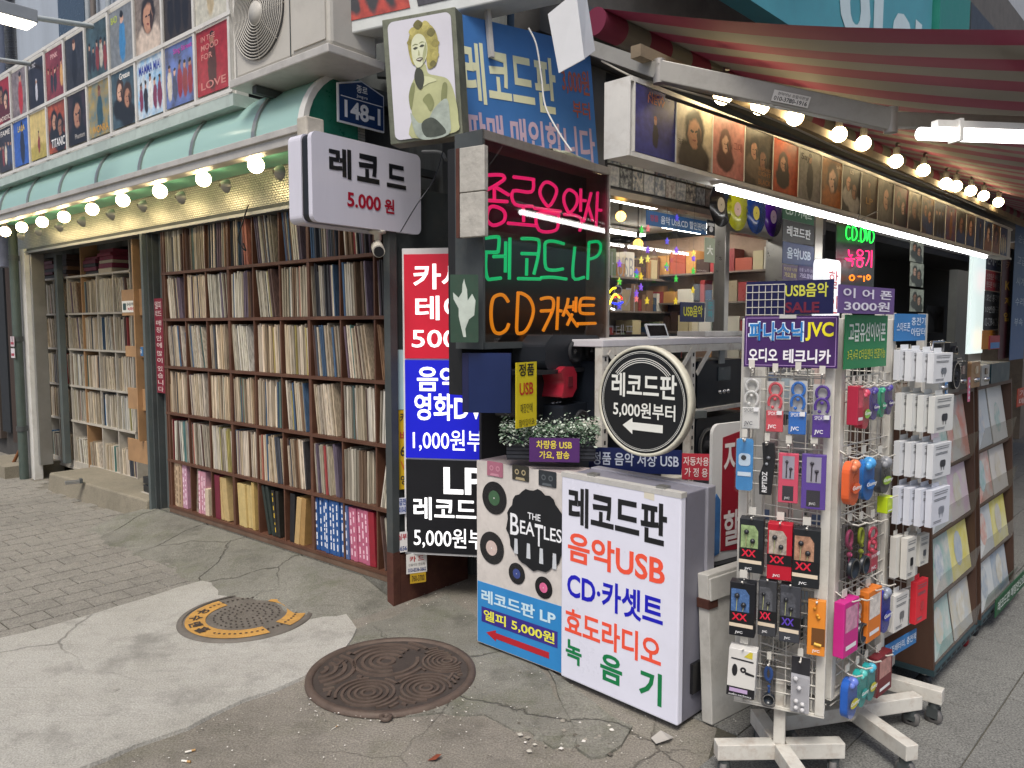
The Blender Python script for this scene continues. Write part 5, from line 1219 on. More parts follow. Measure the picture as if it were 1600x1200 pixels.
DBAY = M('bay_shade_wall', (.035, .035, .037), .7, var=.3)  # added bay walls; the bay's shade is put into their near-black colour
bx = rx(1288, YW)
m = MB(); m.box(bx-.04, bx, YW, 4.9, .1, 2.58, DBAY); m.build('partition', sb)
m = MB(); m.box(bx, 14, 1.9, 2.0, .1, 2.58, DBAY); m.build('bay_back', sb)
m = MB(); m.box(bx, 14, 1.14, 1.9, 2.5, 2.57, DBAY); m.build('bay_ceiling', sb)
# ceiling lamps inside, lit
TUBE = M('lit_tube', (1, .97, .92), .4, var=0, emit=16)
for i, (px0, py0, px1, py1) in enumerate(((955, 355, 1040, 352), (1032, 381, 1150, 371), (1045, 405, 1110, 385), (1130, 372, 1152, 370), (950, 330, 1008, 333))):
    y0 = 1.5+.3*i; a0, a1 = FR.hit(px0, py0, y0), FR.hit(px1, py1, y0); xx = (a0[0]+a1[0])/2
    t = thing('ceiling_light', 'lit ceiling lamp inside the shop, %s from the neon box' % ORD[i], 'ceiling light', FR, 'ceiling lights inside the shop')
    m = MB(); m.box(xx-.35, xx+.35, y0, y0+.12, 2.52, 2.56, WHITEM); m.build('housing', t); m = MB(); m.box(xx-.34, xx+.34, y0+.01, y0+.11, 2.50, 2.519, TUBE); m.build('diffuser', t)
# shelves with goods inside
R2 = random.Random(11); GOODS = ['#7a5a44', '#9a8a70', '#3a3c44', '#8a3030', '#c8b890', '#2c4a6a', '#5a6a4a', '#a87848', '#d8d0c0', '#443028']
IND = M('interior_unit', (.22, .17, .14), .7, var=.3)
for u_, (x0, x1, y0) in enumerate(((.7, 1.9, 2.3), (2.0, 3.2, 2.9), (3.3, 4.6, 2.6))):
    t = thing('display_unit', ('dark display unit at the left inside the shop window', 'display unit seen through the middle of the shop window', 'display unit seen through the shop door')[u_], 'shelf', FR)
    m = MB(); m.box(x0, x1, y0+.3, y0+.34, .1, 2.2, IND); m.build('back', t)
    for k in range(6):
        z = .35+.34*k; m = MB(); m.box(x0, x1, y0, y0+.3, z-.02, z, IND); m.build('shelf_board', t); gm = MB(); x = x0+.02; cols = []
        while x < x1-.1:
            w_ = R2.uniform(.05, .16); gm.box(x, x+w_-.01, y0+.04, y0+.25, z+.001, z+R2.uniform(.1, .28), P(R2.choice(GOODS), .5)); x += w_
        tag(gm.build('boxed_goods', t), None, kind='stuff')
# goods along the partition, seen through the door
FPt = Fr(FR.W(bx-.05, 3.6, 0), FR.n); t = thing('display_unit', 'wall of warm coloured goods along the partition behind the shop door', 'shelf', FPt)
m = MB(); m.box(0, 2.4, -.02, .0, .1, 2.5, M('warm_partition', (.34, .24, .17), .7, var=.3)); m.build('back', t)
for k in range(7):
    z = .3+.3*k; m = MB(); m.box(0, 2.4, -.26, -.021, z-.018, z, IND); m.build('shelf_board', t); gm = MB(); x = .02
    while x < 2.3:
        w_ = R2.uniform(.06, .2); gm.box(x, x+w_-.012, -.24, -.04, z+.001, z+R2.uniform(.1, .25), P(R2.choice(GOODS+['#b05038', '#c89050', '#d8c8a0', '#a03838']), .5)); x += w_
    tag(gm.build('boxed_goods', t), None, kind='stuff')
# CD wall above the window
t = thing('cd_display', 'grid of small CD cases above the shop window', 'display', FR)
cz0, cz1 = wz1+.04, 3.1; gy = YW-.03
m = MB(); m.box(rx(946, gy), rx(1118, gy), gy+.006, gy+.009, cz0, cz1, P('#16171a')); m.build('rack_back', t)
nx = int((rx(1118, gy)-rx(948, gy))/.13)
for r in range(4):
    for k in range(nx):
        x = rx(948, gy)+.13*k; z = cz0+.01+.135*r
        if z+.12 > cz1: continue
        m = MB(); m.box(x, x+.115, gy-.004, gy+.005, z, z+.12, picture_mat(R2.choice(['#7a7c7e', '#98988e', '#5a6068', '#a8a090', '#6a5a54']), R2.choice(['#26282c', '#a8a498', '#34404a']), k % 6, 4)); o = m.build('cd_case', t)
# hanging coloured records
for i, (px, py, c, lb, nm) in enumerate(((1126, 320, '#121214', '#a89a80', 'black'), (1152, 327, '#a9a81e', '#c0a090', 'yellow'), (1181, 333, '#10326e', '#b8a83a', 'blue'), (1208, 339, '#3c1470', '#a890a0', 'purple'))):
    x, z = FR.hit(px, py, .72); f = FR.sub(x, .72, z)
    t = thing('hanging_record', '%s vinyl record hanging over the shop door' % nm, 'record', f, 'coloured records over the shop door')
    m = MB(); m.lathe((0, 0, 0), [(.15, .0), (.15, .003), (.055, .003), (.05, .0035), (.004, .0035)], P(c, .22, var=.2, scale=20), 40, 'y'); m.lathe((0, 0, 0), [(.15, 0), (.004, 0)], P(c, .22, var=.2, scale=20), 40, 'y'); m.build('disc', t)
    m = MB(); m.disc(0, 0, .05, -.0045, P(lb, .5), 24); m.disc(0, 0, .006, -.0055, BLK, 8); m.build('record_label', t)
    m = MB(); m.cyl((0, .002, .145), (0, .002, .28), .002, BLK, 4); m.build('hanging_wire', t)
# stickers and signs at the window
def rq(x0, y0, x1, y1): return ((x0, y0), (x1, y0), (x1, y1), (x0, y1))
sheet('window_sign', 'blue strip sign reading 음악 USB.CD 할인판매 across the window', FR, ((1010, 327), (1104, 347), (1104, 366), (1010, 352)), '#2f5f92', [('정품', .05, .18, .3, .75, '#a03a5a'), ('음악 USB.CD 할인판매', .22, .98, .22, .8, '#d8e0e8')], YW-.045)
sheet('window_sticker', 'dark square sticker with a hatted face on the window', FR, ((1105, 343), (1117, 345), (1117, 368), (1105, 367)), '#20242a', [('●', .25, .75, .2, .6, '#e0e0e0'), ('▬', .1, .9, .6, .8, '#e0e0e0')], YW-.045, 'sticker')
sheet('window_sticker', 'pale green sticker with a leaping figure on the window', FR, ((1101, 372), (1117, 371), (1117, 410), (1101, 410)), '#9aa28c', [('大', .2, .8, .3, .7, '#e8e8e0', .03)], YW-.045, 'sticker')
sheet('window_sign', 'navy sign reading USB음악 low in the window', FR, ((1063, 474), (1101, 471), (1101, 501), (1063, 505)), '#18204a', [('USB음악', .12, .9, .25, .85, '#c9c83a')], YW-.045)
sheet('window_sign', 'grey upright card reading 문화 beside the navy window sign', FR, ((1103, 469), (1116, 468), (1116, 502), (1103, 504)), '#6f8088', [('문', .2, .8, .6, .9, '#40a0a8'), ('화', .2, .8, .2, .5, '#40a0a8')], YW-.045)
# letters stuck on the glass
t = thing('window_lettering', 'large pale letters stuck on the lower left of the shop window', 'lettering', FR)
GL = P('#8f9094', .5)
for s_, q in (('카 USB', (946, 395, 990, 435)), ('음기', (957, 445, 992, 487)), ('고테프', (946, 507, 990, 527))):
    a = FR.box(*q, YW-.002); word(t, s_, a[0], a[1], a[2], a[3], YW-.002, GL, -.005)
# star strings in the window
for i, px in enumerate((969, 1003, 1013, 1043, 1058, 1085, 996)):
    cols = R2.sample(['#c9b030', '#40b848', '#7a50c8', '#c86a6a', '#d0c860', '#5048c0'], 4); ys = sorted(R2.uniform(340, 480) for _ in range(4))
    x, zt_ = FR.hit(px, 325, .93); zb_ = FR.hit(px, ys[-1]+8, .93)[1]
    t = thing('star_string', 'thin string of small lit stars in the window, %s from the neon box' % ORD[sorted((969, 1003, 1013, 1043, 1058, 1085, 996)).index(px)], 'star string', FR.sub(x, .93, 0), 'star strings in the window')
    m = MB(); m.cyl((0, 0, zt_), (0, 0, zb_), .0012, P('#5a5a50'), 4); m.build('string', t)
    for c, py in zip(cols, ys):
        z = FR.hit(px, py, .93)[1]; m = MB(); pts = [((.026 if k % 2 == 0 else .011)*math.sin(2*math.pi*k/10), z+(.026 if k % 2 == 0 else .011)*math.cos(2*math.pi*k/10)) for k in range(10)][::-1]
        m.prism(pts, -.004, .004, E(c, .55)); m.build('star', t)
# bulbs hanging inside the window
AMB = M('amber_filament', (1, .5, .1), .4, var=0, emit=6)
for i, (px, py) in enumerate(((970, 338), (997, 381))):
    x, z = FR.hit(px, py, 1.15); t = thing('filament_bulb', ('glowing amber bulb at the top of the window', 'amber spiral bulb hanging lower in the window')[i], 'light bulb', FR.sub(x, 1.15, z), 'amber bulbs in the window')
    m = MB(); m.ball((0, 0, 0), .035, AMB if i == 0 else M('amber_glass', (1, .55, .1), .3, var=0, emit=2.5), 14, 8); m.build('globe', t); m = MB(); m.cyl((0, 0, .034), (0, 0, .085), .014, SOCK, 10); m.cyl((0, 0, .08), (0, 0, 2.55-z), .003, BLK, 4); m.build('socket', t)
# small neon figure
t = thing('neon_sign', 'small yellow, red and blue neon motif at the window edge', 'neon sign', FR)
for pts, c in (([(950, 480), (948, 465), (956, 452), (962, 450)], '#e8d820'), ([(952, 475), (960, 460), (968, 465)], '#f0e040'), ([(957, 465), (966, 462), (972, 467)], '#e02818'), ([(957, 473), (965, 475), (973, 472)], '#2030e0'), ([(955, 482), (960, 484)], '#e8e8e8')):
    q = [FR.hit(a_, b_, .9) for a_, b_ in catmull(pts)]; m = MB(); m.tube([(a_, .9, b_) for a_, b_ in q], .006, E(c, 2.0), 6); m.build('neon_tube', t)
# column of board signs by the door
YC = .62
cx0, cx1 = rx(1223, YC), rx(1279, YC)
for lb, q, bg_, ls in (('green board reading CD / 카세트 at the top of the board column', ((1223, 312), (1272, 327), (1272, 352), (1223, 342)), '#0f4a30', [('CD / 카세트', .08, .92, .25, .8, '#b8c4bc')]),
    ('black board reading 레코드판 in the board column', ((1223, 342.5), (1272, 352.5), (1272, 383), (1223, 377)), '#14161a', [('레코드판', .12, .88, .25, .75, '#c8ccd0')]),
    ('navy board reading 음악USB in the board column', ((1223, 378), (1272, 384), (1272, 416), (1223, 413)), '#122a5c', [('음악USB', .12, .88, .25, .78, '#b8c4d4')]),
    ('purple board with yellow lettering at the foot of the board column', ((1223, 414), (1246, 415), (1246, 438), (1223, 437)), '#5a4a6a', [('차량용 USB', .05, .95, .6, .85, '#c8b878', .0), ('가요,팝송', .1, .9, .15, .5, '#c8b878')]),
    ('purple board with pale lettering at the foot of the board column', ((1247, 415), (1272, 417), (1272, 440), (1247, 438)), '#4a3a66', [('정품 노래 USB', .05, .95, .6, .85, '#c8c0d8', .0), ('가요,팝송', .1, .9, .15, .5, '#c8c0d8')])):
    sheet('board_sign', lb, FR, q, bg_, ls, YC)
m = MB(); m.box(rx(1272, YC)+.005, rx(1284, YC), YC, YC+.4, .1, 2.65, STL); o = m.build('steel_pillar', fr=FR); tag(o, 'plain steel pillar beside the board column', 'pillar')
# second neon sign
YN = .7
a = FR.rect(((1316, 345), (1376, 352), (1374, 455), (1314, 455)), YN)
t = thing('neon_sign', 'hanging neon reading CD.DVD in green and 녹음기 in pink', 'neon sign', FR)
m = MB(); m.box(a[0], a[1], YN+.05, YN+.06, a[2], a[3], M('dark_neon_back', (.02, .02, .022), .3, var=.3)); m.build('back_board', t)
NG2, NP2, NO2 = M('neon_lime', (.02, .9, .08), .4, var=0, emit=1.0), M('neon_rose', (1, .02, .16), .4, var=0, emit=1.2), M('neon_amber', (1, .22, .01), .4, var=0, emit=1.2)
K2 = 80/400
def nstroke(sl, mat): 
    for s_ in sl:
        q = [FR.hit(1300+x*.05, 330+y*.05, YN) for x, y in catmull(s_)]; m = MB(); m.tube([(u_, YN, v_) for u_, v_ in q], .0065, mat, 6); m.build('neon_tube', t)
nstroke([[(560,520),(500,470),(450,560),(450,800),(520,880),(570,830)],[(650,480),(640,880),(740,860),(780,700),(740,540),(650,480)],[(830,920),(845,930)],[(910,520),(900,930),(990,920),(1030,760),(1000,600),(910,520)],[(1060,560),(1090,930),(1150,620)],[(1190,580),(1180,960),(1270,950),(1310,780),(1280,640),(1190,580)]], NG2)
nstroke([[(520,1200),(540,1380),(640,1370)],[(590,1390),(595,1450)],[(420,1480),(700,1490)],[(480,1540),(640,1560),(630,1720)],[(860,1210),(950,1260),(960,1340),(880,1400),(800,1340),(800,1250),(860,1210)],[(760,1450),(1000,1470)],[(800,1530),(950,1540),(930,1720),(800,1710),(800,1530)],[(1050,1250),(1150,1260),(1150,1480),(1060,1700)],[(1240,1220),(1230,1760)]], NP2)
nstroke([[(560,2040),(640,2000),(700,2080),(640,2160),(560,2120),(560,2040)],[(820,2040),(920,2040)],[(1000,2020),(1000,2200)],[(1120,2000),(1200,2060),(1140,2140),(1080,2080),(1120,2000)]], NO2)
m = MB()
for x in (a[0]+.05, a[1]-.05): m.cyl((x, YN+.055, a[3]), (x, YN+.055, 2.69), .004, BLK, 5)
m.build('hanging_chain', t)
# lit white capsule sign
a = FR.rect(((1286, 405), (1313, 406), (1311, 545), (1284, 545)), .45)
t = thing('capsule_sign', 'white lit capsule sign with red letters reading 할인', 'sign', FR)
m = MB(); m.prism(rr(a[0], a[1], a[2], a[3], .05), .45, .53, M('capsule_glow', (.9, .92, .95), .4, var=0, emit=.55)); m.build('case', t)
w_ = a[1]-a[0]; word(t, '할', a[0]+w_*.3, a[0]+w_*.85, lerp(a[2], a[3], .68), lerp(a[2], a[3], .88), .447, P('#d8344c'), .0); word(t, '인', a[0]+w_*.3, a[0]+w_*.85, lerp(a[2], a[3], .4), lerp(a[2], a[3], .6), .447, P('#d8344c'), .0)
# papers and boards in the dark bay
sheet('hanging_board', 'dim blue board reading 뮤직 스피커 inside the dark bay', FR, ((1376, 368), (1407, 373), (1407, 398), (1376, 394)), '#16405f', [('휴대용 스피커', .05, .95, .35, .7, '#6a8aa0')], 1.6)
sheet('hanging_board', 'dim red and blue board inside the dark bay', FR, ((1408, 373), (1427, 376), (1427, 402), (1408, 399)), '#5a2434', [('할인판매', .1, .9, .6, .85, '#b88a90', 0), ('USB', .1, .9, .2, .45, '#8090c0', 0)], 1.6)
for k, (y0, y1) in enumerate(((375, 410), (411, 448), (452, 487))):
    a = FR.rect(rq(1422, y0, 1443, y1), .8); f = FR.sub(a[0], .8, a[2])
    t = thing('photo_sheet', '%s of three photo sheets hanging on the shop post' % ('topmost', 'middle', 'lowest')[k], 'poster', f, 'photo sheets on the shop post')
    picture(t, 'print', 0, a[1]-a[0], 0, a[3]-a[2], 0, ('#8f9488', '#b0b4a8', 'two', '#3a3c38', '#26261f', [], '#404040'), 4+k)
m = MB(); a = FR.rect(rq(1448, 478, 1475, 520), 1.2); m.box(a[0], a[1], 1.2, 1.21, a[2], a[3], P('#34373c')); o = m.build('poster', fr=FR); tag(o, 'dark grey poster with a winged figure inside the dark bay', 'poster')
m = MB(); w_, h_ = a[1]-a[0], a[3]-a[2]; m.flat([(a[0]+w_*x, a[2]+h_*z) for x, z in ((.45, .05), (.55, .05), (.6, .45), (.85, .7), (.95, .85), (.62, .68), (.55, .8), (.45, .8), (.38, .68), (.05, .85), (.15, .7), (.4, .45))], 1.198, P('#14151a')); m.build('printed_figure', o)
m = MB(); m.box(rx(1497, .9), rx(1518, .9), .9, 1.0, .1, 2.3, M('grey_door_leaf', (.24, .25, .24), .4, var=.1)); m.build('door_leaf', sb)
t = thing('lit_pillar', 'bright white lit pillar at the far end of the dark bay', 'pillar', FR)
a = FR.rect(((1521, 382), (1541, 386), (1536, 552), (1516, 552)), .3); m = MB(); m.box(a[0], a[1], .3, .34, a[2], a[3], M('lit_pillar_face', (.8, .93, .9), .4, var=0, emit=.6)); m.build('lit_face', t)
m = MB(); m.box(a[0], a[1], .31, .34, 0, a[2]-.001, STL); m.build('base', t)
YE = .22
for lb, q, bg_, ls in (('navy board reading 폰케이스 beside the lit pillar', ((1542, 383), (1566, 388), (1564, 424), (1541, 422)), '#1c2450', [('폰케이스', .05, .95, .2, .8, '#c8d0dc')]),
    ('red board with white lettering beside the lit pillar', ((1541, 423), (1564, 425), (1562, 455), (1539, 454)), '#b02838', [('신호등은 바이크', .05, .95, .55, .85, '#e8d8d8', 0), ('핸드폰 악세사리', .05, .95, .15, .45, '#e8d8d8', 0)]),
    ('black board with subway exit directions beside the lit pillar', ((1539, 455), (1562, 456), (1560, 515), (1536, 515)), '#17181a', [('1호선 종각역', .06, .95, .74, .92, '#d8dcdc', .0), ('10번출구', .06, .95, .44, .62, '#d8dcdc', .0), ('02-739-6126', .06, .95, .1, .3, '#d8dcdc', .0)]),
    ('orange board below the subway directions', ((1536, 516), (1560, 516), (1558, 545), (1533, 545)), '#d8860e', [])):
    sheet('board_sign', lb, FR, q, bg_, ls, YE)
sheet('board_sign', 'tall maroon board with yellow letters at the far right', FR, ((1566, 385), (1583, 388), (1580, 560), (1561, 560)), '#47101c', [('K', .3, .75, .62, .70, '#b8922a'), ('계', .3, .8, .48, .56, '#b8922a'), ('입', .3, .8, .34, .42, '#b8922a'), ('카', .3, .8, .8, .88, '#8a6a50')], .15)
sheet('board_sign', 'tall blue lettered board at the right picture edge', FR, ((1584, 346), (1606, 352), (1602, 562), (1581, 560)), '#4a6a98', [('순금', .2, .8, .86, .92, '#9ab4d0', .0), ('고급', .2, .8, .7, .76, '#b0c4dc', .0), ('시계', .2, .8, .55, .61, '#b8ccdc', .0), ('수리', .2, .8, .4, .46, '#c8d8e4', .0), ('부속', .2, .8, .25, .31, '#c8d8e4', .0)], .1)
m = MB(); m.box(rx(1606, .3), 14, .3, .9, 0, 2.7, M('far_shop_wall', (.2, .16, .12), .7, var=.3)); m.build('far_wall', sb)
# ---------------------------------------------------------------- long picture sign, tubes, awning
a = FR.rect(((986, 119), (1582, 337), (1582, 384), (986, 241)), 0); SX1 = a[1]; sz0, sz1 = a[2], a[3]; sx0 = a[0]
sz0, sz1 = FR.hit(990, 243, 0)[1], FR.hit(990, 121, 0)[1]
LS = thing('picture_sign', 'long white box sign with a row of album covers under the striped awning', 'sign', FR)
m = MB(); m.box(sx0-.005, SX1, .012, .13, sz0, sz1, WHITEM); m.build('case', LS, .004)
m = MB(); m.box(sx0-.01, sx0-.006, -.002, .135, sz0-.002, sz1+.002, WHITEM); m.build('end_plate', LS)
for z in (sz0+.006, sz1-.006): m = MB(); m.box(sx0, SX1, -.004, .0115, z-.01, z+.01, WHITEM); m.build('rail', LS)
COV = [('#2c2f66', '#383c7c', 'hill', '#32366e', '#1c1a24', [('ALICIA', .3, .7, .88, .95), ('NEW', .3, .72, .78, .88)], '#b06a4a'), ('#b9ac94', '#c4b8a0', 'face', '#3a322c', '#241f1c', [('김광석', .05, .3, .32, .4)], '#2a2420'), ('#b5716a', '#bd7c74', 'box', '#4a2020', '#6a3a30', [('그대', .66, .92, .5, .65)], '#8a4a44'),
 ('#2e2722', '#463a30', 'two', '#6a5a4a', '#1a1614', [('BEYOND', .5, .95, .3, .36), ('LIGHT', .5, .95, .2, .28), ('BLACK', .5, .95, .04, .14)], '#a87a50'), ('#9c3020', '#c05a2a', 'box', '#2a1a18', '#4a2a20', [], '#c07040'), ('#8f8b84', '#7a766e', 'one', '#2a2a2c', '#1a1818', [('Say', .1, .5, .75, .92)], '#2a2624'),
 ('#6a4a30', '#8a6038', 'face', '#a8642c', '#3a2818', [('노래', .7, .95, .85, .93)], '#e0d0b8'), ('#2c2a28', '#3a3836', 'two', '#a8a49c', '#1a1816', [('U2', .4, .6, .86, .93)], '#c8c0b4'), ('#3a2e24', '#5a4a36', 'one', '#6a5030', '#1c1612', [('LP', .3, .7, .3, .45)], '#b08a50'), ('#383430', '#5a544c', 'face', '#6a665e', '#201c1a', [], '#c0b8a8')]
R3 = random.Random(5)
for k in range(23):
    x = sx0+.02+.325*k
    if x+.32 > SX1: break
    sp = COV[k] if k < len(COV) else (R3.choice(['#6a4c34', '#2c3a5a', '#a06a30', '#32302e', '#7a3a44', '#a89c84', '#4a4038']), R3.choice(['#8a6a44', '#405070', '#3a3430', '#b0a48c']), R3.choice(['one', 'face', 'two', 'three', 'hill']), R3.choice(['#2a2a2e', '#8a5a30', '#c8b890', '#3a4a70']), '#1c1816', [], '#d8c8a8')
    picture(LS, 'album_cover', x+.004, x+.321, sz0+.02, sz1-.02, -.002, sp, k+20)
    m = MB(); m.box(x-.003, x+.003, -.006, .0105, sz0+.017, sz1-.017, WHITEM); m.build('mullion', LS)
BAT = M('lit_batten', (1, .99, .97), .4, var=0, emit=14)
for i, (p0, p1) in enumerate((((1122, 286), (1344, 336)), ((1350, 338), (1541, 381)))):
    A, B = FR.hit(*p0, .03), FR.hit(*p1, .03); z = sz0-.035; A = (A[0], z); B = (B[0], z)
    t = thing('batten_light', ('lit white tube under the near half of the picture sign', 'lit white tube under the far half of the picture sign')[i], 'tube light', FR, 'tubes under the picture sign')
    m = MB(); m.cyl((A[0], .03, z), (B[0], .03, z), .014, BAT, 10); m.build('tube', t)
    m = MB(); m.box(A[0]-.02, B[0]+.02, .0, .06, z+.016, sz0-.001, WHITEM); m.build('fitting', t)
# striped retractable awning
def stripes():
    mm = bpy.data.materials.new('striped_awning_cloth'); mm.use_nodes = True; N = mm.node_tree.nodes; Lk = mm.node_tree.links; b = N['Principled BSDF']
    tc = N.new('ShaderNodeTexCoord'); sx = N.new('ShaderNodeSeparateXYZ'); Lk.new(tc.outputs['Object'], sx.inputs[0])
    md = N.new('ShaderNodeMath'); md.operation = 'PINGPONG'; md.inputs[1].default_value = .19; Lk.new(sx.outputs[0], md.inputs[0])
    mr = N.new('ShaderNodeMapRange'); mr.inputs[1].default_value = .094; mr.inputs[2].default_value = .096; Lk.new(md.outputs[0], mr.inputs[0])
    mx = N.new('ShaderNodeMix'); mx.data_type = 'RGBA'; Lk.new(mr.outputs[0], mx.inputs[0]); mx.inputs[6].default_value = (.15, .14, .12, 1); mx.inputs[7].default_value = (.165, .013, .045, 1)
    n = N.new('ShaderNodeTexNoise'); n.inputs['Scale'].default_value = 3; n.inputs['Detail'].default_value = 6; Lk.new(tc.outputs['Object'], n.inputs['Vector'])
    m2 = N.new('ShaderNodeMapRange'); m2.inputs[3].default_value = .8; m2.inputs[4].default_value = 1.1; Lk.new(n.outputs[0], m2.inputs[0])
    sc = N.new('ShaderNodeVectorMath'); sc.operation = 'SCALE'; Lk.new(mx.outputs[2], sc.inputs[0]); Lk.new(m2.outputs[0], sc.inputs['Scale'])
    Lk.new(sc.outputs[0], b.inputs['Base Color']); b.inputs['Roughness'].default_value = .8
    tr = N.new('ShaderNodeBsdfTranslucent'); Lk.new(sc.outputs[0], tr.inputs[0]); ms = N.new('ShaderNodeMixShader'); ms.inputs[0].default_value = .07
    Lk.new(b.outputs[0], ms.inputs[1]); Lk.new(tr.outputs[0], ms.inputs[2]); Lk.new(ms.outputs[0], N['Material Output'].inputs[0]); return mm
STR = stripes(); YR = .30
ax0, zr0 = FR.hit(930, 33, YR)
# slope of the cloth: its near left edge runs out to the upper right of the view
def edge_px(s_, k): 
    p = FR.W(ax0, YR-k, zr0+.06+s_*k); d = p-CAMP; c, s2 = math.cos(PITCH), math.sin(PITCH)
    dep = d.y*c-d.z*s2; up = d.y*s2+d.z*c; return 800+FPX*d.x/dep, 600-FPX*up/dep
slope = min((abs(next((edge_px(s_, k)[1] for k in [q*.02 for q in range(1, 160)] if edge_px(s_, k)[0] > 1590), 9999)-47), s_) for s_ in [q*.01-.6 for q in range(90)])[1]
AWN = thing('retractable_awning', 'large retractable awning of pink and grey striped cloth over the shop front', 'awning', FR)
m = MB(); NX, NY = 60, 8; V = []; LEN = .12+next(k for k in [q*.02 for q in range(1, 200)] if edge_px(slope, k)[0] > 1605); AX1 = 9.5
for i in range(NX+1):
    x = lerp(ax0, AX1, i/NX)
    for j in range(NY+1):
        k = LEN*j/NY; V.append((x, YR-k, zr0+.06+slope*k-.03*math.sin(math.pi*j/NY)*(1+.3*math.sin(i*.9))))
m.add(V, [(i*(NY+1)+j, i*(NY+1)+j+1, (i+1)*(NY+1)+j+1, (i+1)*(NY+1)+j) for i in range(NX) for j in range(NY)], STR, True); m.build('cloth', AWN)
m = MB(); m.cyl((ax0, YR, zr0), (AX1, YR, zr0), .062, STR, 20); m.build('roller', AWN)
m = MB(); m.box(ax0-.06, AX1, YR+.07, YR+.12, zr0-.1, zr0+.1, DGREY); m.build('back_rail', AWN)
m = MB(); m.box(ax0, AX1, YR-LEN-.03, YR-LEN+.03, zr0+.02+slope*LEN, zr0+.09+slope*LEN, WHITEM); m.build('front_bar', AWN)
ARM = M('awning_arm', (.30, .29, .26), .45, .3, .12, 6, .05, dirt=.25)
p0, p1, p2, p3 = FR.loc(at(905, 68, 3.6)), FR.loc(at(1030, 112, 3.32)), FR.loc(at(1392, 188, 3.1)), FR.loc(at(1660, 196, 3.6))
m = MB(); m.bar(p0, p1, .05, .06, ARM); m.build('side_bracket', AWN); m = MB(); m.bar(p1, p2, .05, .085, ARM); m.build('arm', AWN, .004); m = MB(); m.bar(p2, p3, .045, .06, ARM); m.build('forearm', AWN, .004)
for p in (p1, p2):
    m = MB(); m.cyl((p[0], p[1], p[2]-.05), (p[0], p[1], p[2]+.05), .026, ALU, 14); m.build('joint', AWN)
f0 = Fr(FR.W(*p1), FR.W(*p2)-FR.W(*p1)); a = f0.rect(((1208, 143), (1266, 158), (1262, 170), (1206, 157)), -.06)
t = thing('sticker', 'white phone number sticker on the awning arm', 'sticker', f0.sub(a[0], -.03, -.03))
w_ = a[1]-a[0]; m = MB(); m.box(0, w_, -.003, 0, 0, .045, P('#d8d6d0')); m.build('label', t); word(t, '010-3780-1916', w_*.05, w_*.95, .005, .022, -.0045, BLK, .01); word(t, '천막어닝 조립식판넬', w_*.12, w_*.95, .027, .04, -.0045, BLK, 0)
m = MB(); m.bar((sx0, -.02, sz1+.1), (AX1, -.02, sz1+.1), .05, .05, M('aged_timber', (.22, .17, .11), .8, var=.3, dirt=.4)); m.build('support_rail', AWN)
# bulbs along the rail
for i, (px, py, s_) in enumerate(((1130, 148, 1), (1188, 165, 1.05), (1242, 183, 1.05), (1311, 210, 1), (1349, 224, .95), (1400, 252, .8), (1443, 266, .8), (1478, 287, .7), (1494, 291, .75), (1517, 298, .8), (1537, 306, .8), (1560, 316, .8))):
    h = FR.hit(px, py, -.09); p = FR.W(h[0], -.09, h[1]); b = bulb(p, 'lit globe bulb above the picture sign, number %s from its near end' % (ORD+['tenth', 'eleventh', 'twelfth'])[i].replace('first', 'one'), 'bulbs above the picture sign', 1)
    b['label'] = 'lit globe bulb over the album covers, %s from the near end' % (ORD+['tenth', 'eleventh', 'twelfth'])[i]
    m = MB(); m.tube([(0, 0, .095), (0, .0, .12), (.0, .05, max(.13, sz1+.08-p.z))], .008, SOCK, 8); m.build('stem', b)
# long lamp under the awning
A, B = at(1437, 209, 2.6), at(1660, 217, 2.75); fa = Fr(A, B-A)
t = thing('batten_light', 'bright white lamp hanging under the striped awning', 'tube light', fa); L_ = (B-A).length
m = MB(); m.tube([(0, 0, 0), (L_, 0, 0)], .021, M('lit_awning_lamp', (1, .99, .97), .4, var=0, emit=4), 14); m.build('diffuser', t); m = MB(); m.box(.06, L_, -.015, .015, .022, .045, WHITEM); m.build('fitting', t); m = MB(); m.box(.14, .155, -.026, .026, -.024, .05, WHITEM); m.build('strap', t)
# signs of the buildings beyond, over the awning
FX = FR.sub(0, .6, 0)
t = thing('shop_sign', 'turquoise shop sign with huge white letters behind the awning', 'sign', FX); zz = FX.hit(1300, 40, 0)[1]
m = MB(); m.box(rx(1010, .6, 20), rx(1448, .6, 20), -.05, .1, zz-.25, zz+1.2, M('turquoise_sign', (.06, .27, .32), .4, var=.12)); m.build('board', t)
for s_, a_, b_ in (('국', 1015, 1180), ('이', 1300, 1370), ('야', 1385, 1440)):
    word(t, s_, rx(a_, .6, 20), rx(b_, .6, 20), zz-.2, zz+.55, -.055, P('#b8ccd0'), .05)
m = MB(); x = rx(1215, .55, 10); m.lathe((x, -.06, zz+.62), [(.52, 0), (.5, .05), (.42, .055), (.001, .055)], P('#e4e6ea', .4), 40, 'y'); m.build('white_disc', t)
m = MB(); m.ring(x, zz+.62, .43, .47, -.125, P('#5a78b0'), 40); m.build('disc_ring', t)
t = thing('shop_sign', 'green neon shop sign farther along above the awning', 'sign', FX)
m = MB(); m.box(rx(1452, .6, 20), rx(1500, .6, 20), -.1, .1, zz-.3, zz+1.2, M('emerald_sign', (.01, .17, .13), .4, var=.12)); m.build('board', t); word(t, '악기', rx(1460, .6, 20), rx(1490, .6, 20), zz+.15, zz+.6, -.105, E('#30e070', 1.2))
t = thing('shop_sign', 'dark sign with red, white and green neon letters farther along', 'sign', FX)
m = MB(); m.box(rx(1502, .6, 20), rx(1560, .6, 20), -.1, .1, zz-.6, zz+1.2, P('#2e3236')); m.build('board', t)
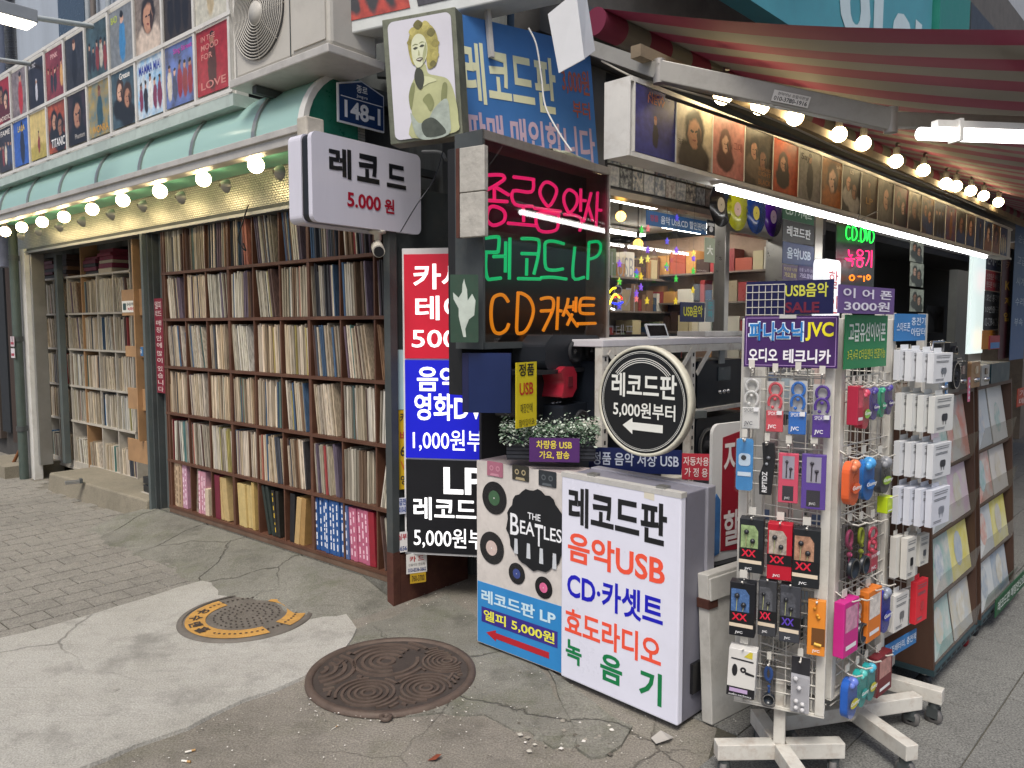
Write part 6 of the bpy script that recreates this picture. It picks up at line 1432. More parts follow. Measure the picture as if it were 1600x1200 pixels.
word(t, 'PUB', rx(1506, .6, 20), rx(1530, .6, 20), zz+.05, zz+.3, -.105, E('#ff3a18', 1.5)); word(t, '노래', rx(1534, .6, 20), rx(1556, .6, 20), zz-.1, zz+.2, -.105, E('#30e070', 1.2)); word(t, '호프', rx(1506, .6, 20), rx(1534, .6, 20), zz+.4, zz+.65, -.105, P('#d8d8d8'))
t = thing('tower_block', 'pale grey building far behind the awning at the top right', 'building', FR)
m = MB(); m.box(rx(1560, .6, 20), 22, 2, 6, 0, 14, M('pale_block', (.36, .38, .4), .7, var=.15)); m.build('wall', t)
for k in range(4):
    m = MB(); m.box(11+k*2.2, 12.4+k*2.2, 1.95, 2.1, 6.0, 7.6, P('#2a3038', .2)); m.build('window', t)
# ---------------------------------------------------------------- white slotted-angle rack with its top
WPT = M('chipped_white_paint', (.58, .56, .5), .5, 0, .15, 9, .1, dirt=.5, dirtcol=(.22, .1, .04))
TOPM = M('white_counter_top', (.62, .60, .62), .4, var=.06, dirt=.15)
YK = .27; tz = rz(945, 531, YK)
RK = thing('goods_rack', 'white slotted-angle rack with a white top holding audio equipment', 'rack', FR)
x0, x1 = rx(942, YK, 535), rx(1085, YK, 525); xr = x1+.75
m = MB(); m.box(x0, xr, YK, YK+.52, tz-.035, tz, TOPM); m.build('top', RK, .004)
for x in (x0+.005, x1-.02, xr-.06):
    for y in (YK+.005, YK+.46):
        m = MB(); m.box(x, x+.045, y, y+.004, 0, tz-.036, WPT); m.box(x, x+.004, y+.0045, y+.045, 0, tz-.036, WPT)
        for k in range(24): m.box(x+.016, x+.03, y-.0012, y-.0004, .05+k*.058, .07+k*.058, VOID)
        m.build('leg', RK)
for z in (.3, .72, 1.08):
    m = MB(); m.box(x0, xr, YK+.01, YK+.51, z-.02, z, WPT); m.build('shelf', RK)
m = MB(); m.box(x0, xr, YK, YK+.006, tz-.075, tz-.036, WPT); m.build('front_rail', RK)
for xa_, xb_ in ((x0+.05, x0+.2), (x1-.17, x1-.02), (x1+.03, x1+.18)):
    m = MB(); m.bar((xa_, YK-.001, tz-.2 if xa_ > x0+.1 else tz-.06), (xb_, YK-.001, tz-.06 if xa_ > x0+.1 else tz-.2), .004, .03, WPT); m.build('brace', RK)
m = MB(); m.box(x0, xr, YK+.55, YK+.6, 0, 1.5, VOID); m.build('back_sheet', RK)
# audio equipment: each unit has a body, grille, speaker cones and a control strip
DKP = M('black_plastic', (.011, .012, .014), .4, var=.2, bump=.05); NVP = M('blue_black_plastic', (.009, .012, .018), .35, var=.2); GRL = M('speaker_grille', (.016, .017, .02), .6, var=.2, bump=.6, bscale=400); CHR = M('chrome', (.5, .5, .5), .2, .9, .1)
def stereo(fr, x, y, z, w, d, h, label, cones=2, knobs=True, mat=None, name='stereo', cat='stereo', group=None, handle=False, display=None):
    t = thing(name, label, cat, fr.sub(x, y, z), group); mt = mat or NVP
    m = MB(); m.prism(rr(0, w, 0, h, min(w, h)*.08), 0, d, mt); m.build('body', t, .004)
    for k in range(cones):
        cx = w*(.5 if cones == 1 else .2+.6*k); r = min(h*.36, w*.17 if cones > 1 else w*.36)
        m = MB(); m.lathe((cx, 0, h*.45), [(r, .001), (r*.95, .012), (r*.86, .013), (r*.8, .002), (r*.3, -.01+.012), (r*.28, .012), (.001, .016)], GRL, 24, 'y'); m.build('speaker_cone', t)
        m = MB(); m.ring(cx, h*.45, r*.86, r*.95, -.0142, CHR, 24); m.build('cone_trim', t)
    if knobs:
        m = MB(); m.box(w*.38, w*.62, -.006, -.0005, h*.55, h*.85, P(display or '#4a5458', .2)); m.build('display', t)
        for k in range(3): m = MB(); m.lathe((w*(.42+.08*k), 0, h*.3), [(.012, 0), (.01, .014), (.001, .015)], CHR, 12, 'y'); m.build('knob', t)
    if handle: m = MB(); m.tube([(w*.1, d*.5, h), (w*.1, d*.5, h+.05), (w*.9, d*.5, h+.05), (w*.9, d*.5, h)], .008, CHR, 8); m.build('handle', t)
    return t
def on_rack(px0, px1, z, h, y=.3): a_, b_ = rx(px0, y, 600), rx(px1, y, 600); return a_, b_-a_
a_, w_ = on_rack(1092, 1170, 1.08, .2); stereo(FR, a_, .31, 1.081, w_, .35, .27, 'navy black cassette deck under the white rack top', 0, True)
stereo(FR, a_-.02, .3, .722, w_+.05, .4, .3, 'large black stereo on the middle rack shelf right of the round sign', 2, True)
a_, w_ = on_rack(950, 1040, 1.08, .2); stereo(FR, a_, .32, 1.081, w_, .35, .3, 'black stereo on the upper rack shelf behind the round sign', 2, True)
stereo(FR, a_, .32, .722, w_, .35, .3, 'black stereo low on the rack behind the round sign', 2, False)
stereo(FR, a_+.1, .32, .302, w_+.5, .35, .3, 'wide black amplifier on the lowest rack shelf', 2, True)
m = MB(); bx_, bz_ = FR.hit(1129, 552, .29); m.box(bx_-.03, bx_+.03, .29, .3, bz_-.06, bz_+.05, P('#8f9490')); o = m.build('price_tag', fr=FR); tag(o, 'grey paper tag stuck on the cassette deck', 'tag')
# tablet in its white frame on the rack top
A = FR.hit(1015, 522, .05); f = FR.sub(rx(1015, .45, 522), .45, tz); 
t = thing('tablet', 'white framed tablet leaning on the rack top', 'tablet', Fr(f.o, f.u, f.v*.93+(-f.n)*.36)); 
m = MB(); m.prism(rr(0, .2, 0, .085, .008), 0, .008, P('#cfd2d4')); m.build('frame', t); m = MB(); m.box(.014, .186, -.001, 0, .012, .075, P('#0c0d10', .15)); m.build('screen', t)
m = MB(); m.box(0, .2, .01, .1, -.0, .006, P('#cfd2d4')); m.build('stand', t)
m = MB(); m.box(rx(1102, .45, 515), rx(1160, .45, 515), .45, .65, tz+.001, tz+.035, M('foam_wrap', (.5, .48, .45), .8, var=.3, bump=.5)); o = m.build('foam_packing', fr=FR, bevel=.004); tag(o, 'grey foam wrapped bundle on the rack top', 'bundle')
# goods below the neon box
sp = FN.hit(850, 560, -.03)
def under(px, py, y): return FN.hit(px, py, y)
X, Z = under(852, 578, -.16)
t = thing('loudspeaker', 'black wedge-shaped loudspeaker under the neon box', 'loudspeaker', FN.sub(X, -.16, Z)); w_ = under(940, 560, -.16)[0]-X
m = MB(); m.prism([(0.02, 0), (w_, 0), (w_, .13), (w_*.9, .16), (.06, .165), (0, .12), (0, .03)], 0, .2, M('navy_speaker_case', (.012, .015, .02), .45, var=.15)); m.build('body', t, .012)
for k in (0, 1):
    m = MB(); m.lathe((w_*(.5+.3*k), 0, .08), [(.06, .001), (.056, .012), (.045, .012), (.035, .0), (.012, .004), (.001, .008)], GRL, 24, 'y'); m.build('speaker_cone', t)
    m = MB(); m.lathe((w_*(.5+.3*k), -.004, .08), [(.014, 0), (.001, .008)], CHR, 12, 'y'); m.build('dust_cap', t)
m = MB(); m.box(-.15, w_+.35, -.02, .3, -.02, -.001, DKP); m.build('shelf_board', t)
X, Z = under(878, 622, -.2); t = thing('hair_dryer_case', 'rounded red plastic case among the black equipment', 'case', FN.sub(X, -.2, Z))
REDC = M('glossy_red_plastic', (.3, .015, .03), .3, var=.1); m = MB(); m.prism([(0, .0), (.09, 0), (.125, .04), (.125, .11), (.1, .145), (.03, .15), (-.01, .13), (.02, .07)], 0, .12, REDC); m.build('shell', t, .01); m = MB(); m.prism([(.045, .05), (.085, .05), (.085, .1), (.05, .1)], -.005, 0, P('#5a0a18')); m.build('recess', t)
X, Z = under(885, 680, -.22); stereo(FN, X, -.2, Z-.02, .3, .2, .16, 'dark blue speaker with a pale ring beside the round sign', 1, False)
X, Z = under(850, 640, -.1); stereo(FN, X-.05, -.08, Z-.05, .35, .25, .24, 'black tuner with small labels under the neon box', 0, True, DKP)
sheet('paper_sign', 'yellow vertical sign reading 정품 USB under the neon box', FN, ((805, 567), (838, 565), (839, 667), (808, 667)), M('yellow_board', (.62, .50, .01), .5, var=.08), [('정품', .12, .86, .79, .98, BLK, .02), ('USB', .15, .82, .5, .69, P('#b02818'), .02), ('매장안에', .2, .78, .22, .37, BLK, .0), ('많이있어요', .14, .86, .02, .13, BLK, .0)], -.24)
fd = fr2(at(752, 600, 3.85), at(960, 600, 4.1)); fd.o.z = 0; m = MB(); m.box(0, .85, 0, .04, .5, 1.46, VOID); o = m.build('shade_backing', fr=fd); tag(o, 'black sheet added as shade below the neon box', 'board')  # added black sheet that stands in for the shade under the neon box
# planter with tiny pale leaves
fp = fr2(at(790, 690, 3.40), at(932, 690, 3.36)); fp.o.z = 0
a = fp.rect(rq(792, 680, 930, 716), 0); w_ = a[1]-a[0]
t = thing('planter', 'dark ribbed planter of small frosted green leaves behind the light boxes', 'planter', fp.sub(a[0], 0, a[2]))
m = MB(); hh = a[3]-a[2]
m.box(0, w_, 0, .12, -.01, hh, P('#22242a', .6, var=.2))
for k in range(6): m.box(-.002, w_+.002, -.005, -.0005, hh*k/6, .012+hh*k/6, P('#30333a'))
m.build('trough', t)
R5 = random.Random(9); lf = MB(); LFM = [M('frosted_leaf', (.2, .28, .2), .6, var=.2), M('pale_leaf', (.46, .52, .44), .6, var=.2), M('dark_leaf', (.04, .1, .045), .6, var=.3)]
for k in range(2600):
    x, y, z = R5.uniform(-.03, w_+.02), R5.uniform(-.03, .12), hh+abs(R5.gauss(0, .028))+.01*math.sin(R5.random()*9)
    if R5.random() < .15: z -= .04; y = R5.uniform(-.04, -.01)
    a1_, a2_ = R5.uniform(0, 6.28), R5.uniform(-.9, .9); s_ = R5.uniform(.005, .012); u_ = Vector((math.cos(a1_), math.sin(a1_), a2_)).normalized()*s_; v_ = Vector((-math.sin(a1_), math.cos(a1_), .4)).normalized()*s_*.6
    c = Vector((x, y, z)); lf.quad([c-u_, c-v_, c+u_, c+v_], LFM[R5.choice((0, 0, 1, 1, 2))])
tag(lf.build('foliage', t), None, kind='stuff')
fk = FB2
sheet('paper_sign', 'purple sign reading 차량용 USB 가요, 팝송 on the picture light box', fp, ((827, 680), (906, 689), (905, 727), (827, 717)), M('purple_board', (.07, .016, .12), .45, var=.08), [('차량용 USB', .14, .85, .55, .9, '#d8c64a', .02), ('가요, 팝송', .2, .8, .12, .46, '#d8c64a', .02)], -.07)
fs = fr2(at(920, 720, 3.52), at(1065, 735, 3.42)); fs.o.z = 0
sheet('paper_sign', 'navy sign reading 정품 음악 저장 USB below the round sign', fs, ((920, 694), (1065, 708), (1065, 749), (920, 729)), M('navy_board', (.006, .014, .085), .4, var=.08), [('정품 음악 저장 USB', .04, .97, .28, .82, '#c8d0e0', .015)], 0)
sheet('paper_sign', 'red sign reading 자동차용 가정용 beside the navy sign', fs, ((1066, 708), (1110, 710), (1109, 752), (1065, 748)), M('red_board', (.45, .03, .05), .45, var=.08), [('자동차용', .05, .95, .55, .88, '#e8dcd8', .01), ('가 정 용', .1, .92, .12, .46, '#e8dcd8', .01)], -.02)
# leaning red and white advertising board behind the wire rack
fa_ = fr2(at(1108, 800, 3.05), at(1190, 800, 3.25)); fa_.o.z = 0
a = fa_.rect(((1112, 670), (1185, 650), (1185, 880), (1112, 858)), 0); f = fa_.sub(a[0], 0, a[2]); w_, h_ = a[1]-a[0], a[3]-a[2]
t = thing('advertising_board', 'curved white and crimson advertising board behind the wire rack', 'sign', f)
m = MB(); m.prism(rr(0, w_, 0, h_, .04), 0, .015, P('#c4c4c2')); m.build('board', t); m = MB(); m.prism([(w_*.2, .04), (w_, .02), (w_, h_*.97), (w_*.2, h_*.9)], -.003, -.001, P('#8c1226')); m.build('crimson_panel', t)
word(t, '자', w_*.22, w_*.58, h_*.62, h_*.88, -.005, P('#d8d2d0')); word(t, '할', w_*.24, w_*.58, h_*.1, h_*.36, -.005, P('#d8d2d0')); word(t, '전거', w_*.6, w_*.98, h_*.62, h_*.86, -.005, P('#d8d2d0'))
m = MB(); m.prism([(w_*.02, h_*.04), (w_*.17, h_*.06), (w_*.17, h_*.45), (w_*.09, h_*.5), (w_*.02, h_*.42)], -.004, -.001, P('#3a6aa0', .4, var=.4)); m.build('blue_picture', t)
m = MB(); m.box(0, w_+.1, -.03, .25, -a[2]+.25, -.002, DKP); m.build('stand', t)
# white wooden board leaning beside the light box
g0, g1 = ground(1113, 1138), ground(1215, 1085); fw = fr2(g0, g1); fw.o.z = 0
a = fw.rect(((1100, 918), (1215, 862), (1212, 1085), (1113, 1138)), 0); w_ = a[1]
WWB = M('weathered_white_wood', (.5, .49, .45), .7, 0, .15, 6, .1, dirt=.45, dirtcol=(.2, .18, .15))
t = thing('wooden_board', 'weathered white wooden board standing beside the light box', 'board', Fr(fw.o, fw.u, (fw.v*.995-fw.n*.06)))
m = MB(); m.box(.0, w_, 0, .05, .01, a[3], WWB); m.build('board', t, .004); m = MB(); m.box(0.001, w_-.001, -.012, -.0005, a[3]-.1, a[3]-.012, WWB); m.build('top_rail', t, .003)
m = MB(); m.box(-.008, .05, -.006, .05, a[3]*.78, a[3]*.84, RUST); m.build('hinge', t)
m = MB(); zz_ = FB.hit(1090, 1080, .14)[1]; m.lathe((w_*0, 0, 0), [(.0001, 0), (.001, 0)], BLK, 6, 'y')
# ---------------------------------------------------------------- wire racks
WIRE = M('white_wire', (.60, .58, .52), .45, 0, .1, 9, dirt=.3, dirtcol=(.25, .2, .14))
F1 = fr2(at(1153, 800, 2.52), at(1298, 800, 2.40)); F1.o.z = 0
F2 = fr2(at(1308, 800, 2.46), at(1390, 800, 2.76)); F2.o.z = 0
w1 = F1.loc(at(1298, 800, 2.40))[0]; w2_ = F2.loc(at(1390, 800, 2.76))[0]
zt1 = F1.hit(1298, 497, 0)[1]; zb1 = F1.hit(1290, 1122, 0)[1]
def rack(t, w, d, z0, z1, nv, zs_, post=.03):
    for x in (0, w-post):
        for y in (0, d-post): m = MB(); m.box(x, x+post, y, y+post, z0, z1, WIRE); m.build('post', t, .003)
    for y in (.012, d-.012):
        for k in range(1, nv):
            x = w*k/nv; m = MB(); m.cyl((x, y, z0+.01), (x, y, z1-.12), .0022, WIRE, 5); m.build('upright_wire', t)
        for z in zs_: m = MB(); m.cyl((post*.5, y-.004, z), (w-post*.5, y-.004, z), .0026, WIRE, 5); m.build('cross_wire', t)
    for x in (.012, w-.012):
        for z in zs_: m = MB(); m.cyl((x, .02, z), (x, d-.02, z), .0026, WIRE, 5); m.build('side_wire', t)
def base(t, fr, cx, cy, ang, L=.3, zp=.12):
    for k in range(4):
        a_ = ang+k*math.pi/2; dx, dy = math.cos(a_), math.sin(a_)
        m = MB(); m.bar((cx+dx*.02, cy+dy*.02, zp), (cx+dx*L, cy+dy*L, zp), .05, .055, WPT); m.build('foot', t, .003)
        ex, ey = cx+dx*(L-.03), cy+dy*(L-.03)
        m = MB(); m.cyl((ex, ey, zp-.03), (ex, ey, zp-.05), .02, DGREY, 12); m.box(ex-.018, ex-.013, ey-.02, ey+.02, .03, zp-.05, DGREY); m.box(ex+.013, ex+.018, ey-.02, ey+.02, .03, zp-.05, DGREY)
        m.lathe((ex, ey, .032), [(.012, -.012), (.031, -.011), (.032, 0), (.031, .011), (.012, .012)], M('caster_rubber', (.12, .115, .11), .6, var=.2), 18, 'x'); m.build('caster', t)
    m = MB(); m.box(cx-.019, cx+.019, cy-.019, cy+.019, zp, .34, WPT); m.build('pole', t, .003)
ZS = [FR_ for FR_ in [F1.hit(1225, y, 0)[1] for y in (590, 610, 630, 700, 720, 740, 760, 810, 830, 850, 870, 915, 935, 955, 975, 1025, 1045, 1065, 1085, 1108)]]
R1 = thing('wire_rack', 'white rotating wire rack of earphone packs in the right foreground', 'display rack', F1)
rack(R1, w1, .26, zb1, zt1, 7, ZS)
c1 = F1.loc(at(1222, 1000, 2.50)); base(R1, F1, c1[0], c1[1], math.radians(26), .22, .1)
m = MB(); m.box(.0, w1, 0, .26, zb1-.004, zb1, WIRE); m.build('bottom_tray', R1)
R2_ = thing('wire_rack', 'white wire rack of colourful earphones turned to the right', 'display rack', F2)
rack(R2_, w2_, .3, zb1+.03, zt1, 8, ZS)
c2 = F2.loc(at(1335, 1000, 2.76)); base(R2_, F2, c2[0], c2[1], math.radians(-28), .3, .1)
m = MB(); m.box(.0, w2_, 0, .3, zb1+.026, zb1+.03, WIRE); m.build('bottom_tray', R2_)
# boards on top of the racks
PURP = M('deep_purple_board', (.045, .010, .10), .4, var=.06)
t, W_, H_ = sheet('rack_sign', 'purple rack sign reading 파나소닉 JVC 오디오 테크니카', F1, ((1163, 492), (1311, 495), (1308, 580), (1163, 569)), PURP, [('파나소닉', .04, .645, .5, .9, '#d8e8f4', .055), ('JVC', .66, .95, .52, .88, '#e8dc20', .03), ('오디오', .05, .37, .1, .37, '#e8e6ea', .03), ('테크니카', .43, .93, .09, .36, '#e8e6ea', .03)], -.03, bord=('#b090c8', .035))
word(t, '파나소닉', W_*.055, W_*.63, H_*.52, H_*.88, -.0035, P('#1a74b8'), .025)
m = MB(); m.box(W_*.38, W_*.56, -.004, -.0022, H_*.95, H_*1.02, P('#b8b8b4')); m.build('tape', t)
sheet('rack_sign', 'green rack sign reading 고급유선이어폰', F2, ((1321, 494), (1387, 491), (1385, 570), (1320, 579)), M('grass_green_board', (.02, .22, .08), .45, var=.08), [('고급유선이어폰', .06, .94, .5, .86, '#dde6dc', .02), ('3극,4극 C타입젠더 연결가능', .05, .95, .16, .36, '#d8d83a', .0)], -.03)
fu = fr2(at(1230, 460, 2.85), at(1310, 460, 2.75)); fu.o.z = 0
sheet('rack_sign', 'navy sign reading USB음악 SALE above the wire rack', fu, ((1166, 437), (1303, 440), (1302, 492), (1166, 490)), P('#0a0e44', .4), [('USB음악', .46, .94, .5, .92, '#c8c84a', .02), ('SALE', .46, .85, .04, .36, '#6a1430', .03)], 0)
t = thing('wire_grid', 'small white wire grid standing in front of the navy sale sign', 'wire grid', fu); a = fu.rect(rq(1166, 445, 1226, 492), -.02)
m = MB()
for k in range(7): m.cyl((lerp(a[0], a[1], k/6), -.02, a[2]-.02), (lerp(a[0], a[1], k/6), -.02, a[3]), .0016, WIRE, 4)
for k in range(5): m.cyl((a[0], -.022, lerp(a[2], a[3], k/4)), (a[1], -.022, lerp(a[2], a[3], k/4)), .0016, WIRE, 4)
m.build('wires', t)
sheet('rack_sign', 'violet sign reading 이어폰 3000원 above the wire rack', F2, ((1311, 450), (1397, 446), (1398, 490), (1310, 491)), M('violet_board', (.13, .07, .23), .45, var=.06), [('이 어 폰', .06, .94, .55, .9, '#e0dce8', .02), ('3000원', .08, .9, .1, .46, '#e0dce8', .02)], -.06)
# ---------------------------------------------------------------- earphone packs
CLR = clear_film('clear_blister', (.97, .97, .97), .10, .07)
def tubeloop(m, cx, cz, rx_, rz_, y, mat, r=.0035, a0=0, a1=6.28, n=14): m.tube([(cx+rx_*math.cos(a0+(a1-a0)*k/n), y, cz+rz_*math.sin(a0+(a1-a0)*k/n)) for k in range(n+1)], r, mat, 6)
def hook(t, w, h, dep=.06):
    m = MB(); m.tube([(w/2, .03, h+.018), (w/2, -.015, h-.004), (w/2, -.04, h-.004), (w/2, -dep, h+.008)], .003, WIRE, 6); m.build('hook', t)
    m = MB(); m.box(w*.32, w*.62, -.012, -.009, h+.006, h+.032, P('#c9c6bc', .4)); m.build('tag_holder', t)
PG = 'packs hanging on the wire racks'
def pack(fr, q, label, style, c, c2='#e8e8e8', brand=None, y=-.02, tilt=0, cat='earphones', mark=None):
    """a retail pack at pixel box q = x0 y0 x1 y1"""
    x0, y0, x1, y1 = q; a = fr.rect(((x0, y0), (x1, y0+(2 if fr is F1 else -3)), (x1, y1+(2 if fr is F1 else -3)), (x0, y1)), y)
    f = fr.sub(a[0], y, a[2]); w, h = a[1]-a[0], a[3]-a[2]
    if tilt: f = Fr(f.o, f.u*math.cos(tilt)+f.v*math.sin(tilt), f.v*math.cos(tilt)-f.u*math.sin(tilt))
    t = thing('earphone_pack', label, cat, f, PG)
    if style == 'sport':
        m = MB(); m.box(w*.04, w*.96, -.002, 0, 0, h*.86, P('#c9c9c4', .4)); m.build('backing', t)
        m = MB(); m.box(w*.04, w*.96, -.016, -.0021, 0, h*.36, P(c, .4)); m.build('card', t, .002)
        m = MB(); k = P(c, .35); tubeloop(m, w*.52, h*.72, w*.32, h*.11, -.012, k, .005, -1.0, 3.9); tubeloop(m, w*.5, h*.5, w*.34, h*.13, -.012, k, .005, -.8, 3.6); m.ball((w*.5, -.014, h*.56), w*.1, k, 10, 6); m.ball((w*.38, -.014, h*.42), w*.1, k, 10, 6); m.build('earphones', t)
        m = MB(); m.prism(rr(0, w, -.004, h, .008), -.022, -.019, CLR); m.build('blister', t)
        if brand: word(t, brand, w*.16, w*.6, h*.05, h*.13, -.0235, P(c2), .02)
        word(t, 'SPORT', w*.16, w*.66, h*.29, h*.35, -.0235, P(c2), .0); m = MB(); m.flat([(w*.64, h*.3), (w*.9, h*.3), (w*.9, h*.37), (w*.64, h*.37)], -.0236, P('#dcdcdc')); m.build('sticker', t)
    elif style == 'box':
        m = MB(); m.box(0, w, -.045, 0, 0, h, P(c, .35)); m.build('carton', t, .002)
        m = MB(); m.flat([(w*.06, h*.46), (w*.78, h*.46), (w*.78, h*.78), (w*.62, h*.88), (w*.06, h*.88)], -.0455, P(c2, .25, var=.5, scale=60)); m.build('window', t)
        m = MB()
        for ex, ez in ((.3, .76), (.56, .6)): m.ball((w*ex, -.05, h*ez), w*.11, P('#26282c', .3), 10, 6); m.tube([(w*ex, -.05, h*ez-w*.08), (w*ex-.002, -.05, h*.48)], .0014, P('#aeb080'), 4)
        m.build('earphones', t)
        m = MB(); m.flat([(0, h*.26), (w, h*.26), (w, h*.455), (0, h*.455)], -.046, P('#121316', .4)); m.build('band', t)
        letters(MB(), 'XX', 0, 1, 0, 1, 0, BLK); word(t, 'XX', w*.1, w*.7, h*.3, h*.43, -.047, P(mark or '#d41f3a'), .03)
        m = MB(); m.flat([(0, h*.18), (w*.94, h*.17), (w*.94, h*.235), (0, h*.245)], -.0465, P('#d8c8b0')); m.build('price_label', t) if c != '#b3152c' else None
        if brand: word(t, brand, w*.24, w*.54, h*.045, h*.1, -.047, P('#e8e8e8'), .02)
    elif style == 'window':
        m = MB(); m.box(0, w, -.02, 0, 0, h*.86, P(c, .4)); m.build('card', t, .002); m = MB(); m.box(w*.2, w*.8, -.0212, -.0205, h*.42, h*.82, P('#a8a6b4', .3)); m.build('window', t)
        m = MB()
        for ex, ez in ((.42, .72), (.62, .6)): m.ball((w*ex, -.022, h*ez), w*.09, P('#32303a', .3), 10, 6); m.tube([(w*ex, -.022, h*ez), (w*(ex-.02), -.022, h*.44)], .002, P('#32303a'), 4)
        m.build('earphones', t); m = MB(); m.flat([(w*.22, h*.04), (w*.78, h*.04), (w*.78, h*.3), (w*.22, h*.3)], -.0208, P('#2c2a36')); m.build('lower_window', t)
        word(t, brand or 'JVC', w*.32, w*.6, h*.06, h*.11, -.022, P('#e8e8e8'), .02); m = MB(); m.prism(rr(-w*.02, w*1.02, -.003, h, .006), -.027, -.024, CLR); m.build('blister', t)
    elif style == 'gumy':
        m = MB(); m.prism(rr(w*.1, w*.9, 0, h*.9, w*.38), -.03, -.004, P(c, .3)); m.build('card', t, .003); m = MB(); m.prism(rr(0, w, -.004, h, w*.45), -.036, -.032, CLR); m.build('blister', t)
        m = MB(); m.ball((w*.5, -.03, h*.84), w*.2, P(c2, .25), 10, 6); m.ball((w*.35, -.03, h*.78), w*.14, P(c2, .25), 10, 6); m.build('earphones', t)
        m = MB(); m.flat(blob(w*.5, h*.36, w*.34, h*.11, 16), -.0375, P(mark or c, .35)); m.build('emblem', t); word(t, 'Gumy', w*.16, w*.92, h*.31, h*.42, -.039, P('#f0f0ea'), .03)
    elif style == 'cable':
        m = MB(); m.prism(rr(0, w, 0, h, .012), -.02, -.001, clear_film('smoky_blister', (.6, .6, .62), .1, .1) if 'smoky_blister' not in MATS else MATS['smoky_blister']); m.build('blister', t)
        m = MB(); k = P(c, .4); tubeloop(m, w*.45, h*.72, w*.22, h*.14, -.012, k, .006); m.ball((w*.55, -.012, h*.55), w*.1, k, 8, 6); m.ball((w*.5, -.012, h*.44), w*.12, k, 8, 6); m.tube([(w*.52, -.012, h*.4), (w*.5, -.012, h*.2)], .004, k, 6); m.build('earphones', t)
        m = MB(); m.lathe((w*.55, -.018, h*.2), [(w*.42, 0), (w*.42, .012), (w*.34, .014), (w*.32, .004), (.001, .004)], P('#20262c', .3), 20, 'y'); m.build('round_case', t); m = MB(); m.ring(w*.55, h*.2, w*.37, w*.42, -.0335, CHR, 20); m.build('case_trim', t)
    elif style == 'orange':
        m = MB(); m.box(0, w, -.02, 0, 0, h, P(c, .4)); m.build('card', t, .002); m = MB(); m.flat([(w*.24, h*.18), (w*.98, h*.18), (w*.98, h*.5), (w*.24, h*.5)], -.0205, P('#6a4420')); m.build('dark_label', t)
        m = MB()
        for ex, ez in ((.4, .86), (.62, .7), (.55, .74)): m.ball((w*ex, -.024, h*ez), w*.1, P('#d8942a', .3), 10, 6)
        m.tube([(w*.4, -.024, h*.22), (w*.8, -.024, h*.2)], .005, P('#e0b040'), 6); m.build('earphones', t); word(t, 'JVC', w*.3, w*.72, h*.05, h*.11, -.0215, P('#f0f0f0'), .02)
    elif style == 'plain':
        m = MB(); m.box(0, w, -.035, 0, 0, h, P(c, .4)); m.build('carton', t, .002); m = MB(); m.flat([(w*.1, h*.45), (w*.9, h*.45), (w*.9, h*.9), (w*.1, h*.9)], -.0355, P(c2, .4, var=.4, scale=50)); m.build('picture', t); m = MB(); m.flat([(w*.15, h*.12), (w*.85, h*.12), (w*.85, h*.2), (w*.15, h*.2)], -.0358, P('#e8e8e8')); m.build('text_line', t)
    elif style == 'whitebox':
        m = MB(); m.box(0, w, -.05, 0, 0, h, P('#d2d0ca', .4)); m.build('carton', t, .002); m = MB(); m.flat([(0, .0), (w, 0), (w, h*.2), (0, h*.2)], -.0505, P('#16161a')); m.build('band', t); m = MB(); m.flat([(w*.1, h*.09), (w*.75, h*.09), (w*.75, h*.17), (w*.1, h*.17)], -.051, P('#b8a0c4')); m.build('lilac_label', t); word(t, 'audio-technica', w*.08, w*.9, h*.015, h*.06, -.051, P('#e0e0e0'), .0)
        m = MB(); m.flat(blob(w*.25, h*.55, w*.1, h*.13, 12), -.051, P('#1e1e22')); m.ring(w*.55, h*.58, w*.04, w*.11, -.051, P('#1e1e22'), 16); m.flat([(w*.62, h*.5), (w*.95, h*.48), (w*.95, h*.52), (w*.62, h*.56)], -.0512, P('#1e1e22')); m.flat([(w*.1, h*.78), (w*.9, h*.76), (w*.9, h*.79), (w*.1, h*.81)], -.0512, P('#1e1e22')); m.flat([(w*.55, h*.86), (w*.75, h*.98), (w*.85, h*.98), (w*.85, h*.84)], -.0512, P('#c8b83a')); m.build('picture', t)
    elif style == 'plugs':
        m = MB(); m.prism(rr(0, w, 0, h, .005), -.003, 0, P('#b0b0b4', .4)); m.build('card', t); m = MB(); m.flat([(0, h*.7), (w, h*.68), (w, h), (0, h)], -.0035, P('#2a2a2e')); m.build('header', t); m = MB()
        for ex, ez in ((.25, .58), (.45, .42), (.3, .18), (.65, .14), (.3, .06), (.65, .04)): m.ball((w*ex, -.01, h*ez+.006), w*.13, P('#e4e4e4', .3), 10, 6)
        m.build('earplugs', t); m = MB(); m.prism(rr(w*.02, w*.98, .002, h*.66, .008), -.02, -.017, CLR); m.build('blister', t)
    elif style == 'blue':
        m = MB(); m.prism(rr(0, w, 0, h, .01), -.012, 0, P(c, .35, var=.12)); m.build('card', t); m = MB(); m.prism(rr(w*.15, w*.85, h*.48, h*.72, .01), -.0135, -.0125, P('#c8dcec')); m.flat(blob(w*.45, h*.64, w*.16, h*.05), -.015, P('#30343a')); m.flat([(w*.1, h*.28), (w*.9, h*.28), (w*.9, h*.36), (w*.1, h*.36)], -.014, P('#d8e8f4')); m.build('picture', t); m = MB(); m.prism(rr(-w*.05, w*1.05, -.004, h*1.03, .012), -.026, -.023, CLR); m.build('blister', t)
    elif style == 'wave':
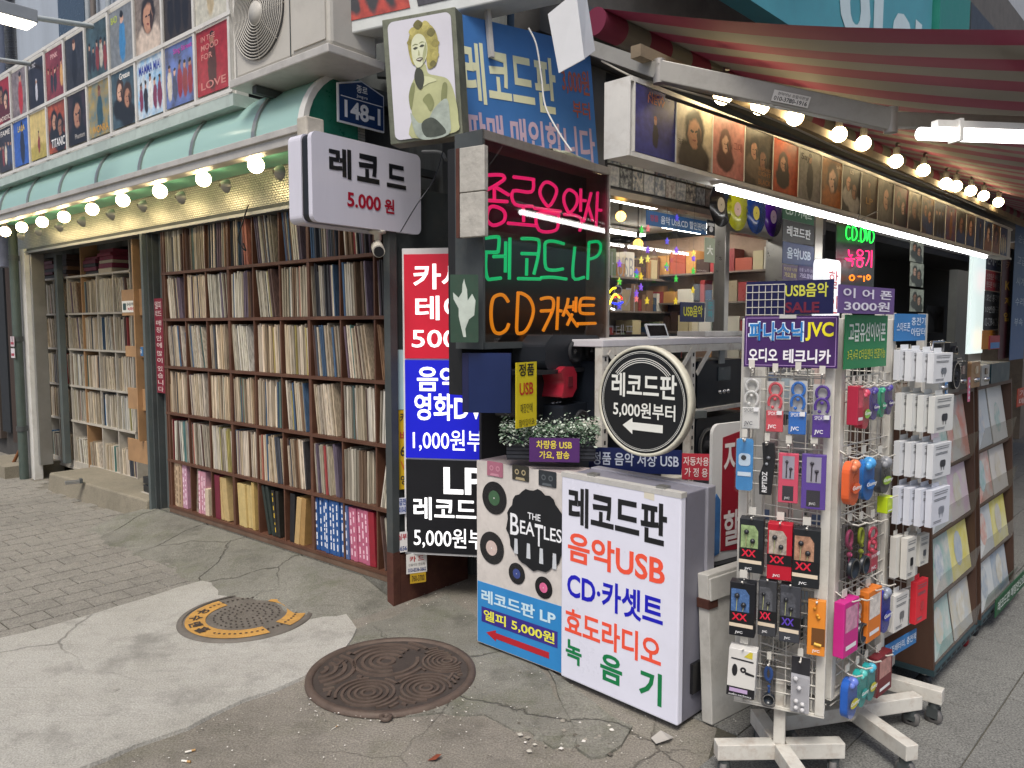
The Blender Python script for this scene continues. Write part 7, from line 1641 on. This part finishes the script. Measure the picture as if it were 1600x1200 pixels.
        m = MB(); m.prism([(w*.1, 0), (w*.8, 0), (w*.9, h*.4), (w, h*.75), (w*.9, h), (w*.2, h), (w*.3, h*.6), (w*.05, h*.35)], -.025, 0, P('#1c1d20', .4)); m.build('card', t, .003); o = word(t, 'RIPTIDZ', -h*.2, h*.2, w*.2, w*.5, 0, P('#d8d8d8'), .02); o.rotation_euler = (0, -math.pi/2, 0); o.location = (w*.75, -.0265, h*.25)
        m = MB(); m.ball((w*.6, -.026, h*.72), w*.12, P('#6a6c70', .3), 10, 6); m.ball((w*.5, -.026, h*.6), w*.1, P('#8a8c90', .3), 10, 6); m.build('earphones', t)
    hook(t, w, h); return t
for q, lb, st_, c, kw in (
    ((1160, 576, 1190, 668), 'white sport earphone pack in the top row of the rack', 'sport', '#d8d8d4', dict(c2='#5a5c60', brand='JVC')),
    ((1197, 582, 1226, 673), 'red sport earphone pack in the top row of the rack', 'sport', '#d8505c', dict(brand='JVC')),
    ((1232, 580, 1262, 677), 'blue sport earphone pack in the top row of the rack', 'sport', '#2472c8', dict(brand='JVC')),
    ((1269, 586, 1300, 682), 'purple sport earphone pack in the top row of the rack', 'sport', '#55309a', dict(brand='JVC')),
    ((1151, 684, 1177, 764), 'sky blue earphone blister in the second row of the rack', 'blue', '#3f8cc8', dict(y=-.06)),
    ((1186, 690, 1212, 770), 'black wavy earphone card in the second row of the rack', 'wave', '#1c1d20', {}),
    ((1217, 694, 1248, 783), 'pink and grey earphone pack in the second row of the rack', 'window', '#e0506e', dict(brand='JVC')),
    ((1253, 694, 1291, 793), 'purple windowed earphone pack in the second row of the rack', 'window', '#5f3fa0', dict(brand='JVC')),
    ((1158, 805, 1195, 888), 'black carton with green window in the third row', 'box', '#1f2328', dict(c2='#8aa070', brand='JVC')),
    ((1201, 813, 1239, 899), 'red carton with red double cross in the third row', 'box', '#b3152c', dict(c2='#a89c90', brand='JVC')),
    ((1240, 821, 1282, 911), 'black carton with rosy window in the third row', 'box', '#1c2024', dict(c2='#a88068', brand='JVC')),
    ((1143, 903, 1182, 986), 'black carton with blue window in the fourth row', 'box', '#15181e', dict(c2='#4a6a98', brand='JVC', y=-.06)),
    ((1187, 900, 1215, 985), 'grey carton with crimson label in the fourth row', 'box', '#3a3c40', dict(c2='#55575c', brand='JVC', mark='#e02848')),
    ((1220, 908, 1252, 995), 'grey carton with purple label in the fourth row', 'box', '#3c3e44', dict(c2='#4c4e54', brand='JVC', mark='#5a40b0')),
    ((1262, 934, 1290, 1020), 'orange earphone card in the fourth row', 'orange', '#e08a30', {}),
    ((1139, 1004, 1182, 1077), 'white earphone carton with lilac label in the lowest row', 'whitebox', '#d8d6d0', dict(y=-.07, tilt=-.04)),
    ((1191, 1030, 1213, 1100), 'blue cable pack low on the rack', 'cable', '#2a6ac0', {}),
    ((1236, 1025, 1265, 1112), 'grey card of white earplugs low on the rack', 'plugs', '#b0b0b4', {})):
    pack(F1, q, lb, st_, c, **kw)
for q, lb, st_, c, kw in (
    ((1323, 604, 1333, 664), 'slim red box at the left of the turned rack', 'plain', '#b02a44', dict(c2='#c85060')), ((1331, 604, 1345, 670), 'red gummy earphone pack on the turned rack', 'gumy', '#c83048', dict(c2='#d05068', mark='#8ac050')), ((1346, 602, 1358, 656), 'purple gummy earphone pack on the turned rack', 'gumy', '#4a3a90', dict(c2='#5a50a0')),
    ((1360, 602, 1369, 652), 'green gummy earphone pack on the turned rack', 'gumy', '#28a078', dict(c2='#40b890')), ((1370, 598, 1381, 648), 'second purple gummy pack at the far side of the turned rack', 'gumy', '#46307c', dict(c2='#5a50a0')),
    ((1311, 714, 1330, 788), 'orange gummy earphone pack on the turned rack', 'gumy', '#e86a3a', dict(c2='#e88a60')), ((1333, 712, 1354, 780), 'bright blue gummy earphone pack on the turned rack', 'gumy', '#2472c0', dict(c2='#50a0dc')), ((1360, 712, 1379, 770), 'black and lime gummy pack on the turned rack', 'gumy', '#4a4c50', dict(c2='#8a8c90', mark='#9ac030')),
    ((1370, 775, 1379, 800), 'small lime slip behind the gummy packs', 'plain', '#b8d020', dict(c2='#c0d840')),
    ((1313, 818, 1330, 905), 'pink cable earphones with round case', 'cable', '#d05080', {}), ((1332, 815, 1347, 898), 'lime cable earphones with round case', 'cable', '#c0d030', {}), ((1349, 812, 1366, 892), 'rose sport earphone pack on the turned rack', 'sport', '#cf3f5c', dict(brand='JVC')),
    ((1302, 936, 1325, 1018), 'magenta earphone carton low on the turned rack', 'plain', '#c82a86', dict(c2='#c890a8')), ((1327, 934, 1343, 1000), 'silver cable earphones low on the turned rack', 'cable', '#d8d8d8', {}), ((1340, 919, 1361, 995), 'orange and white carton on the turned rack', 'plain', '#d8782a', dict(c2='#d8d0c8')), ((1362, 912, 1379, 985), 'clear pack with blue foot on the turned rack', 'gumy', '#2a38a8', dict(c2='#8890a0')),
    ((1309, 1052, 1327, 1118), 'blue gummy earphone pack in the lowest row of the turned rack', 'gumy', '#2a60b8', dict(c2='#6a80d0', mark='#c8c030')), ((1327, 1040, 1341, 1100), 'teal gummy earphone pack in the lowest row', 'gumy', '#2aa8a0', dict(c2='#60c0b8')), ((1341, 1030, 1355, 1090), 'second teal gummy pack in the lowest row', 'gumy', '#2a9a98', dict(c2='#50b0c8', mark='#c8c030')), ((1356, 1020, 1378, 1078), 'dark red carton in the lowest row of the turned rack', 'plain', '#6a1c24', dict(c2='#b08078'))):
    pack(F2, q, lb, st_, c, **kw)
# packs on the far sides of the two racks, seen through the wires
R9 = random.Random(21); PALE = ['#b8b6ae', '#a8a8a4', '#c8c4ba', '#8a8c90', '#9aa8b0', '#b0a0a0', '#6a6c70', '#c8b0a8', '#5a6a88']
for fr_, wid, dep, nme in ((F1, w1, .2, 'earphone rack'), (F2, w2_, .24, 'turned rack')):
    for r, zc in enumerate((.42, .62, .84, 1.05, 1.24)):
        for k in range(4):
            f = fr_.sub(.04+k*(wid-.06)/4+R9.uniform(0, .01), dep, zc+R9.uniform(-.01, .015)); w_ = (wid-.08)/4*R9.uniform(.75, .95); h_ = R9.uniform(.13, .17)
            t = thing('earphone_pack', 'pale pack at back of %s, %s row up, %s from left' % (nme, ORD[r], ORD[k]), 'earphones', f, 'packs on the far side of the '+nme)
            m = MB(); m.box(0, w_, 0, .018, 0, h_, P(R9.choice(PALE), .4, var=.2)); m.build('card', t); m = MB(); m.box(w_*.15, w_*.85, -.003, -.0005, h_*.1, h_*.35, P(R9.choice(PALE), .4)); m.build('label', t)
# ---------------------------------------------------------------- third rack, of white charger boxes
F3 = fr2(at(1384, 800, 2.82), at(1450, 800, 3.06)); F3.o.z = 0; w3 = F3.loc(at(1450, 800, 3.06))[0]
R3_ = thing('wire_rack', 'white wire rack of charger cartons behind the earphone racks', 'display rack', F3)
rack(R3_, w3*.8, .2, .35, 1.6, 5, [.45, .5, .62, .68, .82, .88, 1.0, 1.06, 1.2, 1.26, 1.4, 1.46])
base(R3_, F3, w3*.4, .1, math.radians(10), .26)
m = MB(); m.box(0, w3*.8, 0, .2, .346, .35, WIRE); m.build('bottom_tray', R3_)
sheet('rack_sign', 'blue sign reading 스마트폰 충전기 아답터 on the charger rack', F3, ((1398, 492), (1447, 489), (1446, 530), (1399, 535)), M('azure_board', (.03, .17, .42), .45, var=.08), [('스마트폰', .04, .46, .35, .68, '#dfe8f0', .0), ('충전기', .5, .97, .58, .88, '#dfe8f0', .0), ('아답터', .5, .97, .18, .48, '#dfe8f0', .0)], -.05)
sheet('rack_sign', 'blue strip sign reading 보조배터리, 충전잭 low on the charger rack', F3, ((1384, 1014), (1432, 978), (1432, 1000), (1384, 1036)), M('azure_board', (.03, .17, .42), .45), [('보조배터리, 충전잭', .04, .97, .25, .8, '#dfe8f0', .01)], -.05)
def carton(q, lb, c='#d0d1cf', n=4, art='#6a6c70', y=-.06):
    x0, y0, x1, y1 = q
    for k in range(n):
        yk = y-.026*k; a = F3.rect(rq(x0, y0, x0+(x1-x0)*.68, y1), y); dx = .03*k
        t = thing('charger_carton', '%s, %s of its hook' % (lb, ('rearmost', 'second from the back', 'third from the back', 'frontmost')[k] if n == 4 else ('rear one', 'front one')[k] if n == 2 else 'alone'), 'carton', F3.sub(a[0]+dx, yk, a[2]-.004*k), 'charger cartons on hooks')
        w, h = a[1]-a[0], a[3]-a[2]; m = MB(); m.box(0, w, -.022, 0, 0, h, P(c, .45)); m.box(w*.3, w*.7, -.001, 0, h+.0005, h+.018, P(c, .45)); m.build('box', t, .001)
        if k == n-1 or n == 4:
            m = MB(); m.prism(rr(w*.38, w*.68, h*.3, h*.5, w*.06), -.0234, -.0226, P(art)); m.flat([(w*.44, h*.2), (w*.47, h*.2), (w*.47, h*.31), (w*.44, h*.31)], -.0232, P(art)); m.flat([(w*.58, h*.2), (w*.61, h*.2), (w*.61, h*.31), (w*.58, h*.31)], -.0232, P(art))
            for b_ in (.9, .84, .72, .68, .12, .08): m.flat([(w*.12, h*b_), (w*(.5+b_*.4), h*b_), (w*(.5+b_*.4), h*(b_+.02)), (w*.12, h*(b_+.02))], -.0232, P('#8a8c90')); tag(m.build('print', t), None, kind='stuff')
for q, lb, c, n, art in (((1396, 546, 1442, 592), 'white charger carton in the top row', '#d4d6d8', 4, '#9aa0a8'), ((1398, 612, 1444, 668), 'white charger carton in the second row', '#cfd0cc', 4, '#55575c'), ((1396, 686, 1440, 738), 'white charger carton in the third row', '#d0d2d4', 4, '#5a5c60'), ((1394, 756, 1438, 812), 'white charger carton in the fourth row', '#cfd2da', 4, '#a8adb8'), ((1390, 836, 1412, 898), 'white cable carton with black coil', '#cccac2', 2, '#3a3c40'), ((1411, 832, 1432, 878), 'small cable carton beside the coil carton', '#cac8be', 2, '#70747a'), ((1388, 925, 1420, 980), 'white information card carton in the lowest row', '#d6d4ce', 1, '#9a9a9a'), ((1422, 905, 1448, 968), 'red carton in the lowest row', '#d8303c', 1, '#e05a60')):
    carton(q, lb, c, n, art)
# ---------------------------------------------------------------- brown record browsers on casters
DWD = M('dark_walnut_board', (.065, .032, .02), .5, 0, .3, 4, .1, dirt=.2, dirtcol=(.12, .08, .05), streak=True)
TEAL = M('dark_teal_steel', (.035, .065, .075), .5, .3, .15)
FILM = clear_film('record_film', (.97, .97, .97), .06, .1)
def browser(fr, x0, x1, label, seed, tone):
    t = thing('record_browser', label, 'display rack', fr.sub(x0, 0, 0)); w = x1-x0; R_ = random.Random(seed)
    side = [(.0, .11), (.42, .11), (.42, 1.24), (.06, 1.24)]
    for x in (0, w-.018):
        m = MB(); V = []
        for xx in (x, x+.018): V += [(xx, y, z) for y, z in side]
        m.add(V, [(0, 1, 2, 3), (7, 6, 5, 4), (0, 4, 5, 1), (1, 5, 6, 2), (2, 6, 7, 3), (3, 7, 4, 0)], DWD); m.build('side_board', t)
    m = MB(); m.box(.0185, w-.0185, .4, .42, .11, 1.24, DWD); m.build('back_board', t)
    m = MB(); m.box(0, w, .06, .42, 1.2405, 1.26, DWD); m.build('top_board', t)
    m = MB(); m.box(-.004, w+.004, -.004, .424, .085, .109, TEAL)
    for k in range(9): m.box(.03+k*w/9, .03+k*w/9+.045, -.0055, -.0042, .092, .101, VOID)
    m.build('base_rail', t)
    for x in (.06, w-.06):
        for y in (.05, .36):
            m = MB(); m.cyl((x, y, .084), (x, y, .06), .014, CHR, 10); m.lathe((x, y, .03), [(.01, -.012), (.03, -.011), (.03, .011), (.01, .012)], P('#7a1c24' if x > .1 else '#26282c', .4), 16, 'x'); m.build('caster', t)
    for r, (z, y) in enumerate(((.115, .01), (.39, .025), (.665, .04), (.935, .055))):
        m = MB(); m.box(.019, w-.019, y, y+.14, z-.014, z, DWD); m.build('tier_board', t)
        m = MB(); V = [(.02, y-.008, z), (w-.02, y-.008, z), (w-.02, y-.03, z+.12), (.02, y-.03, z+.12)]; m.quad(V, FILM); m.build('clear_pocket', t)
    return t
SL = ['#c9cac4', '#bfc5c6', '#d0ccc4', '#d4d6d2', '#c0c8cc', '#dcd8cc']; S2 = ['#d09080', '#8ab4ae', '#ccb0c4', '#a0b0c0', '#c4bca4', '#98a8b8']
def covers(fr, x0, w, seed, tag_):
    R_ = random.Random(seed)
    for r, (z, y) in enumerate(((.115, .01), (.39, .025), (.665, .04), (.935, .055))):
        for c in (0, 1):
            for k in range(3):
                x = x0+.03+c*(w-.06)/2+R_.uniform(-.01, .015)+.012*k; f = fr.sub(x, y+.04-.017*k, z+.001+.0*k); ln = .10+.03*k; f = Fr(f.o, f.u*math.cos(.015*(k-1))+f.v*math.sin(.015*(k-1)), f.v*math.cos(ln)-f.n*(-math.sin(ln))*-1)
                h = .315; w_ = .31; m = MB(); yel = (r == 1 and c == 1 and k == 2)
                m.box(0, w_, 0, .004, 0, h, picture_mat('#d8cc60' if yel else R_.choice(SL), '#e0dca8' if yel else R_.choice(SL+S2), R_.randrange(7), 2.2))
                o = m.build('record_sleeve', fr=f)
                tag(o, '%s record sleeve in clear film, %s tier of %s browser, %s side' % (('rear', 'middle', 'front')[k] if not yel else 'front yellow', ('lowest', 'second lowest', 'second highest', 'top')[r], tag_, ('left', 'right')[c]), 'record', 'sleeves in the record browsers')
                if k == 2:
                    mm = MB(); mm.flat(blob(w_*.45, h*.4, w_*.2, h*.26, 12), -.0012, picture_mat(R_.choice(S2), R_.choice(SL), 3, 3)); mm.build('printed_motif', o)
FRB = FR.sub(0, -1.055, 0)
browser(FRB, .706, 1.41, 'dark brown record browser on casters nearest the wire racks', 3, 0); covers(FRB, .706, .70, 3, 'nearer')
browser(FRB, 1.47, 2.2, 'second dark brown record browser at the right picture edge', 8, 0); covers(FRB, 1.47, .72, 8, 'farther')
sheet('green_sign', 'green strip sign reading 레코드판 매장안으로 on the second record browser', FRB, ((1556, 938), (1602, 890), (1602, 915), (1556, 962)), '#14502e', [('레코드판 매장안으로', .05, .95, .2, .8, '#d8e0d8', .01)], -.03)
sheet('red_label', 'small red label reading 가요 매장 at the right edge', FRB, ((1590, 605), (1612, 605), (1612, 632), (1590, 632)), '#a83820', [('가요', .1, .9, .55, .9, '#e8d8d0', .0), ('매장', .1, .9, .1, .45, '#e8d8d0', .0)], .2)
# radios and players standing on the browsers
GRP = 'radios and players on top of the browsers'
def onb(px, y, py=610): return FRB.hit(px, py, y)[0]
z = 1.261
stereo(FRB, .72, .03, z, .12, .12, .115, 'rounded silver radio with green display on the nearer browser', 0, True, M('silver_plastic', (.38, .39, .38), .35, .3, .1), 'radio', 'radio', GRP, False, '#a8b890')
t = stereo(FRB, .87, .04, z, .2, .14, .17, 'black and grey retro radio cassette with chrome trim', 1, False, M('grey_black_radio', (.06, .065, .065), .35, .2, .2), 'radio', 'radio', GRP, True)
m = MB()
for k in range(9): m.box(.12, .19, -.006, -.001, .05+k*.012, .055+k*.012, CHR)
m.build('grille_bars', t)
stereo(FRB, 1.1, .06, z, .17, .15, .13, 'black cassette player with a pinkish display', 0, True, DKP, 'radio', 'radio', GRP, False, '#7a6a66')
stereo(FRB, 1.13, .1, z+.131, .11, .1, .085, 'small black clock speaker with a white dial', 1, False, DKP, 'radio', 'radio', GRP)
stereo(FRB, 1.3, .05, z, .16, .14, .12, 'small tan wooden music box with chrome fittings', 0, True, M('tan_wood', (.33, .2, .1), .5, var=.2), 'music_box', 'music box', GRP, False, '#a89a80')
stereo(FRB, 1.49, .05, z, .15, .14, .1, 'silver and black portable player on the farther browser', 0, True, M('silver_plastic', (.38, .39, .38), .35), 'radio', 'radio', GRP, False, '#5a5248')
stereo(FRB, 1.68, .05, z, .4, .16, .1, 'dark teal boxed turntable on the farther browser', 0, False, P('#16343e', .4), 'turntable_box', 'box', GRP)
for px, c, lb in ((1478, '#3f80c0', 'blue price slip hanging from the silver radio'), (1513, '#e07a9a', 'pink price slip hanging from the retro radio')):
    f = FRB.sub(onb(px, .02), .02, z-.05); m = MB(); m.prism([(0, 0), (.035, 0), (.025, .11), (-.01, .11)], 0, .002, P(c)); o = m.build('price_slip', fr=f); tag(o, lb, 'price tag')
    m = MB()
    for k in range(4): m.flat([(.004, .012+.025*k), (.024, .012+.025*k), (.022, .024+.025*k), (.003, .024+.025*k)], -.001, P('#d8e4ee'))
    tag(m.build('printed_marks', o), None, kind='stuff')
m = MB(); f = FRB.sub(onb(1545, .5, 575), .5, z+.12); m.box(0, .3, 0, .01, 0, .1, P('#a02a34')); o = m.build('product_box', fr=f); tag(o, 'red and blue product box behind the radios', 'box'); m = MB(); m.flat([(.01, .005), (.29, .005), (.29, .05), (.01, .05)], -.001, P('#4a80b8')); m.build('blue_print', o)
# table behind
m = MB(); m.box(.6, 2.6, .5, .95, .98, 1.02, M('grey_table_top', (.3, .29, .28), .4, var=.1)); o = m.build('table', fr=FRB); tag(o, 'grey table of goods behind the record browsers', 'table')
for x in (.65, 2.52):
    for y in (.53, .9): m = MB(); m.box(x, x+.04, y, y+.04, 0, .979, DGREY); m.build('leg', o)
for k in range(5):
    R_ = random.Random(k+40); stereo(FRB, .7+.36*k, .55, 1.021, .3, .25, R_.uniform(.14, .26), 'dark player on the grey table, %s from the left' % ORD[k], k % 2+1, True, DKP, 'stereo', 'stereo', 'players on the grey table')
# ---------------------------------------------------------------- cables, litter and other small things
def cable(pts, label, r=.004, c='#1a1b1d'):
    P_ = [at(*p) for p in pts]; Q_ = []
    for i in range(len(P_)-1):
        p0, p1, p2, p3 = P_[max(0, i-1)], P_[i], P_[i+1], P_[min(len(P_)-1, i+2)]
        for k in range(6):
            u = k/6; Q_.append(.5*(2*p1+(p2-p0)*u+(2*p0-5*p1+4*p2-p3)*u*u+(3*p1-p0-3*p2+p3)*u**3))
    Q_.append(P_[-1]); m = MB(); m.tube(Q_, r, P(c, .5), 6); tag(m.build('cable'), label, 'cable')
cable([(692, 236, 3.9), (678, 280, 3.85), (650, 322, 3.8), (626, 362, 3.9)], 'thin black cable slanting across the projecting sign', .003, '#3a3c40')
cable([(660, 237, 4.2), (688, 238, 4.1), (697, 250, 3.9)], 'pale steel stay beside the projecting sign', .009, '#6a6c6c')
cable([(826, 44, 3.7), (838, 70, 3.7), (846, 120, 3.7), (852, 165, 3.68), (872, 205, 3.62), (893, 236, 3.55)], 'thin white cable hanging down over the blue banner', .0045, '#c4c4c0')
cable([(940, 95, 3.5), (990, 120, 3.4), (1060, 140, 3.38), (1150, 165, 3.5), (1230, 195, 3.7), (1330, 240, 4.1), (1430, 280, 4.7), (1540, 328, 6)], 'white cable running along the top of the picture sign', .005, '#a8a498')
cable([(1040, 150, 3.45), (1120, 178, 3.5), (1200, 205, 3.7), (1290, 236, 4.0), (1400, 278, 4.6), (1500, 315, 5.6)], 'dark cable bundle behind the album covers', .008, '#22201e')
cable([(1344, 334, 4.15), (1338, 345, 4.2), (1332, 352, 4.3), (1346, 342, 4.3), (1372, 330, 4.25)], 'loose loop of wire between the two tubes', .003, '#8a8a86')
cable([(388, 320, 4.95), (380, 345, 4.95), (372, 375, 4.95), (384, 392, 4.94), (380, 380, 4.94)], 'black wire dangling in front of the top record row', .005, '#15161a')
cable([(1088, 796, 2.98), (1100, 800, 2.98), (1108, 815, 2.97), (1108, 870, 2.97), (1106, 910, 2.97)], 'black power cable beside the light box', .004, '#15161a')
cable([(352, 150, 4.9), (366, 160, 4.85), (372, 180, 4.8)], 'short white cable under the film posters', .006, '#b8bab4')
# crumpled newspaper on the neon box
f = FN.sub(FN.hit(864, 250, .05)[0], .03, NZ1+.041); t = thing('newspaper', 'rolled old newspaper lying on top of the neon box', 'newspaper', f); R6 = random.Random(2)
m = MB(); ring = []
for i in range(9):
    for k in range(10):
        a = 2*math.pi*k/10; r = .03*(1-.5*abs(i/8-.4))*R6.uniform(.75, 1.15); ring.append((.36*i/8, .05+r*math.cos(a)*1.3, .025+r*math.sin(a)*.8))
m.add(ring, [(i*10+k, i*10+(k+1) % 10, (i+1)*10+(k+1) % 10, (i+1)*10+k) for i in range(8) for k in range(10)], M('newsprint', (.35, .36, .27), .8, var=.5, scale=40)); m.build('roll', t)
# litter on the street
for i, (px, py, rot, lb) in enumerate(((289, 1178, .5, 'cigarette butt lying on the street beside the pale concrete'), (284, 1191, -.2, 'second cigarette butt on the street nearer the viewer'), (518, 1142, 1.0, 'thin white matchstick on the street left of the brown manhole'))):
    p = ground(px, py); f = Fr((p.x, p.y, .006), (math.cos(rot), math.sin(rot), 0)); t = thing('cigarette_butt' if i < 2 else 'matchstick', lb, 'litter', f)
    m = MB(); m.cyl((0, 0, 0), (.022, 0, 0), .004 if i < 2 else .0012, P('#d8d4c8'), 8); m.build('paper' if i < 2 else 'stick', t); m = MB(); m.cyl((.022, 0, 0), (.035, 0, 0), .0041 if i < 2 else .0018, P('#b08a58'), 8); m.build('filter' if i < 2 else 'head', t)
p = ground(1025, 1167); m = MB(); m.add([(0, 0, .012), (.05, .012, .022), (.075, .045, .012), (.03, .065, .028), (-.012, .04, .012)], [(0, 1, 2, 3, 4)], P('#a8a49c', .3)); o = m.build('plastic_scrap', fr=Fr((p.x, p.y, 0), (1, 0, 0))); tag(o, 'crumpled clear plastic scrap in front of the white light box', 'litter')
p = ground(668, 1190); m = MB(); m.add([(0, 0, .004), (.03, -.008, .012), (.05, .014, .02), (.028, .034, .008)], [(0, 1, 2, 3)], P('#7a3a22', .7)); o = m.build('dry_leaf', fr=Fr((p.x, p.y, 0), (1, 0, 0))); tag(o, 'curled reddish dry leaf at the bottom picture edge', 'leaf')
R7 = random.Random(12); gm = MB(); GVM = [P('#8a857a', .9), P('#b0aca0', .9), P('#5a554c', .9), P('#d0ccc4', .9)]
def grit(n, x0, x1, y0, y1, s0, s1):
    for k in range(n):
        p = ground(R7.uniform(x0, x1), R7.uniform(y0, y1)); s_ = R7.uniform(s0, s1); mt = R7.choice(GVM); h = s_*.5; a = R7.random()*6.28
        c, s2 = math.cos(a)*s_, math.sin(a)*s_; z = .01
        gm.add([(p.x+c, p.y+s2, z), (p.x-s2, p.y+c*.7, z), (p.x-c*.8, p.y-s2, z), (p.x+s2, p.y-c, z), (p.x, p.y, z+h)], [(0, 1, 4), (1, 2, 4), (2, 3, 4), (3, 0, 4)], mt)
grit(420, 120, 1150, 1060, 1200, .0015, .0045); grit(120, 480, 740, 1090, 1130, .002, .006); grit(160, 560, 900, 940, 1080, .0015, .005); grit(60, 620, 720, 905, 950, .002, .006); grit(90, 0, 480, 880, 1100, .001, .0035); grit(24, 800, 960, 1120, 1190, .006, .014)
tag(gm.build('street_grit'), 'scattered grit and small stones on the street', 'grit', None, 'stuff')
for i, (px, py, s_) in enumerate(((858, 1152, .045), (888, 1163, .035))):
    p = ground(px, py); m = MB(); R8 = random.Random(i); ring = [(s_*R8.uniform(.8, 1.2)*math.cos(2*math.pi*k/9)*1.3, s_*R8.uniform(.8, 1.2)*math.sin(2*math.pi*k/9)*.8) for k in range(9)]
    m.add([(x, y, .0) for x, y in ring]+[(x*.75, y*.75, .018) for x, y in ring], [tuple(range(9, 18))]+[(k, (k+1) % 9, 9+(k+1) % 9, 9+k) for k in range(9)], G_apron); o = m.build('loose_stone', fr=Fr((p.x, p.y, 0), (1, 0, 0))); tag(o, ('larger flat stone lying left of the cracked slab by the light box', 'smaller flat stone beside the cracked slab by the light box')[i], 'stone')
